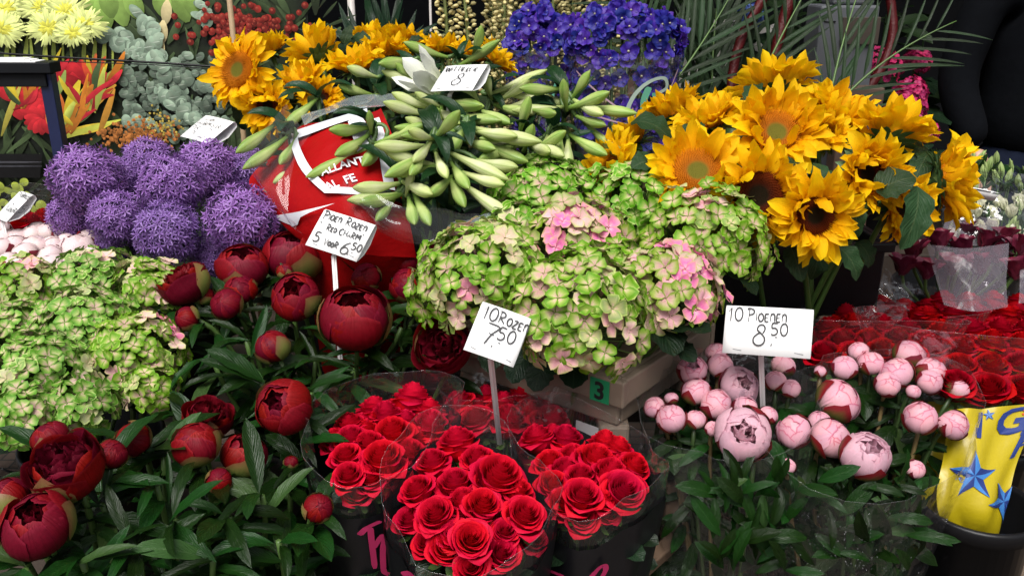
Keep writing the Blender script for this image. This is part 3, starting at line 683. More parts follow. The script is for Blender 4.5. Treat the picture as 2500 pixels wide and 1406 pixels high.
# ================================================================== RED PEONIES
def spot(px, py, d, z, jit=0.0, seed=0):
    """a place under pixel (px,py) at height z"""
    p = P(px, py, d); r = random.Random(seed); return Vector((p.x + r.uniform(-jit, jit), p.y + r.uniform(-jit, jit), z))
bA = spot(780, 800, 1.58, .42); bB = spot(330, 1150, 1.28, .22); bB2 = spot(120, 1200, 1.22, .22); bC = spot(600, 1100, 1.36, .22)
bucket(bA, 'black bucket under the red peonies by the 6,50 card', .13, .28)
bucket(bB, 'black bucket buried under leafy red peonies in the corner', .12, .28)
bucket(bC, 'black bucket under peony leaves beside the wrapped roses', .12, .28)
RP = [  # px, py, diameter px, depth, kind, facing(x,y,z), sepals, bucket, label, leaves
 (448, 690, 135, 1.56, 'open', (-.35, .75, .35), 2, bA, 'open cup shaped red peony at the edge of the lime hydrangeas', 6),
 (553, 742, 80, 1.53, 'bud', (-.2, .3, .9), 3, bA, 'red peony bud with a pale green sepal, right of the open cup', 6),
 (457, 776, 64, 1.50, 'bud', (-.6, .2, .6), 3, bA, 'small dark red peony bud against the lime hydrangeas', 8),
 (592, 652, 132, 1.64, 'half', (.0, .75, .55), 2, bA, 'large half open red peony below the purple alliums', 5),
 (586, 708, 80, 1.60, 'ball', (.1, .5, .8), 2, bA, 'round red peony tucked behind a narrow upright leaf', 5),
 (499, 722, 50, 1.58, 'bud', (-.1, .8, .3), 5, bA, 'small green peony bud between two red blooms', 5),
 (722, 724, 125, 1.55, 'half', (-.1, .55, .85), 1, bA, 'round half open red peony left of the 6,50 card stick', 7),
 (716, 624, 155, 1.70, 'half', (.1, .8, .35), 2, bA, 'large red peony touching the lower left of the 6,50 card', 4),
 (695, 662, 42, 1.62, 'bud', (-.1, .8, .5), 5, bA, 'tiny green peony bud under the 6,50 card', 4),
 (665, 846, 92, 1.42, 'bud', (-.35, .8, .3), 3, bA, 'smooth red peony bud with mottled sepal above the dark leaves', 11),
 (866, 778, 172, 1.46, 'half', (.05, .75, .6), 2, bA, 'biggest half open red peony right under the 6,50 card stick', 9),
 (1085, 846, 158, 1.48, 'open', (-.15, .35, .9), 1, bA, 'open red peony showing its ruffled heart beside the 7,50 card', 7),
 (895, 678, 74, 1.62, 'bud', (-.1, .25, .95), 4, bA, 'greenish red peony bud beside the 6,50 card stick', 6),
 (925, 622, 66, 1.72, 'bud', (-.3, .7, .5), 3, bA, 'red peony bud behind the right edge of the 6,50 card', 4),
 (993, 695, 86, 1.60, 'ball', (-.3, .4, .8), 2, bA, 'round red peony left of the big green hydrangea head', 7),
 (990, 638, 78, 1.70, 'ball', (-.1, .8, .4), 2, bA, 'red peony half hidden below the crumpled lily film', 4),
 (1072, 606, 62, 1.76, 'ball', (.1, .8, .4), 2, bA, 'red peony peeping out over the hydrangea near the film', 3),
 (690, 992, 146, 1.28, 'half', (-.25, .35, .85), 2, bC, 'round red peony with a small dark opening, alone over leaves', 10),
 (511, 1022, 130, 1.36, 'open', (.25, .8, .45), 1, bC, 'dark open red peony in the shade below the hydrangeas', 8),
 (478, 1083, 118, 1.24, 'ball', (.0, .75, .5), 3, bC, 'glossy round red peony on an upright green stem', 12),
 (596, 1110, 116, 1.29, 'half', (.3, .75, .3), 2, bC, 'shaded red peony right of the glossy round one', 10),
 (535, 1173, 64, 1.20, 'bud', (.3, .2, .9), 4, bC, 'small green and red peony bud low among the leaves', 11),
 (160, 1140, 205, 1.08, 'open', (-.1, .72, .6), 2, bB2, 'huge open red peony with dark ruffled centre in the corner', 8),
 (93, 1279, 172, 1.02, 'half', (.05, .72, .65), 2, bB2, 'half open red peony lowest in the corner', 9),
 (14, 1219, 112, 1.08, 'half', (-.5, .7, .3), 3, bB2, 'red peony cut by the picture edge below the hydrangeas', 5),
 (274, 1107, 76, 1.16, 'ball', (.5, .6, .4), 3, bB, 'small round red peony right of the huge open bloom', 11),
 (325, 1071, 86, 1.23, 'bud', (.0, .3, .9), 4, bB, 'red and green peony bud below the hydrangea fringe', 11),
 (120, 1068, 90, 1.20, 'ball', (-.4, .8, .3), 3, bB, 'red peony behind the huge open bloom, under the hydrangeas', 5),
 (776, 1240, 76, 1.14, 'bud', (.35, .3, .8), 4, bC, 'red peony bud in two green sepals next to the black sleeve', 9),
 (2, 1325, 62, 1.05, 'ball', (-.5, .5, .4), 2, bB2, 'sliver of red peony at the lowest left picture edge', 5),
 (710, 1128, 36, 1.28, 'bud', (.1, .8, .4), 5, bC, 'tiny green peony bud in deep shade by the roses', 9),
]
for i, (px, py, dp, d, kd, fc, sp, bk, lab, nl) in enumerate(RP):
    R = dp*d/FPX/2*(.90 if kd == 'open' else .97); r = random.Random(i); b = bk + Vector((r.uniform(-.06, .06), r.uniform(-.06, .06), .02))
    red_peony(P(px, py, d), D(*fc), R, kd, lab, b, 200+i, sp, nl+4)
# leafy peony stems without a visible flower fill the corner
for i, (px, py, d) in enumerate([(250, 1230, 1.14), (380, 1180, 1.17), (430, 1270, 1.12), (330, 1330, 1.08), (560, 1260, 1.14), (640, 1210, 1.18), (680, 1320, 1.12), (520, 1360, 1.08), (200, 1370, 1.04), (750, 1080, 1.30), (640, 930, 1.40), (520, 880, 1.45), (600, 830, 1.50), (770, 880, 1.46), (860, 900, 1.46), (980, 800, 1.55), (930, 760, 1.57), (760, 960, 1.38), (60, 1390, 1.0), (420, 960, 1.42), (400, 1110, 1.26)]):
    r = random.Random(500+i); bk = bA if py < 1000 and px > 500 else (bC if px > 480 else bB); b = bk + Vector((r.uniform(-.08, .08), r.uniform(-.08, .08), .02))
    where = ['low in the corner', 'below the glossy round peony', 'under the small green bud', 'at the lower picture edge', 'in the shade left of the black sleeve', 'below the lone round peony', 'beside the black rose sleeve at the bottom', 'at the bottom between corner and roses', 'at the bottom under the huge bloom', 'left of the rear wrapped roses', 'under the smooth red bud', 'against the shaded hydrangea edge', 'below the round half open peony', 'below the biggest half open peony', 'in front of the opened peony heart', 'left of the big hydrangea head', 'under the 6,50 card stick', 'above the lone round peony', 'in the very bottom corner', 'under the lime hydrangea fringe', 'between green bud and glossy peony'][i]
    t = thing('leafy_peony', 'dark green peony foliage stem without flower ' + where, 'peony foliage', b, 'leafy peony stems')
    top = P(px, py, d); pts = bez(top, top-D(r.uniform(-.3, .3), .8, .3)*.08, b+Vector((0, 0, .2)), b, 10); stem_obj(t, pts, .004)
    for k in range(22):
        an = r.uniform(0, 6.28); q = pts[min(5, int(k/3.2))] + Vector((r.uniform(-.01, .01), r.uniform(-.01, .01), 0)); dr = Vector((math.cos(an), math.sin(an)-.55, r.uniform(-.25, .65))).normalized()
        leaf(t, PEONY_LEAF, q, q+dr*r.uniform(.06, .11), Vector((r.uniform(-.5, .5), -.3, 1)), k=r.randrange(9), wid=r.uniform(.7, 1.05))

# ================================================================== HYDRANGEAS
bH = spot(1420, 700, 1.55, .42); bH2 = spot(1640, 620, 1.62, .42); bHL = spot(180, 820, 1.55, .42)
HR = [
 (1168, 665, 275, 1.50, 'hyd_mix', (-.35, .85, .35), 'wide green and blush hydrangea head left of the pink one'),
 (1402, 585, 225, 1.56, 'hyd_pink', (-.05, .95, .25), 'rose pink hydrangea head with green rim above the card'),
 (1322, 490, 225, 1.70, 'hyd_green', (-.2, .9, .3), 'green hydrangea head with one pink floret beside the lily buds'),
 (1555, 500, 235, 1.70, 'hyd_green', (.0, .9, .3), 'pale green hydrangea head in front of the sunflowers'),
 (1735, 570, 255, 1.58, 'hyd_mix', (.3, .85, .3), 'drooping green and blush hydrangea head under the dark sunflower'),
 (1415, 755, 290, 1.34, 'hyd_mix', (-.05, .72, .62), 'biggest green hydrangea head, right of the 7,50 card'),
 (1262, 560, 170, 1.62, 'hyd_green', (-.3, .85, .3), 'green hydrangea head squeezed between lily film and pink head'),
 (1500, 655, 170, 1.50, 'hyd_mix', (.1, .9, .3), 'blush green hydrangea head between the two pink heads'),
 (1632, 690, 225, 1.45, 'hyd_pink', (.25, .8, .45), 'bright pink hydrangea head beside the 8,50 card'),
]
for i, (px, py, dp, d, m, ax, lab) in enumerate(HR):
    b = (bH if i not in (3, 4) else bH2) + Vector((.05*math.cos(i*2), .05*math.sin(i*2), .03))
    hydrangea(P(px, py, d)-D(*ax)*.01, D(*ax), dp*d/FPX/2*1.10, m, lab, 'hydrangeas in the pale crate', b, 300+i, .041, leaves=3 if i in (2, 3) else 0)
HL = [
 (55, 715, 215, 1.62, 'hyd_mix', (-.2, .95, .1), 'lime hydrangea head with pink florets below the pale peonies'),
 (235, 690, 215, 1.64, 'hyd_left', (0, .95, .1), 'lime hydrangea head under the purple alliums'),
 (372, 700, 165, 1.60, 'hyd_mix', (.25, .9, .2), 'pink flecked lime hydrangea head touching the open cup peony'),
 (25, 830, 215, 1.50, 'hyd_left', (-.3, .9, .2), 'lime hydrangea head cut by the picture edge'),
 (205, 800, 235, 1.50, 'hyd_left', (0, .9, .3), 'lime hydrangea head in the middle of the corner mass'),
 (95, 910, 245, 1.40, 'hyd_left', (-.15, .8, .5), 'large lime hydrangea head nearest the lower corner'),
 (335, 850, 215, 1.46, 'hyd_mix', (.25, .85, .4), 'lime and pink hydrangea head beside the peony leaves'),
 (40, 1000, 170, 1.32, 'hyd_left', (-.2, .7, .6), 'lime hydrangea head hanging lowest at the picture edge'),
 (185, 985, 165, 1.36, 'hyd_left', (.1, .7, .6), 'small lime hydrangea head hanging above the red buds'),
 (365, 930, 135, 1.42, 'hyd_mix', (.35, .7, .5), 'small pink tipped hydrangea head fringing the dark leaves'),
]
for i, (px, py, dp, d, m, ax, lab) in enumerate(HL):
    b = bHL + Vector((.06*math.cos(i*2.1), .06*math.sin(i*2.1), .03))
    hydrangea(P(px, py, d)-D(*ax)*.01, D(*ax), dp*d/FPX/2*1.0, m, lab, 'lime hydrangeas in the corner', b, 330+i, .033, leaves=1)
bucket(bHL, 'black bucket under the lime hydrangeas', .12, .27)
# hand-placed big leaves under the right group
hyl = thing('hydrangea_branch', 'dark serrated hydrangea leaves hanging over the pale crate', 'hydrangea foliage', bH)
for (bx, by, bd, tx, ty, td, nh) in [(1560, 760, 1.45, 1660, 850, 1.36, (.3, .8, .6)), (1690, 690, 1.5, 1790, 760, 1.46, (.2, .9, .4)), (1560, 590, 1.62, 1490, 640, 1.56, (0, .8, .5)), (1720, 640, 1.55, 1870, 690, 1.5, (.1, .9, .3)), (1600, 800, 1.42, 1740, 800, 1.38, (0, .9, .4)), (1440, 880, 1.4, 1330, 905, 1.36, (0, .9, .4)), (1300, 850, 1.46, 1240, 925, 1.42, (-.2, .7, .7)), (1400, 870, 1.44, 1400, 945, 1.38, (0, .6, .8)), (1340, 870, 1.44, 1300, 950, 1.40, (-.1, .6, .8)), (1230, 820, 1.5, 1180, 900, 1.46, (-.2, .7, .7)), (1620, 830, 1.44, 1700, 880, 1.40, (.2, .7, .6)), (1580, 560, 1.66, 1520, 600, 1.62, (0, .7, .7))]:
    leaf(hyl, HYD_LEAF, P(bx, by, bd), P(tx, ty, td), D(*nh), wid=1.05)
    stem_obj(hyl, bez(P(bx, by, bd), P(bx, by, bd)+Vector((0, .03, -.03)), bH+Vector((0, 0, .35)), bH+Vector((0, 0, .1)), 6), .0035)

# ================================================================== ROSES (wrapped bouquets)
def wrap(parent, ring, bottom, rb, name, mat, f0=0., f1=1., seed=0, n=None, fold=.006, nv=9, extra=0.):
    """sleeve that runs from a small foot ring at 'bottom' up to a ring of points; f0..f1 is the part of that run built here"""
    r = np.random.default_rng(seed); n = len(ring); bottom = np.array(bottom); ring = np.array([tuple(p) for p in ring]); V = []; UV = []
    c = ring.mean(0); ph = r.uniform(0, 6.28, 3)
    for j in range(nv):
        f = f0+(f1-f0)*j/(nv-1)
        for k in range(n):
            a = 6.2832*k/n; d0 = ring[k]-c; d0[2] = 0; d0 = d0/(np.linalg.norm(d0)+1e-9); foot = bottom + d0*rb
            e = f**.85; p = foot*(1-e)+ring[k]*e; p = p + d0*(fold*math.sin(5*a+ph[0]+3*f)*f + fold*.6*math.sin(9*a+ph[1]-4*f) + extra)
            V.append(p); UV.append((k/n, f))
    g = G(); g.add(np.array(V), gridF(n, nv, True), UV); o = mk(name, g.mesh(name, MAT[mat]), parent)
    if mat == 'cello':
        eg = G(); tp = [Vector(q) for q in V[-n:]]; tubeg(eg, tp+[tp[0]], .00028, 4, False); mk('film_edge', eg.mesh('film_edge', MAT['film_edge']), o)
        k0 = (seed*7) % n; tubeg_pts = [Vector(V[j*n+k0])*1.0 for j in range(nv)]; eg = G(); tubeg(eg, tubeg_pts, .00028, 4, False); mk('film_edge', eg.mesh('film_edge', MAT['film_edge']), o)
    return o
def ring_around(pts, face, pad, lift, n=36, peak=.02, seed=0):
    pts = [Vector(p) for p in pts]; c = sum(pts, Vector())/len(pts); z = Vector(face).normalized(); x = RIGHT; y = z.cross(x).normalized(); r = random.Random(seed); ph = r.uniform(0, 6.28); out = []
    for k in range(n):
        a = 6.2832*k/n; dv = (x*math.cos(a)+y*math.sin(a)); ext = max((p-c).dot(dv) for p in pts)+pad
        out.append(c + dv*ext + z*(lift + peak*math.cos(2*a+ph) + peak*.7*max(0, math.sin(a))))
    return out
def ribbon(g, pts, wd, surf=None, off=.0006, mi=0):
    """pen stroke: pts are 2-D; surf(u,v)->point,normal lays it on a surface"""
    pts = np.array(pts, float); m = len(pts); V = []
    for i in range(m):
        t = pts[min(i+1, m-1)]-pts[max(i-1, 0)]; t = t/(np.linalg.norm(t)+1e-9); nn = np.array([-t[1], t[0]])
        ww = wd*(1 if 0 < i < m-1 else .6)
        for s in (-.5, .5):
            q = pts[i]+nn*ww*s
            if surf is None: V.append((q[0], q[1], off))
            else:
                p, no = surf(q[0], q[1]); V.append(tuple(Vector(p)+Vector(no)*off))
    g.add(V, gridF(2, m), None, mi=mi)
def smoothpts(pts, n=6):
    """Catmull-Rom through the points"""
    p = np.array(pts, float); p = np.vstack([2*p[0]-p[1], p, 2*p[-1]-p[-2]]); out = []
    for i in range(1, len(p)-2):
        for k in range(n):
            t = k/n; out.append(.5*((2*p[i])+(-p[i-1]+p[i+1])*t+(2*p[i-1]-5*p[i]+4*p[i+1]-p[i+2])*t*t+(-p[i-1]+3*p[i]-3*p[i+1]+p[i+2])*t**3))
    out.append(p[-2]); return np.array(out)
def rose_bouquet(label, roses, sets, bottom, ringface, sleeve=True, script=None, group='wrapped bunches of red roses', facetilt=.35, seed=0, pad=.036, lift=.018, peak=.02, wrapmat='cello', cut=.90):
    b = Vector(bottom); t = thing('rose_bouquet', label, 'rose bouquet', b, group)
    pts = [P(x, y, d) for x, y, dd, d in roses]; c = sum(pts, Vector())/len(pts); zf = D(*ringface); r = random.Random(seed)
    for i, (x, y, dd, d) in enumerate(roses):
        p = P(x, y, d); out = (p-c); out -= zf*out.dot(zf); f = (zf + out*(facetilt/.09) + Vector((r.uniform(-.12, .12), r.uniform(-.12, .12), 0))).normalized()
        rose(t, p, f, dd*d/FPX, sets, seed*100+i, True, b+Vector((r.uniform(-.02, .02), r.uniform(-.02, .02), .02)))
    have = list(pts); rf = random.Random(seed+5); cnt = 0
    for k in range(500):
        if len(roses) > 25: break
        w3 = [rf.random() for _ in range(3)]; s3 = sum(w3); tri = rf.sample(pts, 3); q = sum((p_*(ww/s3) for p_, ww in zip(tri, w3)), Vector())
        if min((q-h).length for h in have) > .031 and cnt < 12:
            cnt += 1; have.append(q); out = q-c; out -= zf*out.dot(zf); rose(t, q-zf*.012, (zf+out*(facetilt/.09)+Vector((rf.uniform(-.25, .25), rf.uniform(-.25, .25), 0))).normalized(), rf.uniform(.042, .054), sets, seed*100+50+k, True, b+Vector((0, 0, .02)))
    for i in range(30):
        a = 6.28*i/15; q = c + Vector((math.cos(a)*(.03+.03*(i % 2)), math.sin(a)*(.03+.03*(i % 2)), -.06-.035*(i % 4))); leaf(t, ROSE_LEAF, q, q+Vector((math.cos(a)*.05, math.sin(a)*.05-.01, .02*(i % 2)-.01)), (math.cos(a), math.sin(a)-.3, .5))
    ring = ring_around(pts, zf, pad, lift, peak=peak, seed=seed); wrap(t, ring, b, .045, 'cellophane_wrap', wrapmat, .40, 1., seed)
    if sleeve:
        low = [Vector(p) for p in ring]; s = wrap(t, low, b, .047, 'paper_sleeve', 'black_sleeve', 0., cut, seed, extra=.0035)
        if script:
            n = len(ring); cc = sum(low, Vector())/n
            def surf(u, v):
                k = (u % 1.)*n; i0 = int(k) % n; fr = k-int(k); rp = low[i0].lerp(low[(i0+1) % n], fr); d0 = rp-cc; d0.z = 0; d0.normalize(); e = v**.85; return (b+d0*.047)*(1-e)+rp*e + d0*.0105, d0
            g = G()
            for st_ in script: ribbon(g, smoothpts([invsurf(surf, x, y, .5, 1., .45, .97) for x, y in st_], 7), .010, surf, .003)
            mk('script_print', g.mesh('script_print', MAT['pink_ink']), s)
    return t
bR = {k: v for k, v in zip('CABD', (spot(1150, 1250, 1.24, .22), spot(940, 1100, 1.38, .22), spot(1440, 1150, 1.34, .22), spot(1250, 1010, 1.52, .42)))}
A_ = -.25  # quarter turn: front of a sleeve is u = .75
rose_bouquet('nearest red rose bouquet in clear film with black sleeve, in front', [(1116, 1072, 112, 1.27), (1054, 1125, 90, 1.235), (1165, 1120, 96, 1.24), (1216, 1160, 126, 1.20), (1110, 1174, 100, 1.20), (1014, 1190, 100, 1.19), (1063, 1256, 122, 1.14), (1179, 1232, 104, 1.155), (1281, 1254, 106, 1.15), (1150, 1312, 118, 1.10), (1090, 1335, 100, 1.13), (1225, 1345, 96, 1.13), (1000, 1265, 90, 1.19), (1262, 1195, 100, 1.20), (1150, 1385, 96, 1.11), (1300, 1310, 86, 1.18), (1040, 1325, 90, 1.16)], ROSE, bR['C'], (0, .72, .55), True,
    [[(985, 1398), (1010, 1400), (1045, 1402)]], seed=1, lift=.028, peak=.016)
rose_bouquet('red rose bouquet in black sleeve beside the dark peony leaves', [(914, 994, 96, 1.40), (1007, 976, 110, 1.42), (851, 1034, 92, 1.33), (943, 1014, 100, 1.37), (856, 1068, 98, 1.29), (958, 1058, 112, 1.31), (1047, 998, 100, 1.40), (1052, 1040, 100, 1.36), (932, 1116, 122, 1.23), (842, 1108, 96, 1.24), (850, 1160, 96, 1.21), (1000, 1105, 90, 1.29), (905, 1165, 90, 1.22), (890, 1050, 92, 1.33), (820, 1075, 86, 1.31), (900, 1085, 90, 1.28), (965, 1150, 90, 1.25), (870, 1200, 84, 1.22), (990, 1030, 92, 1.37)], ROSE, bR['A'], (-.08, .85, .35), True,
    [[(878, 1302), (898, 1284), (930, 1268)], [(905, 1284), (908, 1320), (916, 1384)], [(912, 1335), (926, 1312), (936, 1300)], [(936, 1392), (936, 1330), (950, 1286), (966, 1275), (976, 1298), (973, 1350), (980, 1368), (990, 1358)], [(936, 1384), (944, 1396), (985, 1400)]], seed=2, lift=.034, peak=.02)
rose_bouquet('red rose bouquet below the green number sticker, film torn open', [(1310, 1065, 100, 1.35), (1381, 1069, 96, 1.35), (1341, 1123, 96, 1.30), (1457, 1114, 122, 1.28), (1475, 1083, 92, 1.33), (1546, 1136, 92, 1.28), (1524, 1194, 114, 1.21), (1421, 1206, 104, 1.19), (1417, 1158, 96, 1.25), (1350, 1180, 90, 1.24), (1480, 1245, 90, 1.22), (1400, 1110, 92, 1.31), (1510, 1090, 88, 1.32), (1490, 1155, 96, 1.25), (1350, 1065, 88, 1.37), (1420, 1260, 90, 1.2), (1380, 1225, 90, 1.21), (1550, 1180, 86, 1.26)], ROSE, bR['B'], (.08, .82, .40), True,
    [[(1306, 1380), (1330, 1382), (1378, 1402)], [(1330, 1382), (1326, 1406)], [(1442, 1405), (1460, 1384), (1474, 1376), (1478, 1386), (1468, 1406)]], seed=3, lift=.022, peak=.016)
rose_bouquet('red rose bouquet at the back, pierced by the 7,50 card stick', [(1118, 978, 90, 1.50), (1190, 965, 96, 1.55), (1274, 965, 92, 1.55), (1159, 1018, 98, 1.45), (1241, 1022, 96, 1.45), (1292, 1005, 96, 1.48), (1346, 1027, 104, 1.45), (1340, 980, 90, 1.53), (1230, 985, 90, 1.50)], ROSE, bR['D'], (0, .95, .15), False, seed=4, lift=.045, peak=.012)
for k_, lb in (('C', 'in front holding the nearest rose bouquet'), ('A', 'holding the rose bouquet beside the peony leaves'), ('B', 'holding the rose bouquet below the number sticker')):
    bucket(bR[k_]-Vector((0, 0, .0)), 'black bucket ' + lb, .085, .2)
# ---- roses behind on the right
def rose_field(x0, x1, yfun, n_rows, d0, d1, step):
    out = []
    for j in range(n_rows):
        d = d0+(d1-d0)*j/max(1, n_rows-1)
        x = x0(j)+(step/2 if j % 2 else 0)
        while x < x1(j):
            out.append((x, yfun(j)+random.uniform(-5, 5), 104*1.5/d*random.uniform(.92, 1.08), d)); x += step*1.5/d
    return out
fE = rose_field(lambda j: 2010+6*j, lambda j: 2255+4*j, lambda j: [862, 830, 800, 772, 748][j], 5, 1.60, 1.98, 76)
fF = rose_field(lambda j: [2330, 2300, 2275, 2262, 2262, 2262][j], lambda j: 2560, lambda j: [940, 892, 845, 805, 770, 738][j], 6, 1.46, 1.98, 80)
bE = spot(2130, 800, 1.78, .42); bF = spot(2420, 850, 1.70, .42)
rose_bouquet('deep red rose bunch in clear film right of the 8,50 card', fE, ROSE_D, bE, (0, .96, .12), False, group='deep red rose bunches at the side', facetilt=.16, seed=5, lift=.04, peak=.012)
rose_bouquet('large deep red rose bunch above the yellow bag', fF, ROSE_D, bF, (0, .96, .12), False, group='deep red rose bunches at the side', facetilt=.16, seed=6, lift=.05, peak=.012)
bucket(bE, 'black bucket under the deep red roses behind the pink peonies', .11, .22); bucket(bF, 'black bucket under the large deep red rose bunch', .12, .22)
# ---- dark roses far left
bG = spot(70, 545, 2.15, .58)
rose_bouquet('small dark red rose bunch behind the pale peonies', [(40, 548, 70, 2.02), (80, 545, 70, 2.05), (120, 548, 66, 2.05), (15, 540, 66, 2.12), (62, 530, 66, 2.12), (105, 528, 66, 2.14), (140, 540, 60, 2.1)], ROSE_D, bG, (0, .95, .2), False, seed=7, lift=.05, facetilt=.15)
bucket(bG, 'black bucket under the small dark rose bunch', .09, .22)

# ================================================================== PINK PEONIES in film
def peony_bouquet(name, label, flowers, colr, bottom, ringface, seed, nleaf=60, leafbox=None, pad=.02, lift=.0, group='wrapped bunches of pink peonies', wrapit=True, peak=.02):
    b = Vector(bottom); t = thing(name, label, 'peony bouquet', b, group); r = random.Random(seed); pts = []
    c = sum([P(f[0], f[1], f[3]) for f in flowers], Vector())/len(flowers)
    for i, (x, y, dp, d, kd, fc) in enumerate(flowers):
        p = P(x, y, d); R = dp*d/FPX/2; pts.append(p); cc = colr
        if kd.endswith('o'): kd = kd[:-1]; cc = 'pinko'
        if fc: fc = (fc[0]+r.uniform(-.35, .35), fc[1]+r.uniform(-.25, .15), fc[2]+r.uniform(-.1, .35))
        # each flower: its stem is the part, petals and sepals hang on it
        g = G(); f = D(*fc) if fc else (D(0, .8, .4)+(p-c)*2.5).normalized(); neck = p-f*R*.9; sp = bez(neck, neck-f*.06, Vector(((neck.x+b.x)/2, (neck.y+b.y)/2, neck.z*.4+b.z*.6)), b+Vector((r.uniform(-.03, .03), r.uniform(-.03, .03), .03)), 10)
        tubeg(g, sp, .0036, 6); o = mk('flower_stem', g.mesh('flower_stem', MAT['stem_dark' if i % 3 else 'stem_red']), t)
        peony_bloom(o, p, f, R, cc, kd, seed*40+i, 3 if kd != 'open' else 2)
        for k in range(max(2, nleaf//len(flowers))):
            j0 = 1+(k*3) % 5; q = sp[j0].lerp(sp[j0+1], r.random()); an = r.uniform(0, 6.28); dr = Vector((math.cos(an), math.sin(an)-.15, r.uniform(-.6, .15))).normalized()
            leaf(o, PEONY_LEAF, q, q+dr*r.uniform(.05, .095), Vector((0, -.6, .8)), k=r.randrange(9), wid=r.uniform(1.0, 1.5))
    if wrapit:
        ring = ring_around(pts, D(*ringface), pad, lift, peak=peak, seed=seed); wrap(t, ring, b, .05, 'cellophane_wrap', 'cello', .12, 1., seed, fold=.008)
    return t
dpk = lambda y: 1.30+(1140-y)/280*.22
def pk(x, y, dp, kd='ball', fc=None, dd=0.): return (x, y, dp, dpk(y)+dd, kd, fc)
LB = [pk(1598, 994, 54, 'ball', (-.4, .7, .4)), pk(1639, 1021, 74, 'ball', (-.2, .75, .5)), pk(1699, 955, 72, 'ball', (-.1, .9, .3)), pk(1639, 972, 34, 'bud', (0, .9, .2)), pk(1699, 1024, 52, 'bud', (-.2, .8, .4)), pk(1748, 986, 78, 'ball', (-.1, .7, .6)), pk(1805, 942, 96, 'halfo', (0, .6, .7)), pk(1819, 996, 62, 'bud', (0, .9, .3)), pk(1817, 1058, 130, 'halfo', (-.1, .5, .8), -.03), pk(1876, 1013, 48, 'bud', (.1, .8, .4)), pk(1892, 930, 56, 'bud', (.0, .9, .2)), pk(1930, 948, 48, 'bud', (.1, .8, .5)), pk(1739, 1046, 38, 'bud', (0, .4, .8)), pk(1938, 1052, 84, 'ball', (-.2, .7, .6)), pk(1914, 893, 58, 'bud', (.3, .8, .3)), pk(1759, 893, 66, 'bud', (0, .7, .6)), pk(1690, 903, 74, 'half', (-.2, .7, .5)), pk(1748, 860, 54, 'ball', (0, .8, .4))]
RB = [pk(2031, 1070, 98, 'ball', (-.1, .6, .7)), pk(2001, 1029, 56, 'bud', (0, .9, .2)), pk(2047, 978, 108, 'ball', (.2, .75, .5)), pk(1922, 1138, 40, 'bud', (-.1, .6, .7)), pk(2113, 1112, 122, 'halfo', (.25, .75, .45), -.03), pk(2235, 1144, 48, 'bud', (.2, .4, .8)), pk(2246, 1020, 84, 'ball', (.1, .75, .5)), pk(2328, 1036, 74, 'ball', (.2, .5, .8)), pk(2339, 950, 56, 'bud', (.3, .8, .4)), pk(2273, 905, 74, 'ball', (.1, .9, .3)), pk(2221, 866, 80, 'ball', (.1, .9, .3)), pk(2189, 910, 82, 'ball', (-.1, .9, .3)), pk(2167, 938, 62, 'bud', (-.1, .6, .7)), pk(2126, 886, 64, 'ball', (0, .9, .2)), pk(2061, 896, 64, 'bud', (-.2, .8, .4)), pk(2096, 858, 52, 'bud', (0, .9, .3)), pk(2230, 956, 36, 'bud', (.2, .5, .8)), pk(2270, 932, 62, 'bud', (.1, .5, .9)), pk(2003, 907, 32, 'bud', (0, .8, .4))]
bP1 = spot(1830, 1150, 1.40, .22); bP2 = spot(2130, 1150, 1.40, .22)
peony_bouquet('peony_bouquet', 'pink peony bouquet in clear film holding the 8,50 card', LB, 'pink', bP1, (-.05, .8, .45), 21, 200, pad=.035, lift=-.005)
peony_bouquet('peony_bouquet', 'pink peony bouquet in clear film next to the yellow bag', RB, 'pink', bP2, (.05, .8, .45), 22, 210, pad=.03, lift=-.005)
# leaves pressed against the film
for nm, b0, xs, lb in (('a', bP1, (1720, 1960), 'leaf spray filling the film below the biggest pink bloom'), ('b', bP2, (1960, 2270), 'leaf spray filling the film below the opened pink bloom')):
    t = thing('leafy_peony', 'dark green peony ' + lb, 'peony foliage', b0+Vector((0, -.01, .02)), 'leafy peony stems in the film'); r = random.Random(ord(nm)); top = P(sum(xs)/2, 1130, 1.36)
    sp = bez(top, top-Vector((0, 0, .1)), b0+Vector((0, 0, .2)), b0+Vector((0, 0, .03)), 8); stem_obj(t, sp, .004)
    for k in range(60):
        x = r.uniform(*xs); y = r.uniform(1165, 1400); q = P(x*(1-.0006*(y-1100)) + .0006*(y-1100)*sum(xs)/2, y, 1.30+r.uniform(-.02, .05)); dr = D(r.uniform(-.7, .7), r.uniform(-.1, 1), r.uniform(0, .35)); leaf(t, PEONY_LEAF, q, q+dr*r.uniform(.05, .08), D(r.uniform(-.8, .8), .5, .8), k=r.randrange(9), wid=1.1)
bucket(bP1-Vector((0, 0, 0)), 'black bucket below the film of the card carrying pink peonies', .09, .18); bucket(bP2, 'black bucket below the right film of pink peonies', .09, .18)
dt = bpy.data.objects.get('peony_bouquet.001'); r = random.Random(77); g = G()
for k in range(150):
    x = r.gauss(2090, 90); y = r.uniform(1240, 1400); q = P(x, y, 1.262+.02*abs(x-2090)/100); s = r.uniform(.0006, .0016)
    g.add([(-1, 0, 0), (1, 0, 0), (0, -1, 0), (0, 1, 0), (0, 0, -1), (0, 0, 1)], [(0, 2, 5), (2, 1, 5), (1, 3, 5), (3, 0, 5), (2, 0, 4), (1, 2, 4), (3, 1, 4), (0, 3, 4)], None, Matrix.Translation(q) @ Matrix.Diagonal((s, s*.6, s, 1)))
mk('water_drops', g.mesh('water_drops', MAT['film_edge']), dt, kind='stuff')
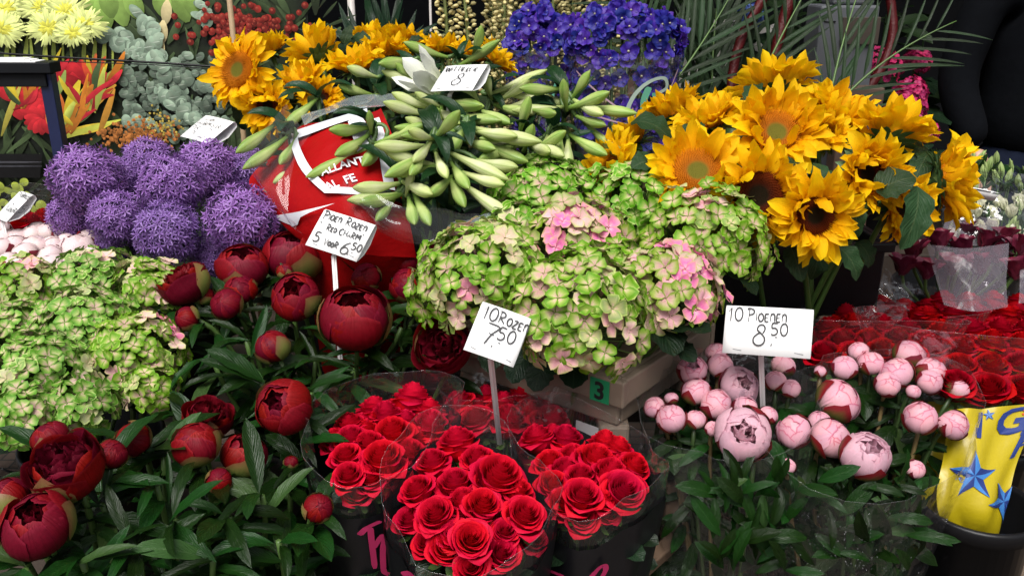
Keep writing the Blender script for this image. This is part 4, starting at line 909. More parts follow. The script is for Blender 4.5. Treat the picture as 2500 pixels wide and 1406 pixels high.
# pale peonies, far left
r = random.Random(5); PL = []
for (x, y, dp) in [(10, 585, 55), (45, 580, 50), (80, 575, 50), (118, 570, 52), (5, 610, 60), (38, 600, 55), (85, 605, 62), (130, 600, 50), (160, 590, 44), (20, 640, 50), (62, 622, 62), (190, 608, 78), (122, 628, 60), (175, 640, 48), (40, 645, 48), (125, 648, 60), (90, 560, 40), (150, 570, 44), (215, 585, 50), (225, 620, 48), (4, 560, 44)]:
    PL.append((x, y, dp*1.08, 1.78+(640-y)/80*.14, r.choice(['ball', 'ball', 'bud']), (r.uniform(-.3, .3), .8, .35)))
bPL = spot(100, 620, 1.86, .58)
peony_bouquet('peony_bouquet', 'bunch of pale blush peonies packed tight beside the alliums', PL, 'pale', bPL, (0, .9, .2), 23, 40, group='pale peonies', wrapit=False)
bucket(bPL, 'black bucket under the pale blush peonies', .12, .22)
# ================================================================== ALLIUMS
bAl = spot(390, 520, 1.92, .58)
for i, (px, py, rp, d, lab) in enumerate([
 (212, 437, 92, 1.84, 'tall purple allium globe nearest the blue post'), (176, 527, 62, 1.90, 'purple allium globe hanging low beside the pale peonies'),
 (288, 535, 76, 1.76, 'purple allium globe in front, above the lime hydrangeas'), (420, 458, 86, 1.78, 'purple allium globe in the middle of the bunch'),
 (410, 568, 86, 1.70, 'purple allium globe lowest in the middle of the bunch'), (590, 540, 98, 1.72, 'biggest purple allium globe below the red film'),
 (365, 398, 70, 1.95, 'purple allium globe at the back beside the card'), (505, 415, 84, 1.88, 'purple allium globe just below the 2,= card'),
 (520, 632, 58, 1.78, 'small purple allium globe above the red peonies'), (285, 600, 52, 1.84, 'purple allium globe peeping out under its neighbours'),
 (600, 420, 66, 1.92, 'purple allium globe behind the clear lily film'), (300, 440, 60, 1.92, 'purple allium globe in the gap behind the tall one'), (660, 580, 50, 1.80, 'purple allium globe in the shade below the red film')]):
    allium(P(px, py, d), rp*d/FPX*.90, lab, bAl+Vector((.05*math.cos(i), .05*math.sin(i), .03)), i+1, D(.1*math.cos(i*2), .9, .3))
bucket(bAl, 'black bucket under the purple alliums', .12, .24)

# ================================================================== SUNFLOWERS
bS = spot(2000, 450, 1.85, .58); bS2 = spot(1700, 450, 1.88, .58); bSL = spot(760, 220, 2.16, .58); bSL2 = spot(1050, 200, 2.22, .58)
SR = [ # px,py,radius px,depth,disc frac,kind,face,cup,messy,label
 (1703, 420, 132, 1.62, .50, 'light', (-.10, .42, .85), .30, .7, 'broad sunflower facing out with amber disc, above the hydrangeas'),
 (1895, 325, 136, 1.68, .46, 'light', (-.02, .35, .9), .42, .9, 'big central sunflower with olive centre and upright petals'),
 (1850, 478, 132, 1.58, .52, 'dark', (.0, -.05, 1), .35, 1.0, 'dark hearted sunflower at the edge of the hydrangeas'),
 (1990, 525, 126, 1.56, .44, 'dark', (.08, -.25, .9), .42, 1.2, 'dark hearted sunflower hanging lowest of the bunch'),
 (2300, 440, 130, 1.70, .42, 'light', (.93, .05, .25), .55, .9, 'sunflower in profile at the outer end of the bunch'),
 (2115, 425, 118, 1.60, .42, 'dark', (.15, -.10, .95), .75, 1.3, 'shaggy sunflower folding its petals over a dark disc'),
 (2165, 340, 124, 1.74, .40, 'light', (.15, .75, -.25), .35, .8, 'sunflower seen from behind next to the magenta flowers'),
 (2040, 285, 112, 1.78, .40, 'light', (.3, .55, .45), .6, 1.2, 'ragged sunflower below the grey post'),
 (1895, 228, 120, 1.90, .42, 'light', (0, .75, -.3), .45, .7, 'topmost sunflower against the palm leaves'),
 (1735, 300, 108, 1.78, .42, 'light', (-.25, .8, .25), .55, .8, 'upright sunflower behind the broad amber one'),
 (1645, 285, 100, 1.88, .40, 'light', (-.3, .8, -.15), .6, .8, 'back row sunflower near the blue delphiniums'),
 (1545, 350, 92, 1.84, .40, 'light', (-.6, .6, .1), .7, 1., 'sunflower leaning towards the lily buds'),
 (1500, 408, 96, 1.74, .40, 'light', (-.65, .25, .5), .6, 1., 'orange sunflower squeezed between lilies and hydrangeas'),
 (2205, 505, 104, 1.64, .46, 'dark', (.35, -.35, .7), .45, 1.2, 'shadowed dark sunflower behind a hanging leaf'),
 (2010, 335, 84, 1.70, .38, 'light', (.1, .35, .8), .9, 1.3, 'half closed sunflower between two large heads'),
 (1790, 395, 76, 1.70, .38, 'light', (.2, .5, .7), .9, 1.3, 'small crumpled sunflower right of the broad amber one'),
]
SUNR = []
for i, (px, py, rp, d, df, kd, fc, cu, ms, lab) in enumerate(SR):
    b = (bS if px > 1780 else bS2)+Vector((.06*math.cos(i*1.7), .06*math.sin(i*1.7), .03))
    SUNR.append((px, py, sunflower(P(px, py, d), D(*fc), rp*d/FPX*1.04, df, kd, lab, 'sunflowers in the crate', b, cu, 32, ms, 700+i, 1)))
def near(lst, x, y): return min(lst, key=lambda s: (s[0]-x)**2+(s[1]-y)**2)[2]
for (bx, by, bd, tx, ty, td, nh, wd) in [(1540, 300, 1.78, 1668, 312, 1.74, (0, .8, .6), 1.), (1690, 350, 1.68, 1698, 270, 1.70, (-.3, .3, .9), .9), (1600, 395, 1.66, 1545, 400, 1.62, (0, .5, .8), 1.2), (2140, 470, 1.56, 2240, 420, 1.54, (0, .6, .8), 1.3), (2240, 455, 1.56, 2218, 615, 1.53, (.3, .2, 1), .72), (2070, 470, 1.58, 2112, 590, 1.55, (0, .2, 1), .55), (1890, 420, 1.60, 1980, 375, 1.60, (0, .8, .5), .7), (2000, 400, 1.62, 2005, 460, 1.58, (.2, .4, .9), .9), (1835, 255, 1.78, 1845, 175, 1.80, (-.5, .2, .8), .8), (1930, 245, 1.78, 1960, 215, 1.78, (.4, .3, .8), .9), (2080, 330, 1.70, 2070, 365, 1.66, (0, .5, .8), 1.1), (2040, 600, 1.60, 2120, 680, 1.58, (.2, .5, .8), .9), (1930, 600, 1.64, 1960, 690, 1.62, (-.2, .4, .8), .9), (2230, 340, 1.75, 2260, 420, 1.72, (.5, .3, .8), .8), (2270, 370, 1.74, 2232, 440, 1.7, (-.3, .5, .8), .9), (1990, 580, 1.7, 2000, 690, 1.68, (.2, .3, .8), .9), (2090, 590, 1.7, 2150, 650, 1.68, (.2, .4, .8), 1.)]:
    leaf(near(SUNR, (bx+tx)/2, (by+ty)/2), SUN_LEAF, P(bx, by, bd), P(tx, ty, td), D(*nh), wid=wd)
SL = [
 (582, 172, 96, 1.94, .50, 'light', (-.40, .08, .9), .02, .25, 'sunflower facing out beside the wooden stake'),
 (660, 128, 70, 2.10, .38, 'light', (-.3, .7, .2), .7, 1., 'small sunflower head peeking over the bunch by the stake'),
 (778, 138, 86, 2.06, .40, 'light', (-.35, .6, -.3), .45, .6, 'tall rounded sunflower rising above the left bunch'),
 (742, 205, 78, 2.00, .40, 'light', (-.2, .55, .4), .6, 1., 'low sunflower in front of the tall rounded one'),
 (655, 258, 80, 1.94, .42, 'dark', (-.2, -.35, .85), .5, 1.1, 'drooping sunflower with hidden dark disc above the lily film'),
 (868, 168, 82, 2.04, .40, 'light', (-.1, .7, .25), .6, .8, 'sunflower left of the uppermost lily buds'),
 (945, 135, 76, 2.12, .40, 'light', (0, .8, .1), .55, .8, 'sunflower behind the single white opening lily'),
 (985, 112, 70, 2.22, .40, 'light', (.1, .8, -.1), .6, .8, 'sunflower in the back row under the dracaena leaves'),
 (1080, 128, 68, 2.18, .40, 'light', (0, .8, .1), .6, .8, 'sunflower right behind the lily price card'),
 (1150, 145, 66, 2.14, .40, 'light', (.2, .7, .1), .6, .8, 'sunflower by the beige seed stalks'),
 (1205, 150, 66, 2.10, .40, 'light', (.5, .5, .1), .6, .8, 'sunflower touching the blue delphinium film'),
 (785, 240, 62, 1.98, .40, 'dark', (0, .2, .8), .6, 1., 'shaded sunflower just above the silvery film'),
 (910, 105, 66, 2.24, .40, 'light', (-.1, .85, -.1), .6, .8, 'sunflower half hidden in the back row beside a leaf'),
]
SUNL = []
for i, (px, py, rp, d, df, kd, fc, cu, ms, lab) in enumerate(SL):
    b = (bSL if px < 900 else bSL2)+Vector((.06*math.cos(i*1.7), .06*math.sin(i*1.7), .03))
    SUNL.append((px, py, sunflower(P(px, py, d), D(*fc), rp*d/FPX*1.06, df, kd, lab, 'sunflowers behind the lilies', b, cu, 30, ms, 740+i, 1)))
for (bx, by, bd, tx, ty, td, nh, wd) in [(585, 245, 2.0, 590, 320, 1.98, (0, .3, .9), .7), (840, 110, 2.1, 858, 60, 2.1, (0, .3, .9), .8), (640, 200, 2.0, 655, 150, 2.0, (.3, .3, .9), .9), (860, 90, 2.14, 905, 100, 2.1, (0, .6, .8), .9), (1000, 105, 2.1, 1035, 85, 2.1, (0, .6, .8), .9), (690, 230, 1.95, 715, 240, 1.92, (0, .6, .8), 1.), (605, 250, 2.02, 618, 330, 2.0, (.2, .3, .9), .7), (700, 160, 2.05, 690, 205, 2.0, (.2, .3, .9), .8)]:
    leaf(near(SUNL, (bx+tx)/2, (by+ty)/2), SUN_LEAF, P(bx, by, bd), P(tx, ty, td), D(*nh), wid=wd)
bucket(bSL, 'black bucket under the sunflowers by the stake', .12, .26); bucket(bSL2, 'black bucket under the sunflowers behind the lilies', .12, .26); bucket(bS2, 'black bucket under the sunflowers near the delphiniums', .12, .26)

# ================================================================== LILIES
bL = spot(1060, 480, 1.82, .42); bL2 = spot(1370, 380, 1.90, .42); bL3 = spot(820, 420, 1.90, .42)
LST = [ # stem top px,py,depth, bucket, label
 (705, 325, 1.80, bL3, 'lily stem with drooping buds over the purple alliums'),
 (778, 245, 1.88, bL3, 'lily stem with one bud in front of the drooping sunflower'),
 (912, 318, 1.70, bL, 'lily stem whose buds hang in front of the red film'),
 (985, 440, 1.64, bL, 'lily stem low in front, buds behind the clear film edge'),
 (1062, 330, 1.62, bL, 'lily stem with a single arching bud in the front middle'),
 (1100, 385, 1.64, bL, 'lily stem carrying the long buds pointing to the hydrangeas'),
 (1138, 300, 1.72, bL, 'lily stem in the centre below the 8,= card'),
 (1070, 250, 1.78, bL, 'lily stem at the foot of the 8,= card'),
 (1020, 190, 1.90, bL3, 'lily stem with the only opening white flower'),
 (920, 215, 1.90, bL3, 'lily stem with pale buds over the silvery film'),
 (1120, 150, 1.98, bL, 'lily stem behind the 8,= card with one bud pointing up'),
 (1195, 235, 1.84, bL2, 'lily stem right of the 8,= card with long pale buds'),
 (1378, 230, 1.78, bL2, 'lily stem in front of the blue delphiniums'),
 (1350, 320, 1.76, bL2, 'lily stem between the delphiniums and the hydrangeas'),
 (1280, 330, 1.74, bL2, 'lily stem with an upright bud in the right half'),
]
BUDS = [ # base, tip, stem, pale
 (775, 240, 697, 315, 1, 0), (672, 303, 580, 380, 0, 0), (702, 333, 602, 425, 0, 0), (722, 340, 688, 412, 0, 0), (762, 395, 668, 453, 0, 1),
 (905, 310, 803, 332, 2, 0), (900, 360, 750, 440, 2, 0), (945, 335, 885, 412, 2, 0), (1045, 367, 942, 445, 4, 0), (978, 447, 862, 475, 3, 1),
 (980, 442, 1056, 483, 3, 1), (1010, 470, 1048, 557, 3, 0), (1089, 368, 1241, 447, 5, 1), (1142, 309, 1320, 364, 6, 1), (1129, 342, 1210, 372, 6, 0),
 (1179, 346, 1283, 410, 6, 0), (1160, 390, 1262, 424, 5, 1), (1126, 419, 1232, 465, 5, 1), (1115, 437, 1258, 556, 5, 1), (1146, 262, 1252, 309, 7, 0),
 (1075, 245, 1180, 275, 7, 0), (1268, 326, 1290, 238, 14, 0), (1190, 232, 1340, 183, 11, 1), (1373, 216, 1270, 230, 12, 0), (1382, 265, 1492, 240, 12, 0),
 (1219, 225, 1387, 262, 11, 1), (1404, 282, 1475, 318, 12, 0), (1431, 304, 1526, 395, 12, 0), (1389, 326, 1475, 392, 13, 0), (1387, 340, 1385, 422, 13, 1),
 (1347, 375, 1276, 408, 13, 0), (1298, 268, 1356, 284, 14, 0), (1095, 141, 983, 117, 10, 0), (1014, 146, 925, 163, 8, 0), (923, 190, 846, 170, 9, 1),
 (1153, 141, 1184, 70, 10, 0), (915, 234, 826, 216, 9, 0), (1051, 265, 954, 240, 7, 1), (1078, 262, 1010, 236, 7, 1), (1064, 265, 1124, 309, 7, 1),
 (1078, 247, 1175, 265, 7, 0), (1086, 326, 987, 302, 6, 1), (1030, 205, 930, 186, 8, 1), (1290, 350, 1345, 385, 14, 1), (1205, 255, 1290, 290, 11, 0), (1060, 340, 995, 325, 4, 1), (960, 260, 915, 240, 9, 0)]
r = random.Random(55)
for s_ in range(2, 15):
    for k in range(5 if s_ in (3, 4, 5, 6, 7, 11, 12, 13, 14) else 3):
        px, py, d = LST[s_][:3]; an = r.uniform(0, 6.28); L = r.uniform(105, 165); bx, by = px+18*math.cos(an)+r.uniform(-20, 20), py+25+16*math.sin(an)
        if s_ == 8 and k: continue
        BUDS.append((bx, by, bx+L*math.cos(an), by+abs(L*math.sin(an))*.55*(1 if r.random() < .7 else -.8), s_, r.random() < .35))
lst = []
for i, (px, py, d, bk, lab) in enumerate(LST):
    r = random.Random(900+i); b = bk+Vector((r.uniform(-.06, .06), r.uniform(-.05, .05), .03)); t = thing('lily', lab, 'lily', b, 'white lily stems'); top = P(px, py, d); pts = bez(top, top-Vector((0, 0, .12)), b+Vector((0, 0, .2)), b, 10); stem_obj(t, pts, .0055); lst.append((t, top))
    for k in range(16):
        q = pts[min(7, k//3)]; an = r.uniform(0, 6.28); dr = Vector((math.cos(an)*.7, math.sin(an)*.7-.3, r.uniform(-.2, 1.1))).normalized(); leaf(t, LILY_LEAF, q, q+dr*r.uniform(.06, .12), Vector((0, -.3, 1)), k=r.randrange(3), wid=1.3)
for i, (bx, by, tx, ty, s, pale) in enumerate(BUDS):
    t, top = lst[s]; d = LST[s][2]; r = random.Random(1000+i); base = P(bx, by, d-.01); tip = P(tx, ty, d-.05-r.uniform(0, .03)); v = tip-base; L = v.length
    me = (LILY_P if pale else LILY)[r.randrange(2)]; tk = (1.15 if L < .075 else 1.0)*r.uniform(.88, 1.02)
    o = mk('bud', me, t, frame(base, v, D(r.uniform(-.5, .5), 1, .3), (max(min(.118*tk, L*1.25), L*tk*.82), L, max(min(.118*tk, L*1.25), L*tk*.82))))
    g = G(); tubeg(g, bez(top, top+Vector((0, 0, .02)), base-v*.25+Vector((0, 0, .012)), base+v*.02, 7), [.004]*5+[.0045, .005], 6); mk('flower_stalk', g.mesh('flower_stalk', MAT['stem']), t)
# one opening lily
t, top = lst[8]; base = P(1080, 228, 1.86); ax = (P(985, 150, 1.80)-base).normalized()
for k in range(6):
    M = zframe(base, ax, k*1.0472+.3) @ Matrix.Translation((0, .008, 0)) @ Matrix.Rotation(1.38-.10*(k % 2), 4, 'X'); mk('petal', LILY_PETAL, t, M @ Matrix.Diagonal((.108, .108, .108, 1)))
g = G(); tubeg(g, [base, P(1095, 240, 1.88), top], .005, 6); mk('flower_stalk', g.mesh('flower_stalk', MAT['stem']), t)
bucket(bL, 'black bucket under the lilies in the middle', .12, .26); bucket(bL2, 'black bucket under the lilies by the delphiniums', .11, .26); bucket(bL3, 'black bucket under the lilies wrapped in red film', .11, .26)

# ================================================================== printed films
def bilin(rows):
    """smooth surface through rows of world points: f(u,v)->(point, normal to viewer)"""
    A = np.array([[tuple(p) for p in r_] for r_ in rows]); nr, nc = A.shape[:2]
    def ev(u, v):
        def interp(c, t):
            n = len(c)-1; x = min(max(t, 0), 1)*n; i = min(int(x), n-1); f = x-i; p0 = c[max(i-1, 0)]; p1 = c[i]; p2 = c[i+1]; p3 = c[min(i+2, n)]
            return .5*((2*p1)+(-p0+p2)*f+(2*p0-5*p1+4*p2-p3)*f*f+(-p0+3*p1-3*p2+p3)*f**3)
        return interp([interp(A[j], u) for j in range(nr)], v)
    def f(u, v):
        p = ev(u, v); e = 1e-3; du = ev(min(u+e, 1), v)-ev(max(u-e, 0), v); dv = ev(u, min(v+e, 1))-ev(u, max(v-e, 0)); n = Vector(np.cross(du, dv)).normalized(); q = Vector(p)
        if n.dot(CAMP-q) < 0: n = -n
        return q, n
    return f
def sheet(name, f, mat, parent, nu=24, nv=20, wob=0., seed=0, thick=0.):
    r = np.random.default_rng(seed); ph = r.uniform(0, 6.28, 4); V = []; UV = []
    for j in range(nv):
        for i in range(nu):
            u, v = i/(nu-1), j/(nv-1); p, n = f(u, v); V.append(tuple(p+n*wob*(math.sin(7*u+5*v+ph[0])+.6*math.sin(13*u-9*v+ph[1])))); UV.append((u, v))
    g = G(); g.add(V, gridF(nu, nv), UV); return mk(name, g.mesh(name, mat), parent)
def ppoly(g, pts, f, off=.0012, sub=10, mi=0):
    """flat printed polygon on surface f: pts is a quad or a convex ring in uv"""
    pts = np.array(pts, float)
    if len(pts) == 4:
        V = [];
        for j in range(sub+1):
            for i in range(sub+1):
                a, b = i/sub, j/sub; q = (pts[0]*(1-a)+pts[1]*a)*(1-b)+(pts[3]*(1-a)+pts[2]*a)*b; p, n = f(*q); V.append(tuple(p+n*off))
        g.add(V, gridF(sub+1, sub+1), mi=mi)
    else:
        c = pts.mean(0); m = len(pts); rings = 4; V = []
        for j in range(rings+1):
            for q in pts: p, n = f(*(c+(q-c)*(j/rings))); V.append(tuple(p+n*off))
        g.add(V, gridF(m, rings+1, True), mi=mi)
_dg = None
def text_mesh(txt, shear=0., bold=.0):
    cu = bpy.data.curves.new('t', 'FONT'); cu.body = txt; cu.size = 1; cu.shear = shear; cu.offset = bold; cu.resolution_u = 3; ob = bpy.data.objects.new('t', cu); COL.objects.link(ob)
    me = bpy.data.meshes.new_from_object(ob.evaluated_get(bpy.context.evaluated_depsgraph_get())); V = np.array([v.co[:2] for v in me.vertices]); F = [tuple(p.vertices) for p in me.polygons]
    bpy.data.objects.remove(ob); bpy.data.curves.remove(cu); bpy.data.meshes.remove(me); return V, F
def ptext(g, txt, f, u0, v0, su, sv, off=.0015, shear=0., bold=.015, mi=0, rot=0., mirror=False):
    V, F = text_mesh(txt, shear, bold)
    if mirror: V = V*np.array([-1, 1]) + np.array([V[:, 0].max(), 0])
    c, s = math.cos(rot), math.sin(rot); out = []
    for x, y in V:
        xr, yr = x*c-y*s, x*s+y*c; p, n = f(u0+xr*su, v0+yr*sv); out.append(tuple(p+n*off))
    g.add(out, F, mi=mi)
# red film sleeve round the lily bunch
rows = [[P(735, 582, 1.70), P(830, 610, 1.62), P(920, 625, 1.62), P(1010, 628, 1.68)],
        [P(668, 520, 1.74), P(770, 530, 1.63), P(880, 545, 1.60), P(1000, 550, 1.66)],
        [P(608, 446, 1.80), P(720, 450, 1.68), P(850, 440, 1.63), P(985, 450, 1.68)],
        [P(660, 380, 1.84), P(740, 370, 1.74), P(850, 345, 1.70), P(965, 350, 1.72)],
        [P(700, 325, 1.88), P(770, 305, 1.80), P(850, 285, 1.77), P(930, 262, 1.80)]]
fr_ = bilin(rows)
lw = thing('lily_wrap', 'red printed film sleeve with white frame round the lily bunch', 'flower wrap', bL3+Vector((.1, -.05, 0)))
sheet('red_film', fr_, MAT['red_paper'], lw, 40, 34, .005, 3)
# the sleeve closes behind as a cone to the bucket
tail = [[bL3+Vector((-.04, -.05, .1)), bL3+Vector((0, -.08, .1)), bL3+Vector((.05, -.08, .1)), bL3+Vector((.1, -.06, .1))], rows[0]]
sheet('red_film', bilin(tail), MAT['red_paper'], lw, 16, 8, .001, 4)
g = G()
uvpix = lambda px, py, f=fr_: invsurf(f, px, py)
U = lambda *a: [uvpix(*p) for p in a]
ppoly(g, U((714, 330), (896, 273), (900, 290), (728, 346)), fr_, .008); ppoly(g, U((714, 330), (733, 338), (816, 470), (798, 476)), fr_, .008)
ppoly(g, U((798, 476), (816, 462), (960, 476), (955, 490)), fr_, .008); ppoly(g, U((852, 305), (882, 292), (915, 345), (872, 380)), fr_, .008); ppoly(g, U((905, 300), (925, 295), (960, 470), (935, 465)), fr_, .008)
ppoly(g, U((672, 530), (822, 500), (760, 520), (715, 545)), fr_, .008); ppoly(g, U((700, 530), (745, 525), (735, 545), (722, 550)), fr_, .008)
for tx, (x, y) in (('ALLANT', (792, 436)), ('AL  FE', (806, 470))):
    a = uvpix(x, y); b = uvpix(x+100, y-32); rot = math.atan2(b[1]-a[1], b[0]-a[0]); ptext(g, tx, fr_, a[0], a[1], .068, .062, .0085, 0, .02, rot=rot)
mk('white_print', g.mesh('white_print', MAT['white_print'], False), lw)
# silvery film above and clear film in front
f2 = bilin([[P(740, 300, 1.78), P(830, 275, 1.74), P(930, 258, 1.76), P(1010, 262, 1.80)], [P(735, 280, 1.86), P(830, 248, 1.84), P(940, 232, 1.84), P(1000, 240, 1.86)]]); sheet('silver_film', f2, MAT['foil'], lw, 26, 10, .004, 5)
f3 = bilin([[P(740, 575, 1.60), P(690, 520, 1.60), P(630, 440, 1.66)], [P(700, 520, 1.58), P(640, 430, 1.62), P(585, 375, 1.70)], [P(720, 400, 1.62), P(690, 345, 1.66), P(640, 330, 1.70)], [P(760, 330, 1.66), P(720, 290, 1.70), P(700, 255, 1.74)]]); sheet('clear_film', f3, MAT['cello_soft'], lw, 16, 20, .003, 6)
f4 = bilin([[P(860, 525, 1.57), P(980, 590, 1.53), P(1090, 585, 1.54), P(1180, 560, 1.58)], [P(835, 470, 1.58), P(930, 520, 1.53), P(1050, 548, 1.53), P(1170, 535, 1.58)], [P(850, 425, 1.60), P(900, 462, 1.57), P(1000, 510, 1.56), P(1120, 520, 1.6)]]); sheet('clear_film', f4, MAT['cello_soft'], lw, 26, 14, .006, 7)
f5 = bilin([[P(1078, 572, 1.57), P(1120, 574, 1.55), P(1190, 550, 1.56)], [P(1095, 552, 1.60), P(1135, 535, 1.58), P(1200, 522, 1.60)]]); sheet('silver_film', f5, MAT['foil'], lw, 12, 8, .003, 8)

# ================================================================== DELPHINIUMS
def _delph():
    out = []
    for sd in range(5):
        out.append(floret_mesh(sd+200, MAT['delph'], 5, 1.0, .3, .3, .12, .45))
    return out
DEL = _delph()
g = G(); lathe(g, [(.001, .16), (.07, .13), (.10, .05), (.04, .0)], 7); EYE = g.mesh('flower_eye', MAT['delph_eye'])
def delphinium(label, x0, x1, ytop, ybot, d, seed, nfl, logo=False):
    r = random.Random(seed); b = P((x0+x1)/2, 300, d+.05); b.z = .58; t = thing('delphinium_bouquet', label, 'delphinium bouquet', b, 'wrapped blue delphiniums'); cx = (x0+x1)/2; hw = (x1-x0)/2
    c = P(cx, (ytop+ybot)/2, d+.05); ns = 12; stems = []
    for k in range(ns):
        a = 6.28*k/ns; rr = hw*d/FPX*.62*(1 if k else 0); tp = P(cx, ytop+18, d+.05)+Vector((rr*math.cos(a), rr*math.sin(a)*.7, r.uniform(-.02, .03)))
        g = G(); tubeg(g, [tp, tp.lerp(b, .5)+Vector((0, 0, 0)), b+Vector((r.uniform(-.02, .02), r.uniform(-.02, .02), .03))], .004, 5); o = mk('flower_stem', g.mesh('flower_stem', MAT['stem']), t); stems.append((o, tp, b))
    A_x, A_y = hw*d/FPX, hw*d/FPX*.75; tc = P(cx, ytop+10, d+.05)
    for i in range(nfl):
        if i < nfl*.42:      # top of the bunch
            rr = math.sqrt(r.random()); an = r.uniform(0, 6.28); pos = tc+Vector((A_x*rr*math.cos(an), A_y*rr*math.sin(an), .045*(1-rr*rr)+r.uniform(-.03, .025))); nn = Vector((math.cos(an)*rr, math.sin(an)*rr-.8, r.uniform(.2, 1.2))).normalized()
        else:                # sides
            an = r.uniform(math.pi*.9, math.pi*2.1); f = r.random()**1.2; sh = 1-.35*f; pos = tc+Vector((A_x*sh*math.cos(an), A_y*sh*math.sin(an), -.01-.26*f)); nn = Vector((math.cos(an)+r.uniform(-.3, .3), math.sin(an)-.3, r.uniform(-.2, .8))).normalized()
        s = .042*r.uniform(.8, 1.2); o = min(stems, key=lambda q: (q[1]-pos).length)[0]
        M = zframe(pos, nn, r.uniform(0, 6.28), s); mk('floret', DEL[r.randrange(5)], o, M); mk('flower_eye', EYE, o, M @ Matrix.Diagonal((.75, .75, .8, 1)))
    n = 36; ring = []
    for k in range(n):
        a = 6.2832*k/n; q = P(cx, ybot-160, d+.05); ring.append(q+Vector((math.cos(a)*hw*d/FPX*1.02, math.sin(a)*hw*d/FPX*.8, .0)))
    wr = wrap(t, ring, b, .06, 'cellophane_wrap', 'cello', .35, 1., seed, fold=.002, nv=10)
    cc = sum(ring, Vector())/n
    def surf(u, v):
        k = (u % 1.)*n; i0 = int(k) % n; rp = ring[i0].lerp(ring[(i0+1) % n], k-int(k)); d0 = rp-cc; d0.z = 0; d0.normalize(); e = v**.85; return (b+d0*.06)*(1-e)+rp*e+d0*.004, d0
    g = G()
    pu = lambda px: .75+math.asin(max(-1, min(1, (px-cx)/hw)))/6.2832
    pv_ = lambda py: max(.05, 1-(py-(ybot-160))/700.)**(1/.85)
    Q = lambda *p: smoothpts([(pu(x), pv_(y)) for x, y in p], 7)
    if logo:
        ribbon(g, Q((1596, 212), (1618, 200), (1612, 180), (1590, 178), (1562, 190), (1538, 214), (1524, 244), (1528, 262), (1542, 256)), .012, surf, .002)
        ribbon(g, Q((1584, 210), (1592, 228), (1604, 242), (1614, 238)), .011, surf, .002, mi=1); ribbon(g, Q((1572, 196), (1562, 226), (1564, 258)), .020, surf, .0025, mi=1)
        for st_ in (((1405, 165), (1480, 230), (1568, 282)), ((1405, 250), (1500, 276), (1570, 288)), ((1590, 275), (1622, 220), (1645, 160)), ((1586, 282), (1576, 230))): ribbon(g, Q(*st_), .006, surf, .0015, mi=2)
        mk('logo_print', g.mesh('logo_print', [MAT['sage_print'], MAT['green_print'], MAT['pink_strip']]), wr)
    else:
        ribbon(g, smoothpts([(.80, .70), (.805, .80), (.815, .86), (.83, .88)], 7), .014, surf, .002, mi=1); ribbon(g, smoothpts([(.70, .9), (.74, .82), (.80, .78)], 7), .006, surf, .002, mi=2)
        mk('logo_print', g.mesh('logo_print', [MAT['sage_print'], MAT['green_print'], MAT['pink_strip']]), wr)
    return t
MAT['pink_strip'] = basic('mauve_print', (.42, .28, .34), .5, 0)
delphinium('blue delphinium bunch in printed film at the seed stalks', 1235, 1400, 75, 280, 2.22, 31, 130)
delphinium('wide blue delphinium bunch, its film printed with a green logo', 1385, 1668, 70, 290, 2.12, 32, 260, True)
bucket(P(1318, 300, 2.27)*1.0+Vector((0, 0, .58-P(1318, 300, 2.27).z)), 'black bucket of the small delphinium bunch', .08, .24); bucket(P(1526, 300, 2.17)+Vector((0, 0, .58-P(1526, 300, 2.17).z)), 'black bucket of the wide delphinium bunch', .10, .24)
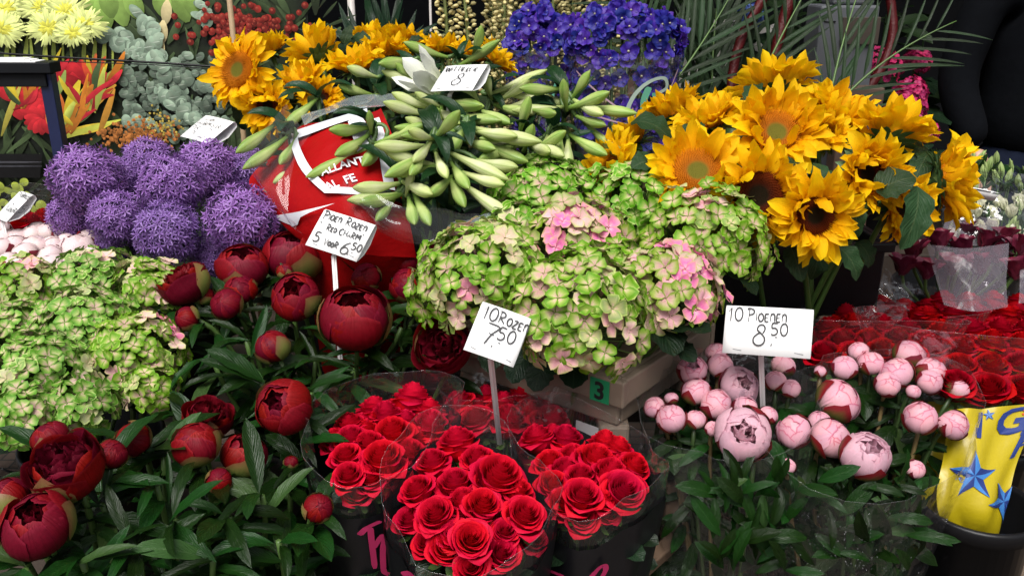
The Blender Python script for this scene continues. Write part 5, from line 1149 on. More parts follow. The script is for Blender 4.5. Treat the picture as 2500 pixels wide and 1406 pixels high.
# ================================================================== PRICE CARDS with handwriting
def arc(cx, cy, rx, ry, a0, a1, n=12): return [(cx+rx*math.cos(R_(a0+(a1-a0)*i/n)), cy+ry*math.sin(R_(a0+(a1-a0)*i/n))) for i in range(n+1)]
FONT = {
 '0': (.62, [arc(.31, .5, .27, .5, 100, 470, 18)]), '1': (.3, [[(.02, .72), (.2, 1), (.18, 0)]]), '2': (.6, [arc(.28, .74, .26, .25, 160, -40, 10)+[(.02, .0), (.58, .02)]]),
 '4': (.6, [[(.3, 1), (.02, .35), (.6, .35)], [(.45, .7), (.42, 0)]]),
 '5': (.6, [[(.56, .98), (.14, .98), (.1, .58)]+arc(.24, .3, .3, .3, 80, -130, 10)]), '6': (.62, [[(.5, 1.0), (.25, .8), (.06, .45)]+arc(.32, .27, .27, .27, 170, 520, 16)]),
 '7': (.6, [[(.0, 1), (.58, .94), (.36, .5), (.2, -.05)], [(.2, .52), (.48, .48)]]), '8': (.6, [[(.42, .58)]+arc(.33, .79, .17, .2, -40, 200, 12)+[(.4, .52)]+arc(.28, .26, .26, .27, 50, -240, 14)+[(.2, .55), (.34, .62)]]),
 ',': (.2, [[(.1, .08), (.04, -.14)]]), '.': (.2, [[(.06, .02), (.1, .0)]]), ':': (.22, [[(.1, .1), (.12, .04)], [(.12, .42), (.14, .36)]]), '-': (.4, [[(.05, .5), (.35, .5)]]), '=': (.4, [[(.05, .62), (.36, .64)], [(.03, .40), (.34, .42)]]),
 '"': (.25, [[(.05, 1), (.04, .8)], [(.17, 1), (.16, .8)]]), '/': (.4, [[(.4, 1), (.0, -.05)]]), ' ': (.34, []), "'": (.15, [[(.05, 1), (.04, .8)]]),
 'A': (.62, [[(0, 0), (.3, 1), (.6, 0)], [(.12, .36), (.5, .36)]]), 'B': (.5, [[(.05, 0), (.05, 1)]+arc(.1, .76, .36, .24, 90, -90)+arc(.1, .26, .42, .26, 90, -90)]), 'C': (.56, [arc(.34, .5, .32, .5, 50, 310)]),
 'D': (.56, [[(.06, 0), (.06, 1)], [(-.02, 1)]+arc(.06, .5, .48, .5, 90, -90)]), 'E': (.5, [[(.5, .96), (.1, .96), (.05, .5), (.08, .03), (.5, .03)], [(.05, .5), (.4, .52)]]), 'G': (.6, [arc(.34, .5, .32, .5, 50, 330)+[(.62, .45), (.36, .45)]]),
 'H': (.58, [[(.05, 1), (.05, 0)], [(.52, 1), (.52, 0)], [(.05, .5), (.52, .5)]]), 'I': (.14, [[(.06, 1), (.06, 0)]]), 'K': (.5, [[(.05, 1), (.05, 0)], [(.48, 1), (.06, .45), (.5, 0)]]), 'L': (.46, [[(.05, 1), (.05, .02), (.46, .02)]]),
 'M': (.7, [[(.04, 0), (.08, 1), (.34, .4), (.6, 1), (.66, 0)]]), 'N': (.56, [[(.04, .0), (.06, .95)], [(.05, .6)]+arc(.29, .62, .22, .36, 170, 0, 10)+[(.52, .0)]]), 'O': (.6, [arc(.3, .5, .28, .5, 100, 465, 16)]),
 'P': (.5, [[(.08, 1), (.06, -.12)], [(-.06, .88)]+arc(.1, .74, .38, .27, 110, -95, 10)]), 'R': (.56, [[(.06, 1), (.05, 0)], [(-.03, .95)]+arc(.08, .74, .36, .26, 100, -90, 10)+[(.54, 0)]]),
 'S': (.5, [arc(.26, .75, .22, .24, 40, 260, 10)+arc(.26, .25, .24, .26, 90, -150, 10)]), 'T': (.5, [[(.0, .95), (.5, .97)], [(.26, .96), (.22, .06), (.4, .02)]]), 'U': (.54, [[(.04, 1), (.04, .3)]+arc(.27, .28, .23, .28, 180, 360, 8)+[(.5, 1)]]),
 'V': (.52, [[(.0, 1), (.24, 0), (.52, 1.0)]]), 'W': (.8, [[(.0, 1), (.18, 0), (.4, .8), (.6, 0), (.8, 1)]]), 'Z': (.54, [[(.03, .96), (.5, .96), (.02, .04), (.54, .02)]])}
def write(strokes, txt, x, y, h, slant=.0, sp=.14, seed=0):
    r = random.Random(seed)
    for ch in txt:
        s = h; key = ch
        if ch.islower(): key = ch.upper(); s = h*.68
        wd, st_ = FONT[key]; jy = r.uniform(-.03, .03)*h
        for p in st_: strokes.append([(x+(a+slant*b)*s, y+jy+b*s) for a, b in p])
        if ch == 'i': strokes.append([(x+.07*s, y+1.25*s), (x+.09*s, y+1.3*s)])
        x += (wd+sp)*s
    return x
def card(label, TL, TR, BL, d, lines, stick=None, tilt=.45, wstroke=.0022, back=.022, flat=False, staples=True):
    """folded paper card: TL,TR,BL are where its corners show"""
    s = d/FPX; ax = np.array([TR[0]-TL[0], -(TR[1]-TL[1])])*s; ay = np.array([TL[0]-BL[0], -(TL[1]-BL[1])])*s
    zy = tilt*np.linalg.norm(ay); zx = -float(ax@ay)/zy
    X = RIGHT*ax[0]+UP*ax[1]+FWD*zx; Y = RIGHT*ay[0]+UP*ay[1]+FWD*zy; O = P(BL[0], BL[1], d); w_, h = X.length, Y.length
    M = frame(O, Y, X.cross(Y)); base = O+X*.5
    t = thing('price_card', label, 'price card', (base.x, base.y, base.z-.12), 'handwritten price cards')
    # loop of paper: front sheet, rolled top, back sheet
    prof = [(0, 0, 0), (0, h*.5, .0008), (0, h*.93, 0), (0, h*.985, -.003), (0, h, -.008), (0, h*.97, -.014), (0, h*.6, -back*.95), (0, h*.3, -back*.75), (0, .004, -.004)]
    g = G(); V = []; n = 9
    for (x_, yy, zz) in prof:
        for i in range(n): f = i/(n-1); V.append((f*w_, yy, zz + .0012*math.sin(f*3.1)))
    g.add(V, gridF(n, len(prof)))
    c = mk('card', g.mesh('card', MAT['paper']), t, M); so = c.modifiers.new('thick', 'SOLIDIFY'); so.thickness = .0004
    strokes = []
    for (tx, x, y, hh, sl, sd) in lines: write(strokes, tx, x*w_, y*h, hh*h, sl, seed=sd)
    g = G()
    for st_ in strokes: ribbon(g, smoothpts(st_, 4) if len(st_) > 3 else st_, wstroke, lambda u, v: (Vector((u, v, .0012*math.sin(u/w_*3.1)+.0006+.0008*math.sin(min(1, v/h)*3.1))), Vector((0, 0, 1))), .0016)
    if strokes: mk('handwriting', g.mesh('handwriting', MAT['ink'], False), t, M)
    if staples:
        for fx in (.12, .82): g = G(); tubeg(g, [Vector((fx*w_, .09*h, .0012)), Vector(((fx+.1)*w_, .07*h, .0014))], .0004, 4); mk('staple', g.mesh('staple', MAT['grey_post']), t, M)
    if stick:
        (sx0, sy0), (sx1, sy1), sd = stick; a = P(sx0, sy0, d+.006); b = P(sx1, sy1, sd); g = G(); ctr = [a+Y*.25, a, a.lerp(b, .5)+UP*.002, b, b+(b-a).normalized()*.10]
        V = []; F = []
        wid = .0085
        for i, p in enumerate(ctr):
            for sx in (-1, 1):
                for sz in (-1, 1): V.append(tuple(p+RIGHT*(sx*wid*.5)-FWD*(sz*.0016)))
        for i in range(len(ctr)-1):
            k = i*4; F += [(k+1, k+3, k+7, k+5), (k, k+4, k+6, k+2), (k, k+1, k+5, k+4), (k+2, k+6, k+7, k+3)]
        F += [(0, 2, 3, 1), (len(V)-4, len(V)-3, len(V)-1, len(V)-2)]
        g.add(V, F); tubeg(g, [p-FWD*.0024 for p in ctr[1:]], .0016, 5); o = mk('stick', g.mesh('stick', MAT['clear_stick'], False), t); bev(o, .0008, 2)
    return t
card('white card reading Pioen Rozen 5 voor 6,50 among the red peonies', (785, 503), (915, 545), (745, 598), 1.52, [('Pioen', .06, .73, .20, .0, 1), ('Rozen', .50, .72, .20, 0, 2), ('"', .06, .47, .17, 0, 3), ('Red', .22, .47, .16, 0, 4), ('CHaRM', .47, .46, .15, 0, 5), ('"', .88, .50, .15, 0, 6), ('5', .08, .14, .24, 0, 7), ('VooR:', .30, .13, .15, 0, 8), ('6', .63, .06, .30, .05, 9), (',', .78, .10, .20, 0, 1), ('50', .80, .22, .17, 0, 2), ('-', .83, .08, .14, 0, 2)], ((815, 625), (822, 735), 1.52))
card('white card reading 10 Rozen 7,50 stuck in the roses', (1178, 733), (1300, 776), (1131, 853), 1.24, [('10', .10, .66, .25, .0, 1), ('Rozen', .42, .67, .22, 0, 2), ('7', .24, .24, .38, .05, 3), ('50', .50, .38, .24, 0, 4), ('-', .56, .24, .15, 0, 5), (',', .46, .22, .2, 0, 6)], ((1198, 878), (1212, 1008), 1.36))
card('white card reading Witte Lelie 8,= above the lily buds', (1088, 142), (1193, 151), (1050, 224), 1.74, [('WiTTe', .08, .68, .17, .0, 1), ('LeLie', .50, .66, .17, 0, 2), ('8', .40, .18, .40, .1, 3), (',', .56, .22, .2, 0, 4), ('=', .56, .50, .24, 0, 5)], ((1098, 232), (1096, 262), 1.75), .7)
card('white card reading 10 Pioenen 8,50 over the pink peonies', (1781, 743), (1970, 752), (1763, 861), 1.38, [('10', .04, .66, .27, .0, 1), ('Pioenen', .27, .68, .24, 0, 2), ('8', .34, .20, .42, .05, 3), ('50', .54, .42, .24, 0, 4), ('-', .59, .29, .16, 0, 5), (',', .55, .22, .2, 0, 6)], ((1858, 868), (1862, 990), 1.45), .25, back=.01)
card('curled white card standing over the alliums, priced 2,=', (490, 269), (575, 296), (440, 333), 1.90, [('aLLiuM', .16, .74, .11, .0, 1), ('GLoBeMaSTeR', .08, .55, .13, 0, 2), ('PeR/', .08, .33, .16, 0, 3), ('PK', .24, .14, .14, 0, 4), ('2', .52, .12, .36, .1, 5), ('=', .74, .34, .2, 0, 6)], ((508, 345), (515, 420), 1.92), .6, .0013)
card('small white card at the picture edge over the pale peonies', (28, 459), (70, 471), (-14, 532), 1.86, [('Pioen', .22, .78, .14, .0, 1), ('Rozen', .58, .78, .14, 0, 2), ('10', .10, .30, .24, 0, 3), ('VooR', .36, .28, .16, 0, 4), ('4,50', .66, .34, .26, 0, 5)], ((6, 540), (18, 600), 1.86), .5, .0013)
card('blank edge of a white card lying over the cream lisianthus', (2340, 440), (2445, 462), (2330, 452), 2.00, [], None, 4.0, staples=False)

# ================================================================== crates and buckets in view
def openbox(name, label, O, X, Y, Z, L, W, H, mat, th=.012, rim=.02, group='flower crates', foot=True):
    """open crate: corner O, axes X,Y across and Z up"""
    t = thing(name, label, 'crate', O+X*(L/2)+Y*(W/2), group); M = Matrix(((X.x, Y.x, Z.x, O.x), (X.y, Y.y, Z.y, O.y), (X.z, Y.z, Z.z, O.z), (0, 0, 0, 1)))
    for nm, c, s in (('side', (L/2, th/2, H/2), (L, th, H)), ('side', (L/2, W-th/2, H/2), (L, th, H)), ('end', (th/2, W/2, H/2), (th, W-2*th-.002, H)), ('end', (L-th/2, W/2, H/2), (th, W-2*th-.002, H)), ('floor_panel', (L/2, W/2, th/2), (L-2*th-.002, W-2*th-.002, th))):
        bev(mk(nm, boxg(G(), c, s).mesh(nm, mat, False), t, M), .004)
    for c, s in (((L/2, -.004, H-rim/2), (L+.03, .014, rim)), ((L/2, W+.004, H-rim/2), (L+.03, .014, rim)), ((-.006, W/2, H-rim/2), (.014, W-.008, rim)), ((L+.006, W/2, H-rim/2), (.014, W-.008, rim))):
        bev(mk('rim', boxg(G(), c, s).mesh('rim', mat, False), t, M), .003)
    return t, M
# white crate with the number sticker: its corner points at the viewer
K = P(1512, 925, 1.40); ea = (P(1270, 868, 1.52)-K); ea.z = 0; ea.normalize(); eb = Vector((-ea.y, ea.x, 0));
if eb.y < 0: eb = -eb
H_ = .085
t, M = openbox('flower_crate', 'pale plastic tray crate on legs with green number sticker under the hydrangeas', Vector((K.x, K.y, K.z-H_)), ea, eb, Vector((0, 0, 1)), .34, .30, H_, MAT['crate'], rim=.045)
for (a, b) in ((0, 0), (.34, 0), (0, .30), (.34, .30)):
    q = Vector((K.x, K.y, 0))+ea*(a+(.02 if a == 0 else -.02))+eb*(b+(.02 if b == 0 else -.02)); zz = K.z-H_; bt = .22 if q.y < 1.33 else .42
    g = G(); boxg(g, (q.x, q.y, (zz+bt)/2), (.05, .05, zz-bt-.001)); bev(mk('leg', g.mesh('leg', MAT['crate'], False), t), .006)
# sticker on the outer face of the corner leg: a small plate facing the viewer
fdir = (ea*.35 - eb).normalized()
so = Vector((K.x, K.y, K.z-.024)) - eb*.0125 + ea*.028; Mst = frame(so, Vector((0, 0, 1)), -eb)
g = G(); boxg(g, (0, 0, 0), (.036, .040, .0012)); mk('sticker', g.mesh('sticker', MAT['sticker_green'], False), t, Mst)
V, F = text_mesh('3', 0, .03); c0 = (V.max(0)+V.min(0))/2; g = G(); g.add(np.c_[(V-c0)*.042, np.full(len(V), .0012)], F); mk('sticker_number', g.mesh('sticker_number', MAT['ink'], False), t, Mst)
g = G(); boxg(g, (0, 0, 0), (.05, .09, .001)); mk('paper_label', g.mesh('paper_label', MAT['clear_stick'], False), t, frame(Vector((K.x, K.y, K.z-.14))-eb*.0065+ea*.05, Vector((0, 0, 1)), -eb))
# brown crates standing lower, between roses and pink peonies
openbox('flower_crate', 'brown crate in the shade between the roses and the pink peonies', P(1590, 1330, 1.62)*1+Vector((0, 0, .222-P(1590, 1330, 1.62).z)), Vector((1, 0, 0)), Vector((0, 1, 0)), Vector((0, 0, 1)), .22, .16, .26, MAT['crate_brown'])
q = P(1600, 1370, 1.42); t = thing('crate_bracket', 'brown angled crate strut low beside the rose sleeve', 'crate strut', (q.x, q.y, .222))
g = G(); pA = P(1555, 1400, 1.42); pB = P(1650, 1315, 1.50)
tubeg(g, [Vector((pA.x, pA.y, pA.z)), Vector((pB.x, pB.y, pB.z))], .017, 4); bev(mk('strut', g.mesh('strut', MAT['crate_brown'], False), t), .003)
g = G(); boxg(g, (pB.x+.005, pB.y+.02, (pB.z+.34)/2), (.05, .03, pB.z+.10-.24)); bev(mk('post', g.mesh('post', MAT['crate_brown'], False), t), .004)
# pale crate post and crate for the sunflowers
q = P(2050, 700, 1.84); X_ = Vector((1, .08, 0)).normalized(); Y_ = Vector((-.08, 1, 0)).normalized()
t, M = openbox('flower_crate', 'black crate on pale posts holding the sunflower bunch', Vector((q.x-.30, q.y, .80)), X_, Y_, Vector((0, 0, 1)), .40, .26, .16, MAT['black_plastic'])
for (a, b) in ((.30, .02), (.02, .02), (.38, .24), (.02, .24)):
    z0 = .58 if q.y+b > 1.74 else .42
    g = G(); p = Vector((q.x-.30, q.y, 0))+X_*a+Y_*b; lathe(g, [(.001, 0), (.042, 0), (.034, .80-z0-.002), (.001, .80-z0-.002)], 4); bev(mk('leg', g.mesh('leg', MAT['crate'], False), t, Matrix.Translation((p.x, p.y, z0)) @ Matrix.Rotation(.785, 4, 'Z')), .005)
# leaning pale board right of it
# black bucket with yellow bag
bY = P(2385, 1222, 1.42)
bk_ = thing('bucket', 'black bucket at the right edge holding the yellow bag', 'bucket', (bY.x, bY.y, .222), 'flower buckets')
zt = bY.z; hB = zt-.222
g = G(); R1 = .088; rb = .066
lathe(g, [(.001, .004), (rb, .0), (rb+.003, .01), (R1-.004, hB-.03), (R1+.006, hB-.026), (R1+.008, hB-.004), (R1+.005, hB), (R1, hB), (R1-.003, hB-.008), (rb-.004, .012), (.001, .012)], 40); mk('shell', g.mesh('shell', MAT['black_plastic']), bk_, Matrix.Translation((bY.x, bY.y, .222)))
bag = thing('plastic_bag', 'crumpled yellow plastic bag with blue stars in the black bucket', 'bag', (bY.x, bY.y, zt-.12))
rows = [[P(2330, 1330, 1.42), P(2360, 1340, 1.41), P(2400, 1340, 1.41), P(2430, 1320, 1.42)],
        [P(2290, 1235, 1.395), P(2340, 1245, 1.375), P(2410, 1250, 1.375), P(2462, 1230, 1.395)],
        [P(2300, 1120, 1.41), P(2350, 1120, 1.39), P(2420, 1130, 1.39), P(2490, 1110, 1.41)],
        [P(2318, 1000, 1.43), P(2370, 998, 1.42), P(2440, 992, 1.42), P(2530, 985, 1.44)]]
fb = bilin(rows)
def fbw(u, v):
    p, n = fb(u, v); k = .005*math.sin(9*u+6*v)+.0022*math.sin(17*u-11*v+1)+.004*max(0, .35-v)*math.sin(25*u+3); return p+n*k, n
sheet('bag_front', fbw, MAT['yellow_bag'], bag, 34, 34)
fback = bilin([[p+FWD*.10+Vector((0, 0, 0)) for p in rw] for rw in rows]); sheet('bag_back', fback, MAT['yellow_bag'], bag, 12, 12, .002)
def uvb(px, py): return uvpix(px, py, fb)
def star(cx, cy, r, rot, off=.002):
    g = G()
    for k in range(5):
        for sgn, mi in ((1, 0), (-1, 1)):
            a = R_(90+72*k)+rot; b = a+sgn*R_(36); c = uvb(cx, cy); q1 = uvb(cx+r*math.cos(a), cy-r*math.sin(a)); q2 = uvb(cx+r*.40*math.cos(b), cy-r*.40*math.sin(b)); V = []
            for i in range(5):
                for j in range(5):
                    s = i/4; w2 = j/4; e = np.array(c)*(1-s)+(np.array(q1)*(1-w2)+np.array(q2)*w2)*s; p, n = fbw(*e); V.append(tuple(p+n*off))
            g.add(V, gridF(5, 5), mi=mi)
    mk('printed_star', g.mesh('printed_star', [MAT['bag_blue'], MAT['bag_blue_light']], False), bag)
star(2374, 1162, 62, -.03); star(2455, 1225, 52, .4); star(2416, 1012, 15, .1)
for tx, x, y, s, sh in (('I', 2378, 1066, .36, 0), ('G', 2428, 1062, .36, .15), ('r', 2482, 1060, .36, .15), ('P', 2462, 1118, .34, .2), ('r', 2510, 1108, .34, .2)):
    g = G(); a = uvb(x, y); ptext(g, tx, fbw, a[0], a[1], s*.95, s*.62, .0022, sh, .03); mk('printed_letter', g.mesh('printed_letter', MAT['bag_blue'], False), bag)
g = G(); a = uvb(2490, 1013); ptext(g, 'S', fbw, a[0], a[1], .09, .07, .0022, 0, .02); mk('printed_letter', g.mesh('printed_letter', MAT['bag_red'], False), bag)
# pale slatted crate at the lower corner
openbox('flower_crate', 'pale crate at the lower corner beside the black bucket', Vector((P(2475, 1400, 1.52).x, P(2475, 1400, 1.52).y, .222)), Vector((1, 0, 0)), Vector((0, 1, 0)), Vector((0, 0, 1)), .3, .25, P(2480, 1290, 1.52).z-.222, MAT['crate'])

# ================================================================== burgundy blooms in frosted sleeve, cream lisianthus
bC1 = spot(2330, 620, 2.05, .58); t = thing('calla_bouquet', 'burgundy blooms behind a frosted lilac sleeve', 'flower bouquet', bC1); r = random.Random(3)
CAL = bm('burgundy_petal', MAT['calla'], L=1, W=.62, nu=7, nv=8, p=.5, q=.5, a0=.3, a1=-.9, cup=.5, wave=.05, seed=9)
for (x, y, d) in [(2230, 610, 1.95), (2290, 590, 1.97), (2345, 605, 1.98), (2400, 590, 2.0), (2450, 585, 2.02), (2490, 605, 1.95), (2320, 650, 1.95), (2390, 650, 1.96), (2260, 660, 1.92), (2480, 660, 1.93), (2200, 650, 1.93), (2430, 620, 2.0), (2360, 570, 2.05), (2495, 640, 1.98)]:
    p = P(x, y, d); g = G(); tubeg(g, bez(p, p-Vector((0, 0, .1)), bC1+Vector((0, 0, .2)), bC1+Vector((0, 0, .03)), 6), .004, 5); o = mk('flower_stem', g.mesh('flower_stem', MAT['stem']), t)
    for k in range(6): mk('petal', CAL, o, zframe(p-UP*.02, D(r.uniform(-.3, .3), 1, .2), k*1.047+r.uniform(-.2, .2)) @ Matrix.Translation((0, .006, 0)) @ Matrix.Rotation(r.uniform(.8, 1.35), 4, 'X') @ Matrix.Diagonal((.055, .055, .055, 1)))
fz = bilin([[P(2305, 745, 1.84), P(2380, 760, 1.80), P(2458, 750, 1.84)], [P(2285, 680, 1.87), P(2370, 680, 1.83), P(2460, 670, 1.87)], [P(2262, 598, 1.90), P(2360, 605, 1.87), P(2462, 594, 1.92)]]); sheet('frosted_sleeve', fz, MAT['frost'], t, 18, 16, .002, 2)
fz = bilin([[P(2290, 600, 1.98), P(2380, 600, 2.0), P(2455, 592, 2.0)], [P(2310, 530, 2.05), P(2380, 530, 2.08), P(2432, 530, 2.08)]]); sheet('frosted_sleeve', fz, MAT['frost'], t, 12, 8, .001, 4)
fz = bilin([[P(2488, 740, 1.80), P(2540, 740, 1.80)], [P(2490, 660, 1.84), P(2540, 640, 1.84)]]); sheet('frosted_sleeve', fz, MAT['frost'], t, 8, 8, .001, 5)
fz = bilin([[P(2130, 760, 1.86), P(2220, 760, 1.84)], [P(2160, 655, 1.92), P(2235, 700, 1.90)]]); sheet('frosted_sleeve', fz, MAT['cello'], t, 8, 8, .002, 6)
bucket(bC1, 'black bucket under the burgundy blooms', .12, .22)
bW = spot(2430, 470, 2.32, .58); t = thing('lisianthus_bouquet', 'cream lisianthus with pointed green buds in clear film', 'flower bouquet', bW); r = random.Random(4)
WP = bm('cream_petal', MAT['white_pet'], L=1, W=.8, nu=5, nv=6, p=.5, q=.3, a0=.2, a1=.3, cup=.4, wave=.05, seed=9); WB = bm('bud_petal', MAT['bud_green'], L=1, W=.4, nu=5, nv=6, p=.6, q=.8, a0=0, a1=.1, cup=.9, seed=2)
for i in range(62):
    x = r.uniform(2320, 2540); y = r.uniform(400, 590); d = 2.05+(590-y)/190*.25; p = P(x, y, d); isb = (y < 480 and r.random() < .75) or r.random() < .4
    g = G(); tubeg(g, [p, p-Vector((0, 0, .06)), (p+bW)*.5, bW+Vector((0, 0, .05))], .002, 4); o = mk('flower_stem', g.mesh('flower_stem', MAT['stem']), t); ax = D(r.uniform(-.4, .4), 1, r.uniform(-.1, .4))
    for k in range(3 if isb else 6):
        s = r.uniform(.030, .045) if isb else r.uniform(.028, .036); mk('petal', WB if isb else WP, o, zframe(p, ax, k*(2.09 if isb else 1.047)) @ Matrix.Translation((0, .003, 0)) @ Matrix.Rotation(1.5 if isb else r.uniform(.9, 1.3), 4, 'X') @ Matrix.Diagonal((s, s, s, 1)))
    for k in range(2): leaf(o, PEONY_LEAF, p-Vector((0, 0, .03)), p+D(r.uniform(-1, 1), .3, .2)*.04, D(0, .7, .7))
fz = bilin([[P(2300, 600, 2.02), P(2420, 600, 2.0), P(2540, 600, 2.02)], [P(2300, 480, 2.1), P(2420, 470, 2.06), P(2540, 480, 2.1)], [P(2310, 420, 2.16), P(2420, 415, 2.12), P(2540, 430, 2.16)]]); sheet('cellophane_wrap', fz, MAT['cello'], t, 20, 14, .004, 2)
bucket(bW, 'black bucket under the cream lisianthus', .11, .24)


# ================================================================== MURAL (flat printed panel) and left furniture
mo = P(330, 300, 2.72); mn = Vector((.10, -1, 0)).normalized(); mx = Vector((1, .10, 0)).normalized(); mz = Vector((0, 0, 1))
def MU(px, py):
    ray = (P(px, py, 1.0)-CAMP); tt = (mo-CAMP).dot(mn)/ray.dot(mn); q = CAMP+ray*tt-mo; return np.array([q.dot(mx), q.dot(mz)])
mur = thing('flower_mural', 'large printed panel picturing chrysanthemums, eucalyptus and tropical flowers', 'mural', Vector((mo.x, mo.y, 0)))
Mm = frame(mo, mz, mn); Mm = Matrix(((mx.x, mz.x, mn.x, mo.x), (mx.y, mz.y, mn.y, mo.y), (mx.z, mz.z, mn.z, mo.z), (0, 0, 0, 1)))
def printmat():
    k = N('mural_print'); a = k.node('ShaderNodeVertexColor'); a.layer_name = 'Col'; nz = k.noise(55., 4., k.coord()); v = k.math('MULTIPLY_ADD', nz, .9); v.node.inputs[2].default_value = .85
    return k.finish(k.hsv(a.outputs[0], v=v), .45, .35)
MAT['print'] = printmat()
a0 = MU(-260, -60); a1 = MU(835, 1150); g = G(); boxg(g, ((a0[0]+a1[0])/2, (a0[1]+a1[1])/2, -.012), (a1[0]-a0[0], abs(a0[1]-a1[1]), .02))
bkm = N('mural_ground'); nz = bkm.noise(5., 5., bkm.coord()); cc = bkm.ramp(nz, [(.35, (.006, .008, .006)), (.55, (.02, .03, .014)), (.75, (.05, .06, .03))]); MAT['mural_ground'] = bkm.finish(cc, .45, .35)
mk('panel', g.mesh('panel', MAT['mural_ground'], False), mur, Mm)
g = G(); lay = [0.0002]; r = random.Random(11)
def lz(): lay[0] += .000012; return lay[0]
def jit(c, v=.2): f = r.uniform(1-v, 1+v); return tuple(min(1, x*f) for x in c)
sc_ = float(np.linalg.norm(MU(400, 300)-MU(500, 300)))/100
def mpoly(pts, col):
    z = lz(); pts = np.array(pts); g.add([(*p, z) for p in pts], [tuple(range(len(pts)))], col=col); an_ = r.uniform(.6, 2.6); dv = np.array([math.cos(an_), math.sin(an_)]); h = pts@dv; h = (h-h.min())/(np.ptp(h)+1e-9); g.c[-1][:, :3] *= (.5+.85*h)[:, None]
def mell(px, py, rx, ry, rot, col, n=12):
    c = MU(px, py); mpoly([c+sc_*np.array([rx*math.cos(a)*math.cos(rot)-ry*math.sin(a)*math.sin(rot), rx*math.cos(a)*math.sin(rot)+ry*math.sin(a)*math.cos(rot)]) for a in np.linspace(0, 6.2832, n, endpoint=False)], col)
def mblade(x0, y0, x1, y1, w_, col, n=7, bend=0.):
    a = MU(x0, y0); b = MU(x1, y1); d = b-a; nn = np.array([-d[1], d[0]]); nn /= np.linalg.norm(nn)+1e-9; L = []; Rr = []
    for i in range(n):
        t = i/(n-1); c = a+d*t+nn*bend*sc_*math.sin(t*3.14); hw = w_*sc_*.5*math.sin(math.pi*(t*.9+.05))**.8; L.append(c+nn*hw); Rr.append(c-nn*hw)
    mpoly(L+Rr[::-1], col)
for i in range(420): x = r.uniform(-200, 800); y = r.uniform(0, 900); mblade(x, y, x+r.uniform(-80, 80), y-r.uniform(30, 110), r.uniform(6, 22), jit((.035, .055, .022), .7))
for (x, y) in [(230, 20), (260, 35), (300, 30), (330, 15), (280, 10), (410, 10), (450, 20), (480, 15), (470, 5)]: mblade(x-20, y-40, x+r.uniform(-10, 20), y+35, 46, jit((.17, .27, .06)))
for (x, y) in ((405, 20), (395, 70), (388, 110)): mblade(x, y+40, x+5, y-20, 26, (.50, .42, .22))
for i in range(16): mblade(-60+i*24, 190+r.uniform(-20, 10), -60+i*24+r.uniform(-10, 14), 85, r.uniform(5, 11), jit((.35, .42, .08)))
def euc(x, y, s, sh=1.): mell(x, y, s*r.uniform(.8, 1.05), s*r.uniform(.4, .95), r.uniform(0, 3), jit((.19*sh, .26*sh, .19*sh), .35)); mell(x+r.uniform(-5, 5), y-s*.2, s*.65, s*r.uniform(.2, .5), r.uniform(0, 3), jit((.24*sh, .31*sh, .23*sh), .3)); mblade(x-s*.6, y+s*.1, x+s*.6, y-s*.1, 1.6, (.40*sh, .46*sh, .38*sh))
for k in range(170):
    x = r.uniform(300, 580); y = r.uniform(130, 345)
    if (x-430)**2/160**2+(y-240)**2/125**2 < 1: euc(x, y, r.uniform(10, 22), r.uniform(.35, .85))
for (a, b, c_, d_, n) in ((250, 75, 400, 150, 22), (350, 40, 380, 110, 12), (300, 110, 400, 160, 14), (380, 215, 480, 290, 18), (500, 20, 515, 60, 5), (320, 300, 420, 330, 10)):
    for i in range(n): f = i/(n-1); euc(a+(c_-a)*f+r.uniform(-13, 13), b+(d_-b)*f+r.uniform(-13, 13), r.uniform(15, 25), r.uniform(.85, 1.2))
for i in range(170):
    x = r.gauss(600, 60); y = r.gauss(65, 28); s = r.uniform(6, 9); mell(x, y, s, s, 0, jit((.17, .014, .010), .4)); mell(x-2, y-2, s*.4, s*.4, 0, (.28, .05, .03))
def redleaf(x, y, s, a):
    for k in range(9): b = a+(k-4)*.42; mblade(x, y, x+s*math.cos(b), y-s*math.sin(b)*.8, s*.5, jit((.42, .018, .025), .25))
for q in ((35, 245, 62, .5), (120, 245, 70, 3.6), (200, 195, 62, 1.5), (150, 180, 40, 2.2), (60, 200, 40, 1.), (110, 290, 46, 3.4)): redleaf(*q)
for (x0, y0, x1, y1, w_, c_) in [(160, 315, 150, 225, 22, (.40, .10, .02)), (165, 310, 200, 195, 26, (.55, .42, .03)), (165, 310, 232, 190, 24, (.52, .40, .03)), (160, 310, 265, 195, 22, (.45, .16, .02)), (170, 318, 288, 205, 20, (.42, .22, .03)), (160, 325, 275, 300, 22, (.55, .40, .04)), (140, 340, 300, 290, 14, (.40, .42, .06)), (150, 330, 120, 270, 24, (.50, .20, .03)), (150, 345, 140, 300, 26, (.50, .38, .05)), (225, 230, 240, 130, 16, (.45, .10, .03)), (255, 240, 258, 150, 14, (.40, .07, .03)), (125, 200, 145, 150, 20, (.50, .30, .03)), (140, 240, 165, 170, 18, (.25, .33, .08)), (30, 240, 45, 170, 18, (.30, .34, .07)), (190, 300, 240, 240, 30, (.07, .10, .03)), (10, 330, 60, 200, 14, (.35, .3, .05)), (245, 330, 285, 215, 16, (.42, .2, .03))]: mblade(x0, y0, x1, y1, w_, c_, 9, r.uniform(-4, 4))
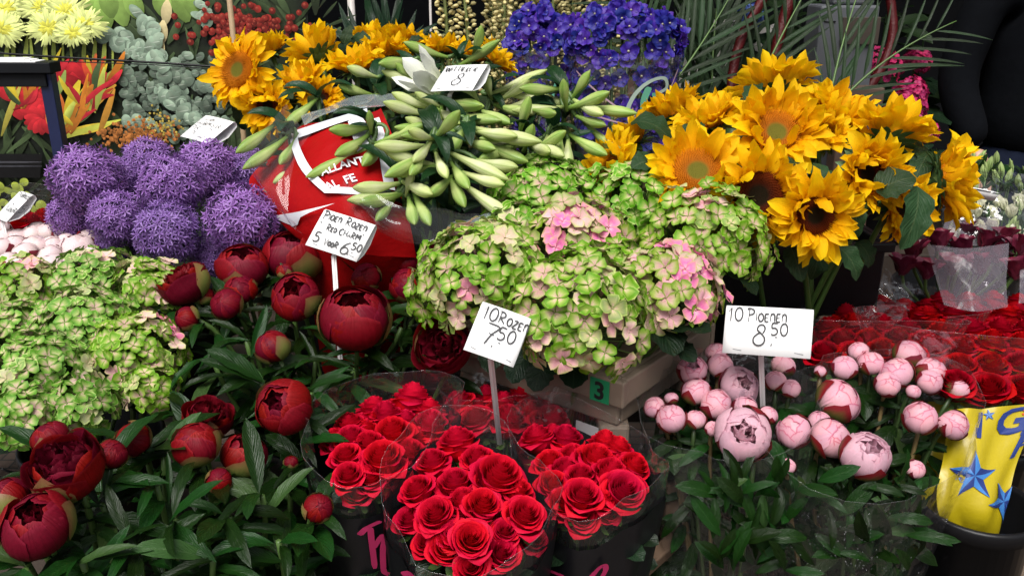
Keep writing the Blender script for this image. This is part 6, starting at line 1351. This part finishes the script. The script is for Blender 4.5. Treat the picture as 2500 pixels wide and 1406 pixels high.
for i in range(46):
    cx_, cy_ = r.choice(((165, 315), (215, 260), (60, 250), (120, 200), (240, 210))); an = r.uniform(.3, 2.4); l = r.uniform(40, 110)
    mblade(cx_+r.uniform(-25, 25), cy_+r.uniform(-10, 20), cx_+l*math.cos(an), cy_-l*math.sin(an), r.uniform(8, 17), jit(r.choice(((.50, .38, .03), (.48, .16, .02), (.42, .05, .02), (.30, .33, .06), (.40, .02, .03), (.05, .08, .03))), .3), 9, r.uniform(-8, 8))
for i in range(330):
    x = r.gauss(345, 45); y = r.gauss(335, 20); s = r.uniform(3, 5.5); mell(x, y, s, s, 0, jit((.33, .12, .03), .4), 8)
for i in range(60): mell(r.gauss(400, 25), r.gauss(300, 18), 3, 3, 0, jit((.40, .30, .06), .3), 7)
for i in range(60): x = r.uniform(-160, 120); y = r.uniform(440, 540); mell(x, y, r.uniform(9, 17), r.uniform(8, 14), r.uniform(0, 3), jit((.30, .36, .05), .3))
mpoly([MU(-150, 372), MU(112, 372), MU(105, 430), MU(-150, 430)], (.006, .006, .007)); mblade(-120, 392, 110, 392, 5, (.06, .06, .07)); mblade(-120, 402, 110, 402, 4, (.05, .05, .06))
def chrys(x, y, s, a0_=0):
    for k in range(120):
        a = r.uniform(0, 6.28); l = s*r.uniform(.62, 1.08); mblade(x+r.uniform(-6, 6), y+r.uniform(-6, 6), x+l*math.cos(a), y+l*math.sin(a)*.78, s*.13, jit((.62, .68, .24), .18))
    for k in range(46): a = r.uniform(0, 6.28); l = s*r.uniform(.2, .5); mblade(x, y, x+l*math.cos(a), y+l*math.sin(a)*.8, s*.09, jit((.62, .60, .08), .15))
for q in ((-70, 60, 70), (20, 22, 66), (15, 70, 62), (110, 18, 56), (170, 30, 68), (215, 60, 60), (130, 66, 58), (190, 78, 48)): chrys(*q)
mk('print', g.mesh('print', MAT['print'], False, True), mur, Mm, 'stuff')
# cables across the mural
t = thing('cable', 'thin black cables strung across the printed panel', 'cable', P(260, 148, 2.55))
for dy, rr in ((0, .0035), (8, .0016)):
    g = G(); tubeg(g, [P(-120+k*70, 122+k*4.6+dy+4*math.sin(k*.6)*(1 if dy else .3), 2.58) for k in range(11)], rr, 6); mk('wire', g.mesh('wire', MAT['black_plastic']), t)
# blue-black table with papers
tb = thing('side_table', 'narrow navy framed table with black top at the left edge', 'table', Vector((P(60, 300, 2.3).x, P(60, 300, 2.3).y+.12, 0)))
pz = P(60, 170, 2.30); x1 = P(118, 170, 2.30).x; y_ = pz.y
bev(mk('table_top', boxg(G(), (x1-.30, y_+.02, pz.z+.004), (.62, .06, .028)).mesh('table_top', MAT['black_board'], False), tb), .003)
bev(mk('apron', boxg(G(), (x1-.30, y_+.012, pz.z-.028), (.575, .02, .034)).mesh('apron', MAT['black_board'], False), tb), .002)
for xx in (x1-.018, x1-.585):
    for yy in (y_+.026,): bev(mk('leg', boxg(G(), (xx, yy, (pz.z-.012)/2), (.032, .032, pz.z-.012)).mesh('leg', MAT['navy'], False), tb), .002)
pp = thing('paper_sheets', 'white papers lying on the black table top', 'papers', (x1-.16, y_+.05, pz.z+.018))
for k in range(3): mk('sheet', boxg(G(), (0, 0, 0), (.21, .05, .0022)).mesh('sheet', MAT['paper'], False), pp, Matrix.Translation((x1-.13-.02*k, y_+.02+.003*k, pz.z+.0195+.0025*k)) @ Matrix.Rotation(.05*k-.04, 4, 'Z'))
# wooden stake
t = P(591, 330, 2.30); g = G(); tubeg(g, [Vector((t.x, t.y, .58)), Vector((t.x+.004, t.y, 1.0)), Vector((t.x+.003, t.y, 1.75))], [.0075, .0072, .0065], 10); tag(mk('wooden_stake', g.mesh('wooden_stake', MAT['wood_stake'])), 'round wooden stake rising behind the outermost sunflower', 'stake')

# ================================================================== PLANTS behind
bD = P(930, 170, 2.60); t = thing('dracaena_plant', 'dark green strap leaved plant between mural and seed stalks', 'plant', Vector((bD.x, bD.y, .58))); r = random.Random(8)
g = G(); tubeg(g, [Vector((bD.x, bD.y, .60)), bD], .014, 7); mk('stem', g.mesh('stem', MAT['stem']), t)
g = G(); lathe(g, [(.001, 0), (.07, 0), (.09, .17), (.08, .17), (.001, .15)], 20); mk('pot', g.mesh('pot', MAT['black_plastic']), t, Matrix.Translation((bD.x, bD.y, .58)))
DRA = [bm('dracaena_leaf', MAT['dracaena'], L=1, W=.10, nu=3, nv=9, p=.3, q=.7, a0=.1, a1=-.3-.5*i, fold=.3, seed=i) for i in range(3)]
for i in range(64):
    a = r.uniform(-1.35, 1.35); q = bD+Vector((r.uniform(-.03, .03), r.uniform(-.03, .03), r.uniform(-.14, .03))); dr = Vector((math.sin(a)*1.1, r.uniform(-.6, .3), math.cos(a)*.9+.1)).normalized(); leaf(t, DRA, q, q+dr*r.uniform(.17, .30), D(r.uniform(-.3, .3), .4, 1), k=r.randrange(3))
for (x, d, y1, wd, lb) in ((857, 2.75, 110, .010, 'pale metal upright behind the strap leaved plant'), (1049, 2.62, 130, .004, 'thin white cane beside the beige seed stalks')):
    a = P(x, 0, d); g = G(); boxg(g, (a.x, a.y, .9), (wd*2, wd*2, 1.8)) if wd > .005 else tubeg(g, [Vector((a.x, a.y, .58)), Vector((a.x, a.y, 1.2)), Vector((a.x+.004, a.y, 1.75))], wd, 6); tag(mk('upright_pole' if wd > .005 else 'white_cane', g.mesh('pole', MAT['white_plastic'])), lb, 'pole')
# seed stalks
cap = []
for sd in (1, 2, 3):
    rr = np.random.default_rng(sd); g = G(); n = 190 if sd == 1 else 300
    for i in range(n):
        z = -.34+.62*i/n; a = i*2.39996+rr.uniform(-.4, .4); out = Vector((math.cos(a), math.sin(a), 0)); L = rr.uniform(.014, .034)*(1-.3*max(0, z)/.3); p = Vector((0, 0, z)); q = p+out*L+Vector((0, 0, L*.35))
        tubeg(g, [p, q], .0007, 3, False, mi=1)
        ax = (out+Vector((0, 0, rr.uniform(-.3, .9)))).normalized(); M = zframe(q, ax, 0, (.0058, .0058, .0085))
        V = []; 
        for zz, r2 in ((-.9, .25), (-.35, .95), (.4, .85), (1., .1)):
            for k in range(5): V.append((r2*math.cos(k*1.2566), r2*math.sin(k*1.2566), zz))
        g.add(V, gridF(5, 4, True), None, M)
    cap.append(g.mesh('seed_capsules', [MAT['seed'], MAT['seed_stalk']]))
SEEDL = ['leftmost beige seed stalk with loosely set capsules by the thin cane', 'second beige seed stalk, loose capsules, leaning', 'beige seed stalk crowded with capsules above the lily card', 'dense beige seed stalk over the first delphiniums', 'dense beige seed stalk straight behind the small delphinium bunch', 'dense beige seed stalk in the middle of the thicket', 'dense beige seed stalk above the gap between delphinium bunches', 'dense beige seed stalk over the wide delphinium bunch', 'last beige seed stalk next to the palm leaflets', 'low beige seed stalk right of the opening lily']
for i, (x, d, k, ln) in enumerate([(1090, 2.34, 0, .10), (1140, 2.30, 0, .14), (1205, 2.42, 1, 0), (1250, 2.46, 2, .05), (1300, 2.44, 1, -.03), (1350, 2.48, 2, 0), (1400, 2.46, 1, .03), (1450, 2.48, 2, -.02), (1500, 2.50, 1, .05), (1228, 2.36, 2, -.06)]):
    p = P(x, 60 if i != 9 else 130, d); b = Vector((p.x+ln*.4, p.y, .60)); t = thing('seed_spike', SEEDL[i], 'seed stalk', b, 'beige seed stalks in a bunch'); z = (p-b).normalized()
    g = G(); tubeg(g, [b, p, p+z*.3], [.006, .005, .003], 6); mk('stem', g.mesh('stem', MAT['seed_stalk']), t); mk('capsules', cap[k], t, zframe(p, z, i*1.3), 'stuff')
b_ = P(1300, 100, 2.45); bucket(Vector((b_.x+.01, b_.y, .58)), 'tall black bucket holding the seed stalks', .13, .28)
# palm fronds
PL_ = bm('palm_leaflet', MAT['palm'], L=1, W=.052, nu=3, nv=7, p=.3, q=.6, a0=.1, a1=-.35, fold=.35, seed=3)
def frond(label, pts, n, L0, L1, side, seed, nh, spread=.75):
    r = random.Random(seed); t = thing('palm_frond', label, 'palm frond', pts[0], 'palm fronds'); g = G(); cp = [Vector(p) for p in pts]; cv = bez(*cp, 20) if len(cp) == 4 else cp; tubeg(g, cv, [.0042-.003*i/(len(cv)-1) for i in range(len(cv))], 5); mk('rachis', g.mesh('rachis', MAT['stem']), t)
    for i in range(n):
        f = .12+.86*i/n; a = int(f*(len(cv)-1)); q = cv[a].lerp(cv[min(a+1, len(cv)-1)], f*(len(cv)-1)-a); tg = (cv[min(a+1, len(cv)-1)]-cv[max(a-1, 0)]).normalized(); sd = tg.cross(nh).normalized()
        for s in side:
            dr = (tg*(1-spread*.4)+sd*s*spread+Vector((0, 0, r.uniform(-.1, .1)))).normalized(); L = (L0+(L1-L0)*abs(f-.4)*1.4)*r.uniform(.85, 1.1); leaf(t, [PL_], q, q+dr*L, nh, name='leaflet')
b0 = Vector((P(1930, 300, 2.3).x, P(1930, 300, 2.3).y, .60))
frond('palm frond sweeping right in front of the dark clothing', [P(1985, 330, 2.05), P(2080, 200, 2.05), P(2180, 120, 2.04), P(2335, 52, 2.02)], 9, .20, .10, (1, -1), 1, D(.2, .3, 1), .55)
frond('palm frond leaning left over the blue delphiniums', [P(1700, 300, 2.45), P(1640, 180, 2.42), P(1590, 80, 2.40), P(1500, -30, 2.38)], 8, .26, .16, (1, -1), 2, D(-.2, .3, 1), .8)
frond('palm frond crossing diagonally before the white foam box', [P(1590, 270, 2.30), P(1660, 190, 2.30), P(1730, 90, 2.32), P(1800, -40, 2.34)], 8, .26, .2, (1, -1), 3, D(.1, .2, 1), .45)
frond('upright palm frond by the first red hose', [P(1740, 260, 2.38), P(1735, 150, 2.38), P(1745, 60, 2.38), P(1760, -60, 2.38)], 8, .30, .24, (1, -1), 4, D(0, .2, 1), .35)
frond('palm frond bending before the second red hose', [P(1830, 260, 2.20), P(1870, 160, 2.2), P(1920, 60, 2.2), P(1990, -60, 2.2)], 7, .22, .16, (1, -1), 5, D(.2, .2, 1), .5)
frond('palm frond in front of the grey post', [P(2010, 330, 2.10), P(2030, 200, 2.12), P(2060, 80, 2.14), P(2110, -60, 2.14)], 6, .22, .16, (1, -1), 6, D(.1, .2, 1), .3)
frond('palm frond over the seed stalks beside the delphinium film', [P(1600, 200, 2.52), P(1560, 110, 2.5), P(1530, 40, 2.5), P(1470, -40, 2.48)], 14, .18, .12, (1, -1), 7, D(-.1, .2, 1), .7)
pv = P(1800, 320, 2.35); bucket(Vector((pv.x, pv.y, .58)), 'black bucket holding the palm fronds', .15, .45)
GRS = bm('grass_blade', MAT['palm'], L=1, W=.05, nu=3, nv=9, p=.25, q=.5, a0=.0, a1=-.15, a2=-.6, fold=.3, seed=4)
t = thing('grass_bunch', 'long green grass blades fanning between the red hoses', 'grass bunch', Vector((P(1790, 300, 2.5).x, P(1790, 300, 2.5).y, .60))); r = random.Random(12)
for i in range(30):
    q = P(r.uniform(1690, 1900), 290, 2.42+r.uniform(-.1, .1)); e = P(r.uniform(1600, 2000), r.uniform(-80, 60), 2.42+r.uniform(-.15, .1)); leaf(t, [GRS], q, e, D(r.uniform(-.5, .5), .2, 1), wid=.9)
g = G(); tubeg(g, [Vector((P(1790, 300, 2.5).x, P(1790, 300, 2.5).y, .60)), P(1790, 290, 2.42)], .02, 7); mk('stem_bundle', g.mesh('stem_bundle', MAT['stem']), t)
# red hoses
for i, (pts, rr, lb) in enumerate([([(1782, 260, 2.34), (1790, 170, 2.34), (1812, 90, 2.34), (1850, 20, 2.34), (1905, -70, 2.34)], .0125, 'dark red ribbed hose arching before the white foam box'), ([(1885, 260, 2.40), (1890, 160, 2.40), (1905, 80, 2.40), (1925, 10, 2.40), (1950, -70, 2.40)], .0155, 'thicker dark red ribbed hose near the grey post'), ([(2060, 300, 2.46), (2115, 225, 2.44), (2160, 150, 2.44), (2180, 70, 2.44), (2165, -60, 2.44)], .0125, 'dark red ribbed hose curving past the magenta flowers')]):
    cp = smoothpts([tuple(P(*p)) for p in pts], 6); g = G(); tubeg(g, [Vector(c) for c in cp], [rr*(1+.05*(k % 2)) for k in range(len(cp))], 10); tag(mk('red_hose', g.mesh('red_hose', MAT['hose'])), lb, 'hose', 'dark red hoses')
# white foam box, ledge
q = P(1740, 130, 3.0); t = thing('foam_box', 'white foam box with lid behind the palm leaves', 'box', (q.x, q.y+.2, q.z-.16)); zt_ = P(1740, 95, 3.0).z
bev(mk('lid', boxg(G(), (q.x, q.y+.18, zt_+.03), (.42, .32, .045)).mesh('lid', MAT['styro'], False), t), .008); bev(mk('body', boxg(G(), (q.x, q.y+.18, zt_-.085), (.40, .30, .18)).mesh('body', MAT['styro'], False), t), .01)
q2 = P(1740, 205, 3.0); simple_box('side_table', 'low brown bench carrying the white foam box', 'bench', (q.x, q.y+.18, 0), (.8, .4, zt_-.176), MAT['wood_brown'])
# small foam box behind delphiniums
# grey post and wooden block
q = P(2065, 120, 2.36); gp = thing('grey_post', 'weathered grey square post behind the sunflowers', 'post', (q.x, q.y, .0))
bev(mk('shaft', boxg(G(), (q.x, q.y+.06, .70), (.155, .12, 1.40)).mesh('shaft', MAT['grey_post'], False), gp, ), .006)
bev(mk('upper_shaft', boxg(G(), (q.x+.012, q.y+.065, 1.56), (.11, .10, .318)).mesh('upper_shaft', MAT['grey_post'], False), gp), .006)
bev(mk('slate_plate', boxg(G(), (q.x+.03, q.y-.006, P(2065, 75, 2.36).z), (.10, .008, .07)).mesh('slate_plate', MAT['wood_dark'], False), gp), .002)
g = G(); tubeg(g, [P(2012, 53, 2.335), P(2040, 54, 2.335)], .002, 5); mk('hook', g.mesh('hook', MAT['black_plastic']), gp)
p = P(2110, 245, 2.30); simple_box('wooden_block', 'dark brown wooden beam end beside the grey post', 'beam', (p.x, p.y+.04, .58), (.11, .06, p.z-.55), MAT['wood_brown'], .004)
# magenta and blue potted hydrangeas
for i, (x, y, rp, d, m, lb) in enumerate([(2150, 165, 46, 2.62, 'hyd_magenta', 'magenta hydrangea head behind the curved red hose'), (2240, 150, 30, 2.85, 'hyd_magenta', 'small magenta hydrangea head farthest back by the dark clothing'), (2225, 225, 36, 2.62, 'hyd_magenta', 'magenta hydrangea head upper of the pair by the dark clothing'), (2205, 275, 48, 2.58, 'hyd_magenta', 'broad magenta hydrangea head lower of the pair'), (2255, 322, 30, 2.55, 'hyd_magenta', 'low magenta hydrangea head just above the profile sunflower'), (2095, 235, 26, 2.7, 'hyd_blue', 'small blue hydrangea head next to the wooden beam'), (1830, 40, 30, 2.95, 'hyd_blue', 'blue hydrangea head far back between the hoses')]):
    p = P(x, y, d); hydrangea(p, D(0, .7, .6), rp*d/FPX, m, lb, 'potted hydrangeas at the back', Vector((p.x, p.y+.02, p.z-.35)), 60+i, .026, n=55, leaves=4)
for x, y, d, lb in ((2180, 250, 2.66, 'black pot under the magenta hydrangeas'), (1835, 120, 3.0, 'black pot under the far blue hydrangea')):
    p = P(x, y, d); bucket(Vector((p.x, p.y, p.z-.42)), lb, .12, .16)
    if x > 2000: simple_box('back_bench', 'low dark bench carrying the potted hydrangeas', 'bench', (p.x, p.y+.02, 0), (.7, .4, p.z-.422), MAT['wood_dark'])
    else: simple_box('back_bench', 'low dark bench far back between the hoses', 'bench', (p.x+.05, p.y+.06, 0), (.3, .3, p.z-.422), MAT['wood_dark'])
# dark green foliage filling the depth
fo = thing('potted_foliage', 'dark green leafy potted plants in the shade at the back', 'plants', (P(1980, 150, 2.9).x, P(1980, 150, 2.9).y, 0)); r = random.Random(6); g = G()
for i in range(230):
    q = P(r.uniform(1560, 2260), r.uniform(-20, 330), r.uniform(2.75, 3.2)); an = r.uniform(0, 6.28); dr = Vector((math.cos(an), math.sin(an)-.4, r.uniform(-.3, .8))).normalized(); L = r.uniform(.05, .12); V, F, UV = blade(L=1, W=.45, nu=5, nv=6, p=.6, q=.6, a0=.2, a1=-.7, fold=.2, seed=i); g.add(V, F, UV, frame(q, dr, D(0, .7, .7), L))
for i in range(26): q = P(r.uniform(1560, 2260), r.uniform(0, 300), r.uniform(2.8, 3.15)); tubeg(g, [q, Vector((q.x, q.y, .4))], .004, 5, False)
mk('leaf_mass', g.mesh('leaf_mass', MAT['pot_leaf']), fo, kind='stuff')

# ================================================================== PERSON in dark clothes (head above the picture)
pc = P(2420, 300, 2.55); px_, py_ = pc.x+.19, pc.y+.12
def skinbody(name, joints, bones, mat, parent, sub=2):
    me = bpy.data.meshes.new(name); me.from_pydata([j[:3] for j in joints], bones, []); o = bpy.data.objects.new(name, me); COL.objects.link(o); o.parent = parent; o.matrix_parent_inverse = WM[parent.name].inverted(); WM[o.name] = Matrix.Identity(4)
    sk = o.modifiers.new('skin', 'SKIN'); sk.use_smooth_shade = True
    for i, j in enumerate(joints): me.skin_vertices[0].data[i].radius = (j[3], j[4] if len(j) > 4 else j[3]); me.skin_vertices[0].data[i].use_root = (i == 0)
    s = o.modifiers.new('sub', 'SUBSURF'); s.levels = sub; s.render_levels = sub; me.materials.append(MAT[mat]); return o
per = thing('person', 'person in a black jacket and navy trousers standing behind the sunflowers', 'person', (px_, py_, 0))
J = lambda x, y, z, *r_: (px_+x, py_+y, z, *r_)
skinbody('body', [J(0, 0, .95, .11, .08), J(0, 0, 1.10, .10, .075), J(0, 0, 1.28, .11, .08), J(0, 0, 1.42, .10, .07), J(0, -.01, 1.52, .055), J(0, -.015, 1.60, .06), J(0, -.03, 1.68, .082, .095), J(0, -.02, 1.76, .07, .08)], [(0, 1), (1, 2), (2, 3), (3, 4), (4, 5), (5, 6), (6, 7)], 'skin', per)
skinbody('jacket', [J(0, 0, .93, .185, .135), J(0, 0, 1.14, .18, .13), J(0, 0, 1.30, .195, .14), J(0, 0, 1.45, .15, .105), J(0, 0, 1.51, .07), J(-.20, 0, 1.43, .072), J(-.27, -.02, 1.18, .06), J(-.22, -.12, 1.0, .05), J(.20, 0, 1.43, .072), J(.27, -.02, 1.18, .06), J(.22, -.12, 1.0, .05)], [(0, 1), (1, 2), (2, 3), (3, 4), (3, 5), (5, 6), (6, 7), (3, 8), (8, 9), (9, 10)], 'cloth_black', per)
skinbody('trousers', [J(0, 0, 1.06, .165, .12), J(0, 0, .92, .165, .12), J(-.10, 0, .78, .095), J(-.11, -.01, .50, .072), J(-.11, .01, .12, .06), J(.10, 0, .78, .095), J(.11, -.01, .50, .072), J(.11, .01, .12, .06)], [(0, 1), (1, 2), (2, 3), (3, 4), (1, 5), (5, 6), (6, 7)], 'cloth_navy', per)
g = G()
for sx in (-.11, .11):
    boxg(g, (px_+sx, py_-.05, .045), (.095, .27, .09))
bev(mk('shoes', g.mesh('shoes', MAT['black_plastic'], False), per), .03, 3)
g = G(); lathe(g, [(.001, .115), (.05, .105), (.085, .06), (.098, 0), (.095, -.06), (.07, -.1)], 20); mk('hair', g.mesh('hair', MAT['hair']), per, Matrix.Translation((px_, py_+.0, 1.735)))
# hands: a palm with five fingers
for sx in (-1, 1):
    js = [J(sx*.22, -.12, 1.0, .024, .03), J(sx*.215, -.15, .94, .03, .016)]; bn = [(0, 1)]
    for k, (dx, L) in enumerate(((-.024, .062), (-.008, .072), (.009, .068), (.025, .052))):
        i0 = len(js); js += [J(sx*.215+dx, -.165, .905, .009), J(sx*.215+dx*1.1, -.172, .905-L*.5, .0085), J(sx*.215+dx*1.1, -.165, .905-L, .0075)]; bn += [(1, i0), (i0, i0+1), (i0+1, i0+2)]
    i0 = len(js); js += [J(sx*.215-sx*.036, -.165, .935, .0105), J(sx*.215-sx*.044, -.18, .905, .009)]; bn += [(1, i0), (i0, i0+1)]
    skinbody('hand', js, bn, 'skin', per, 1)
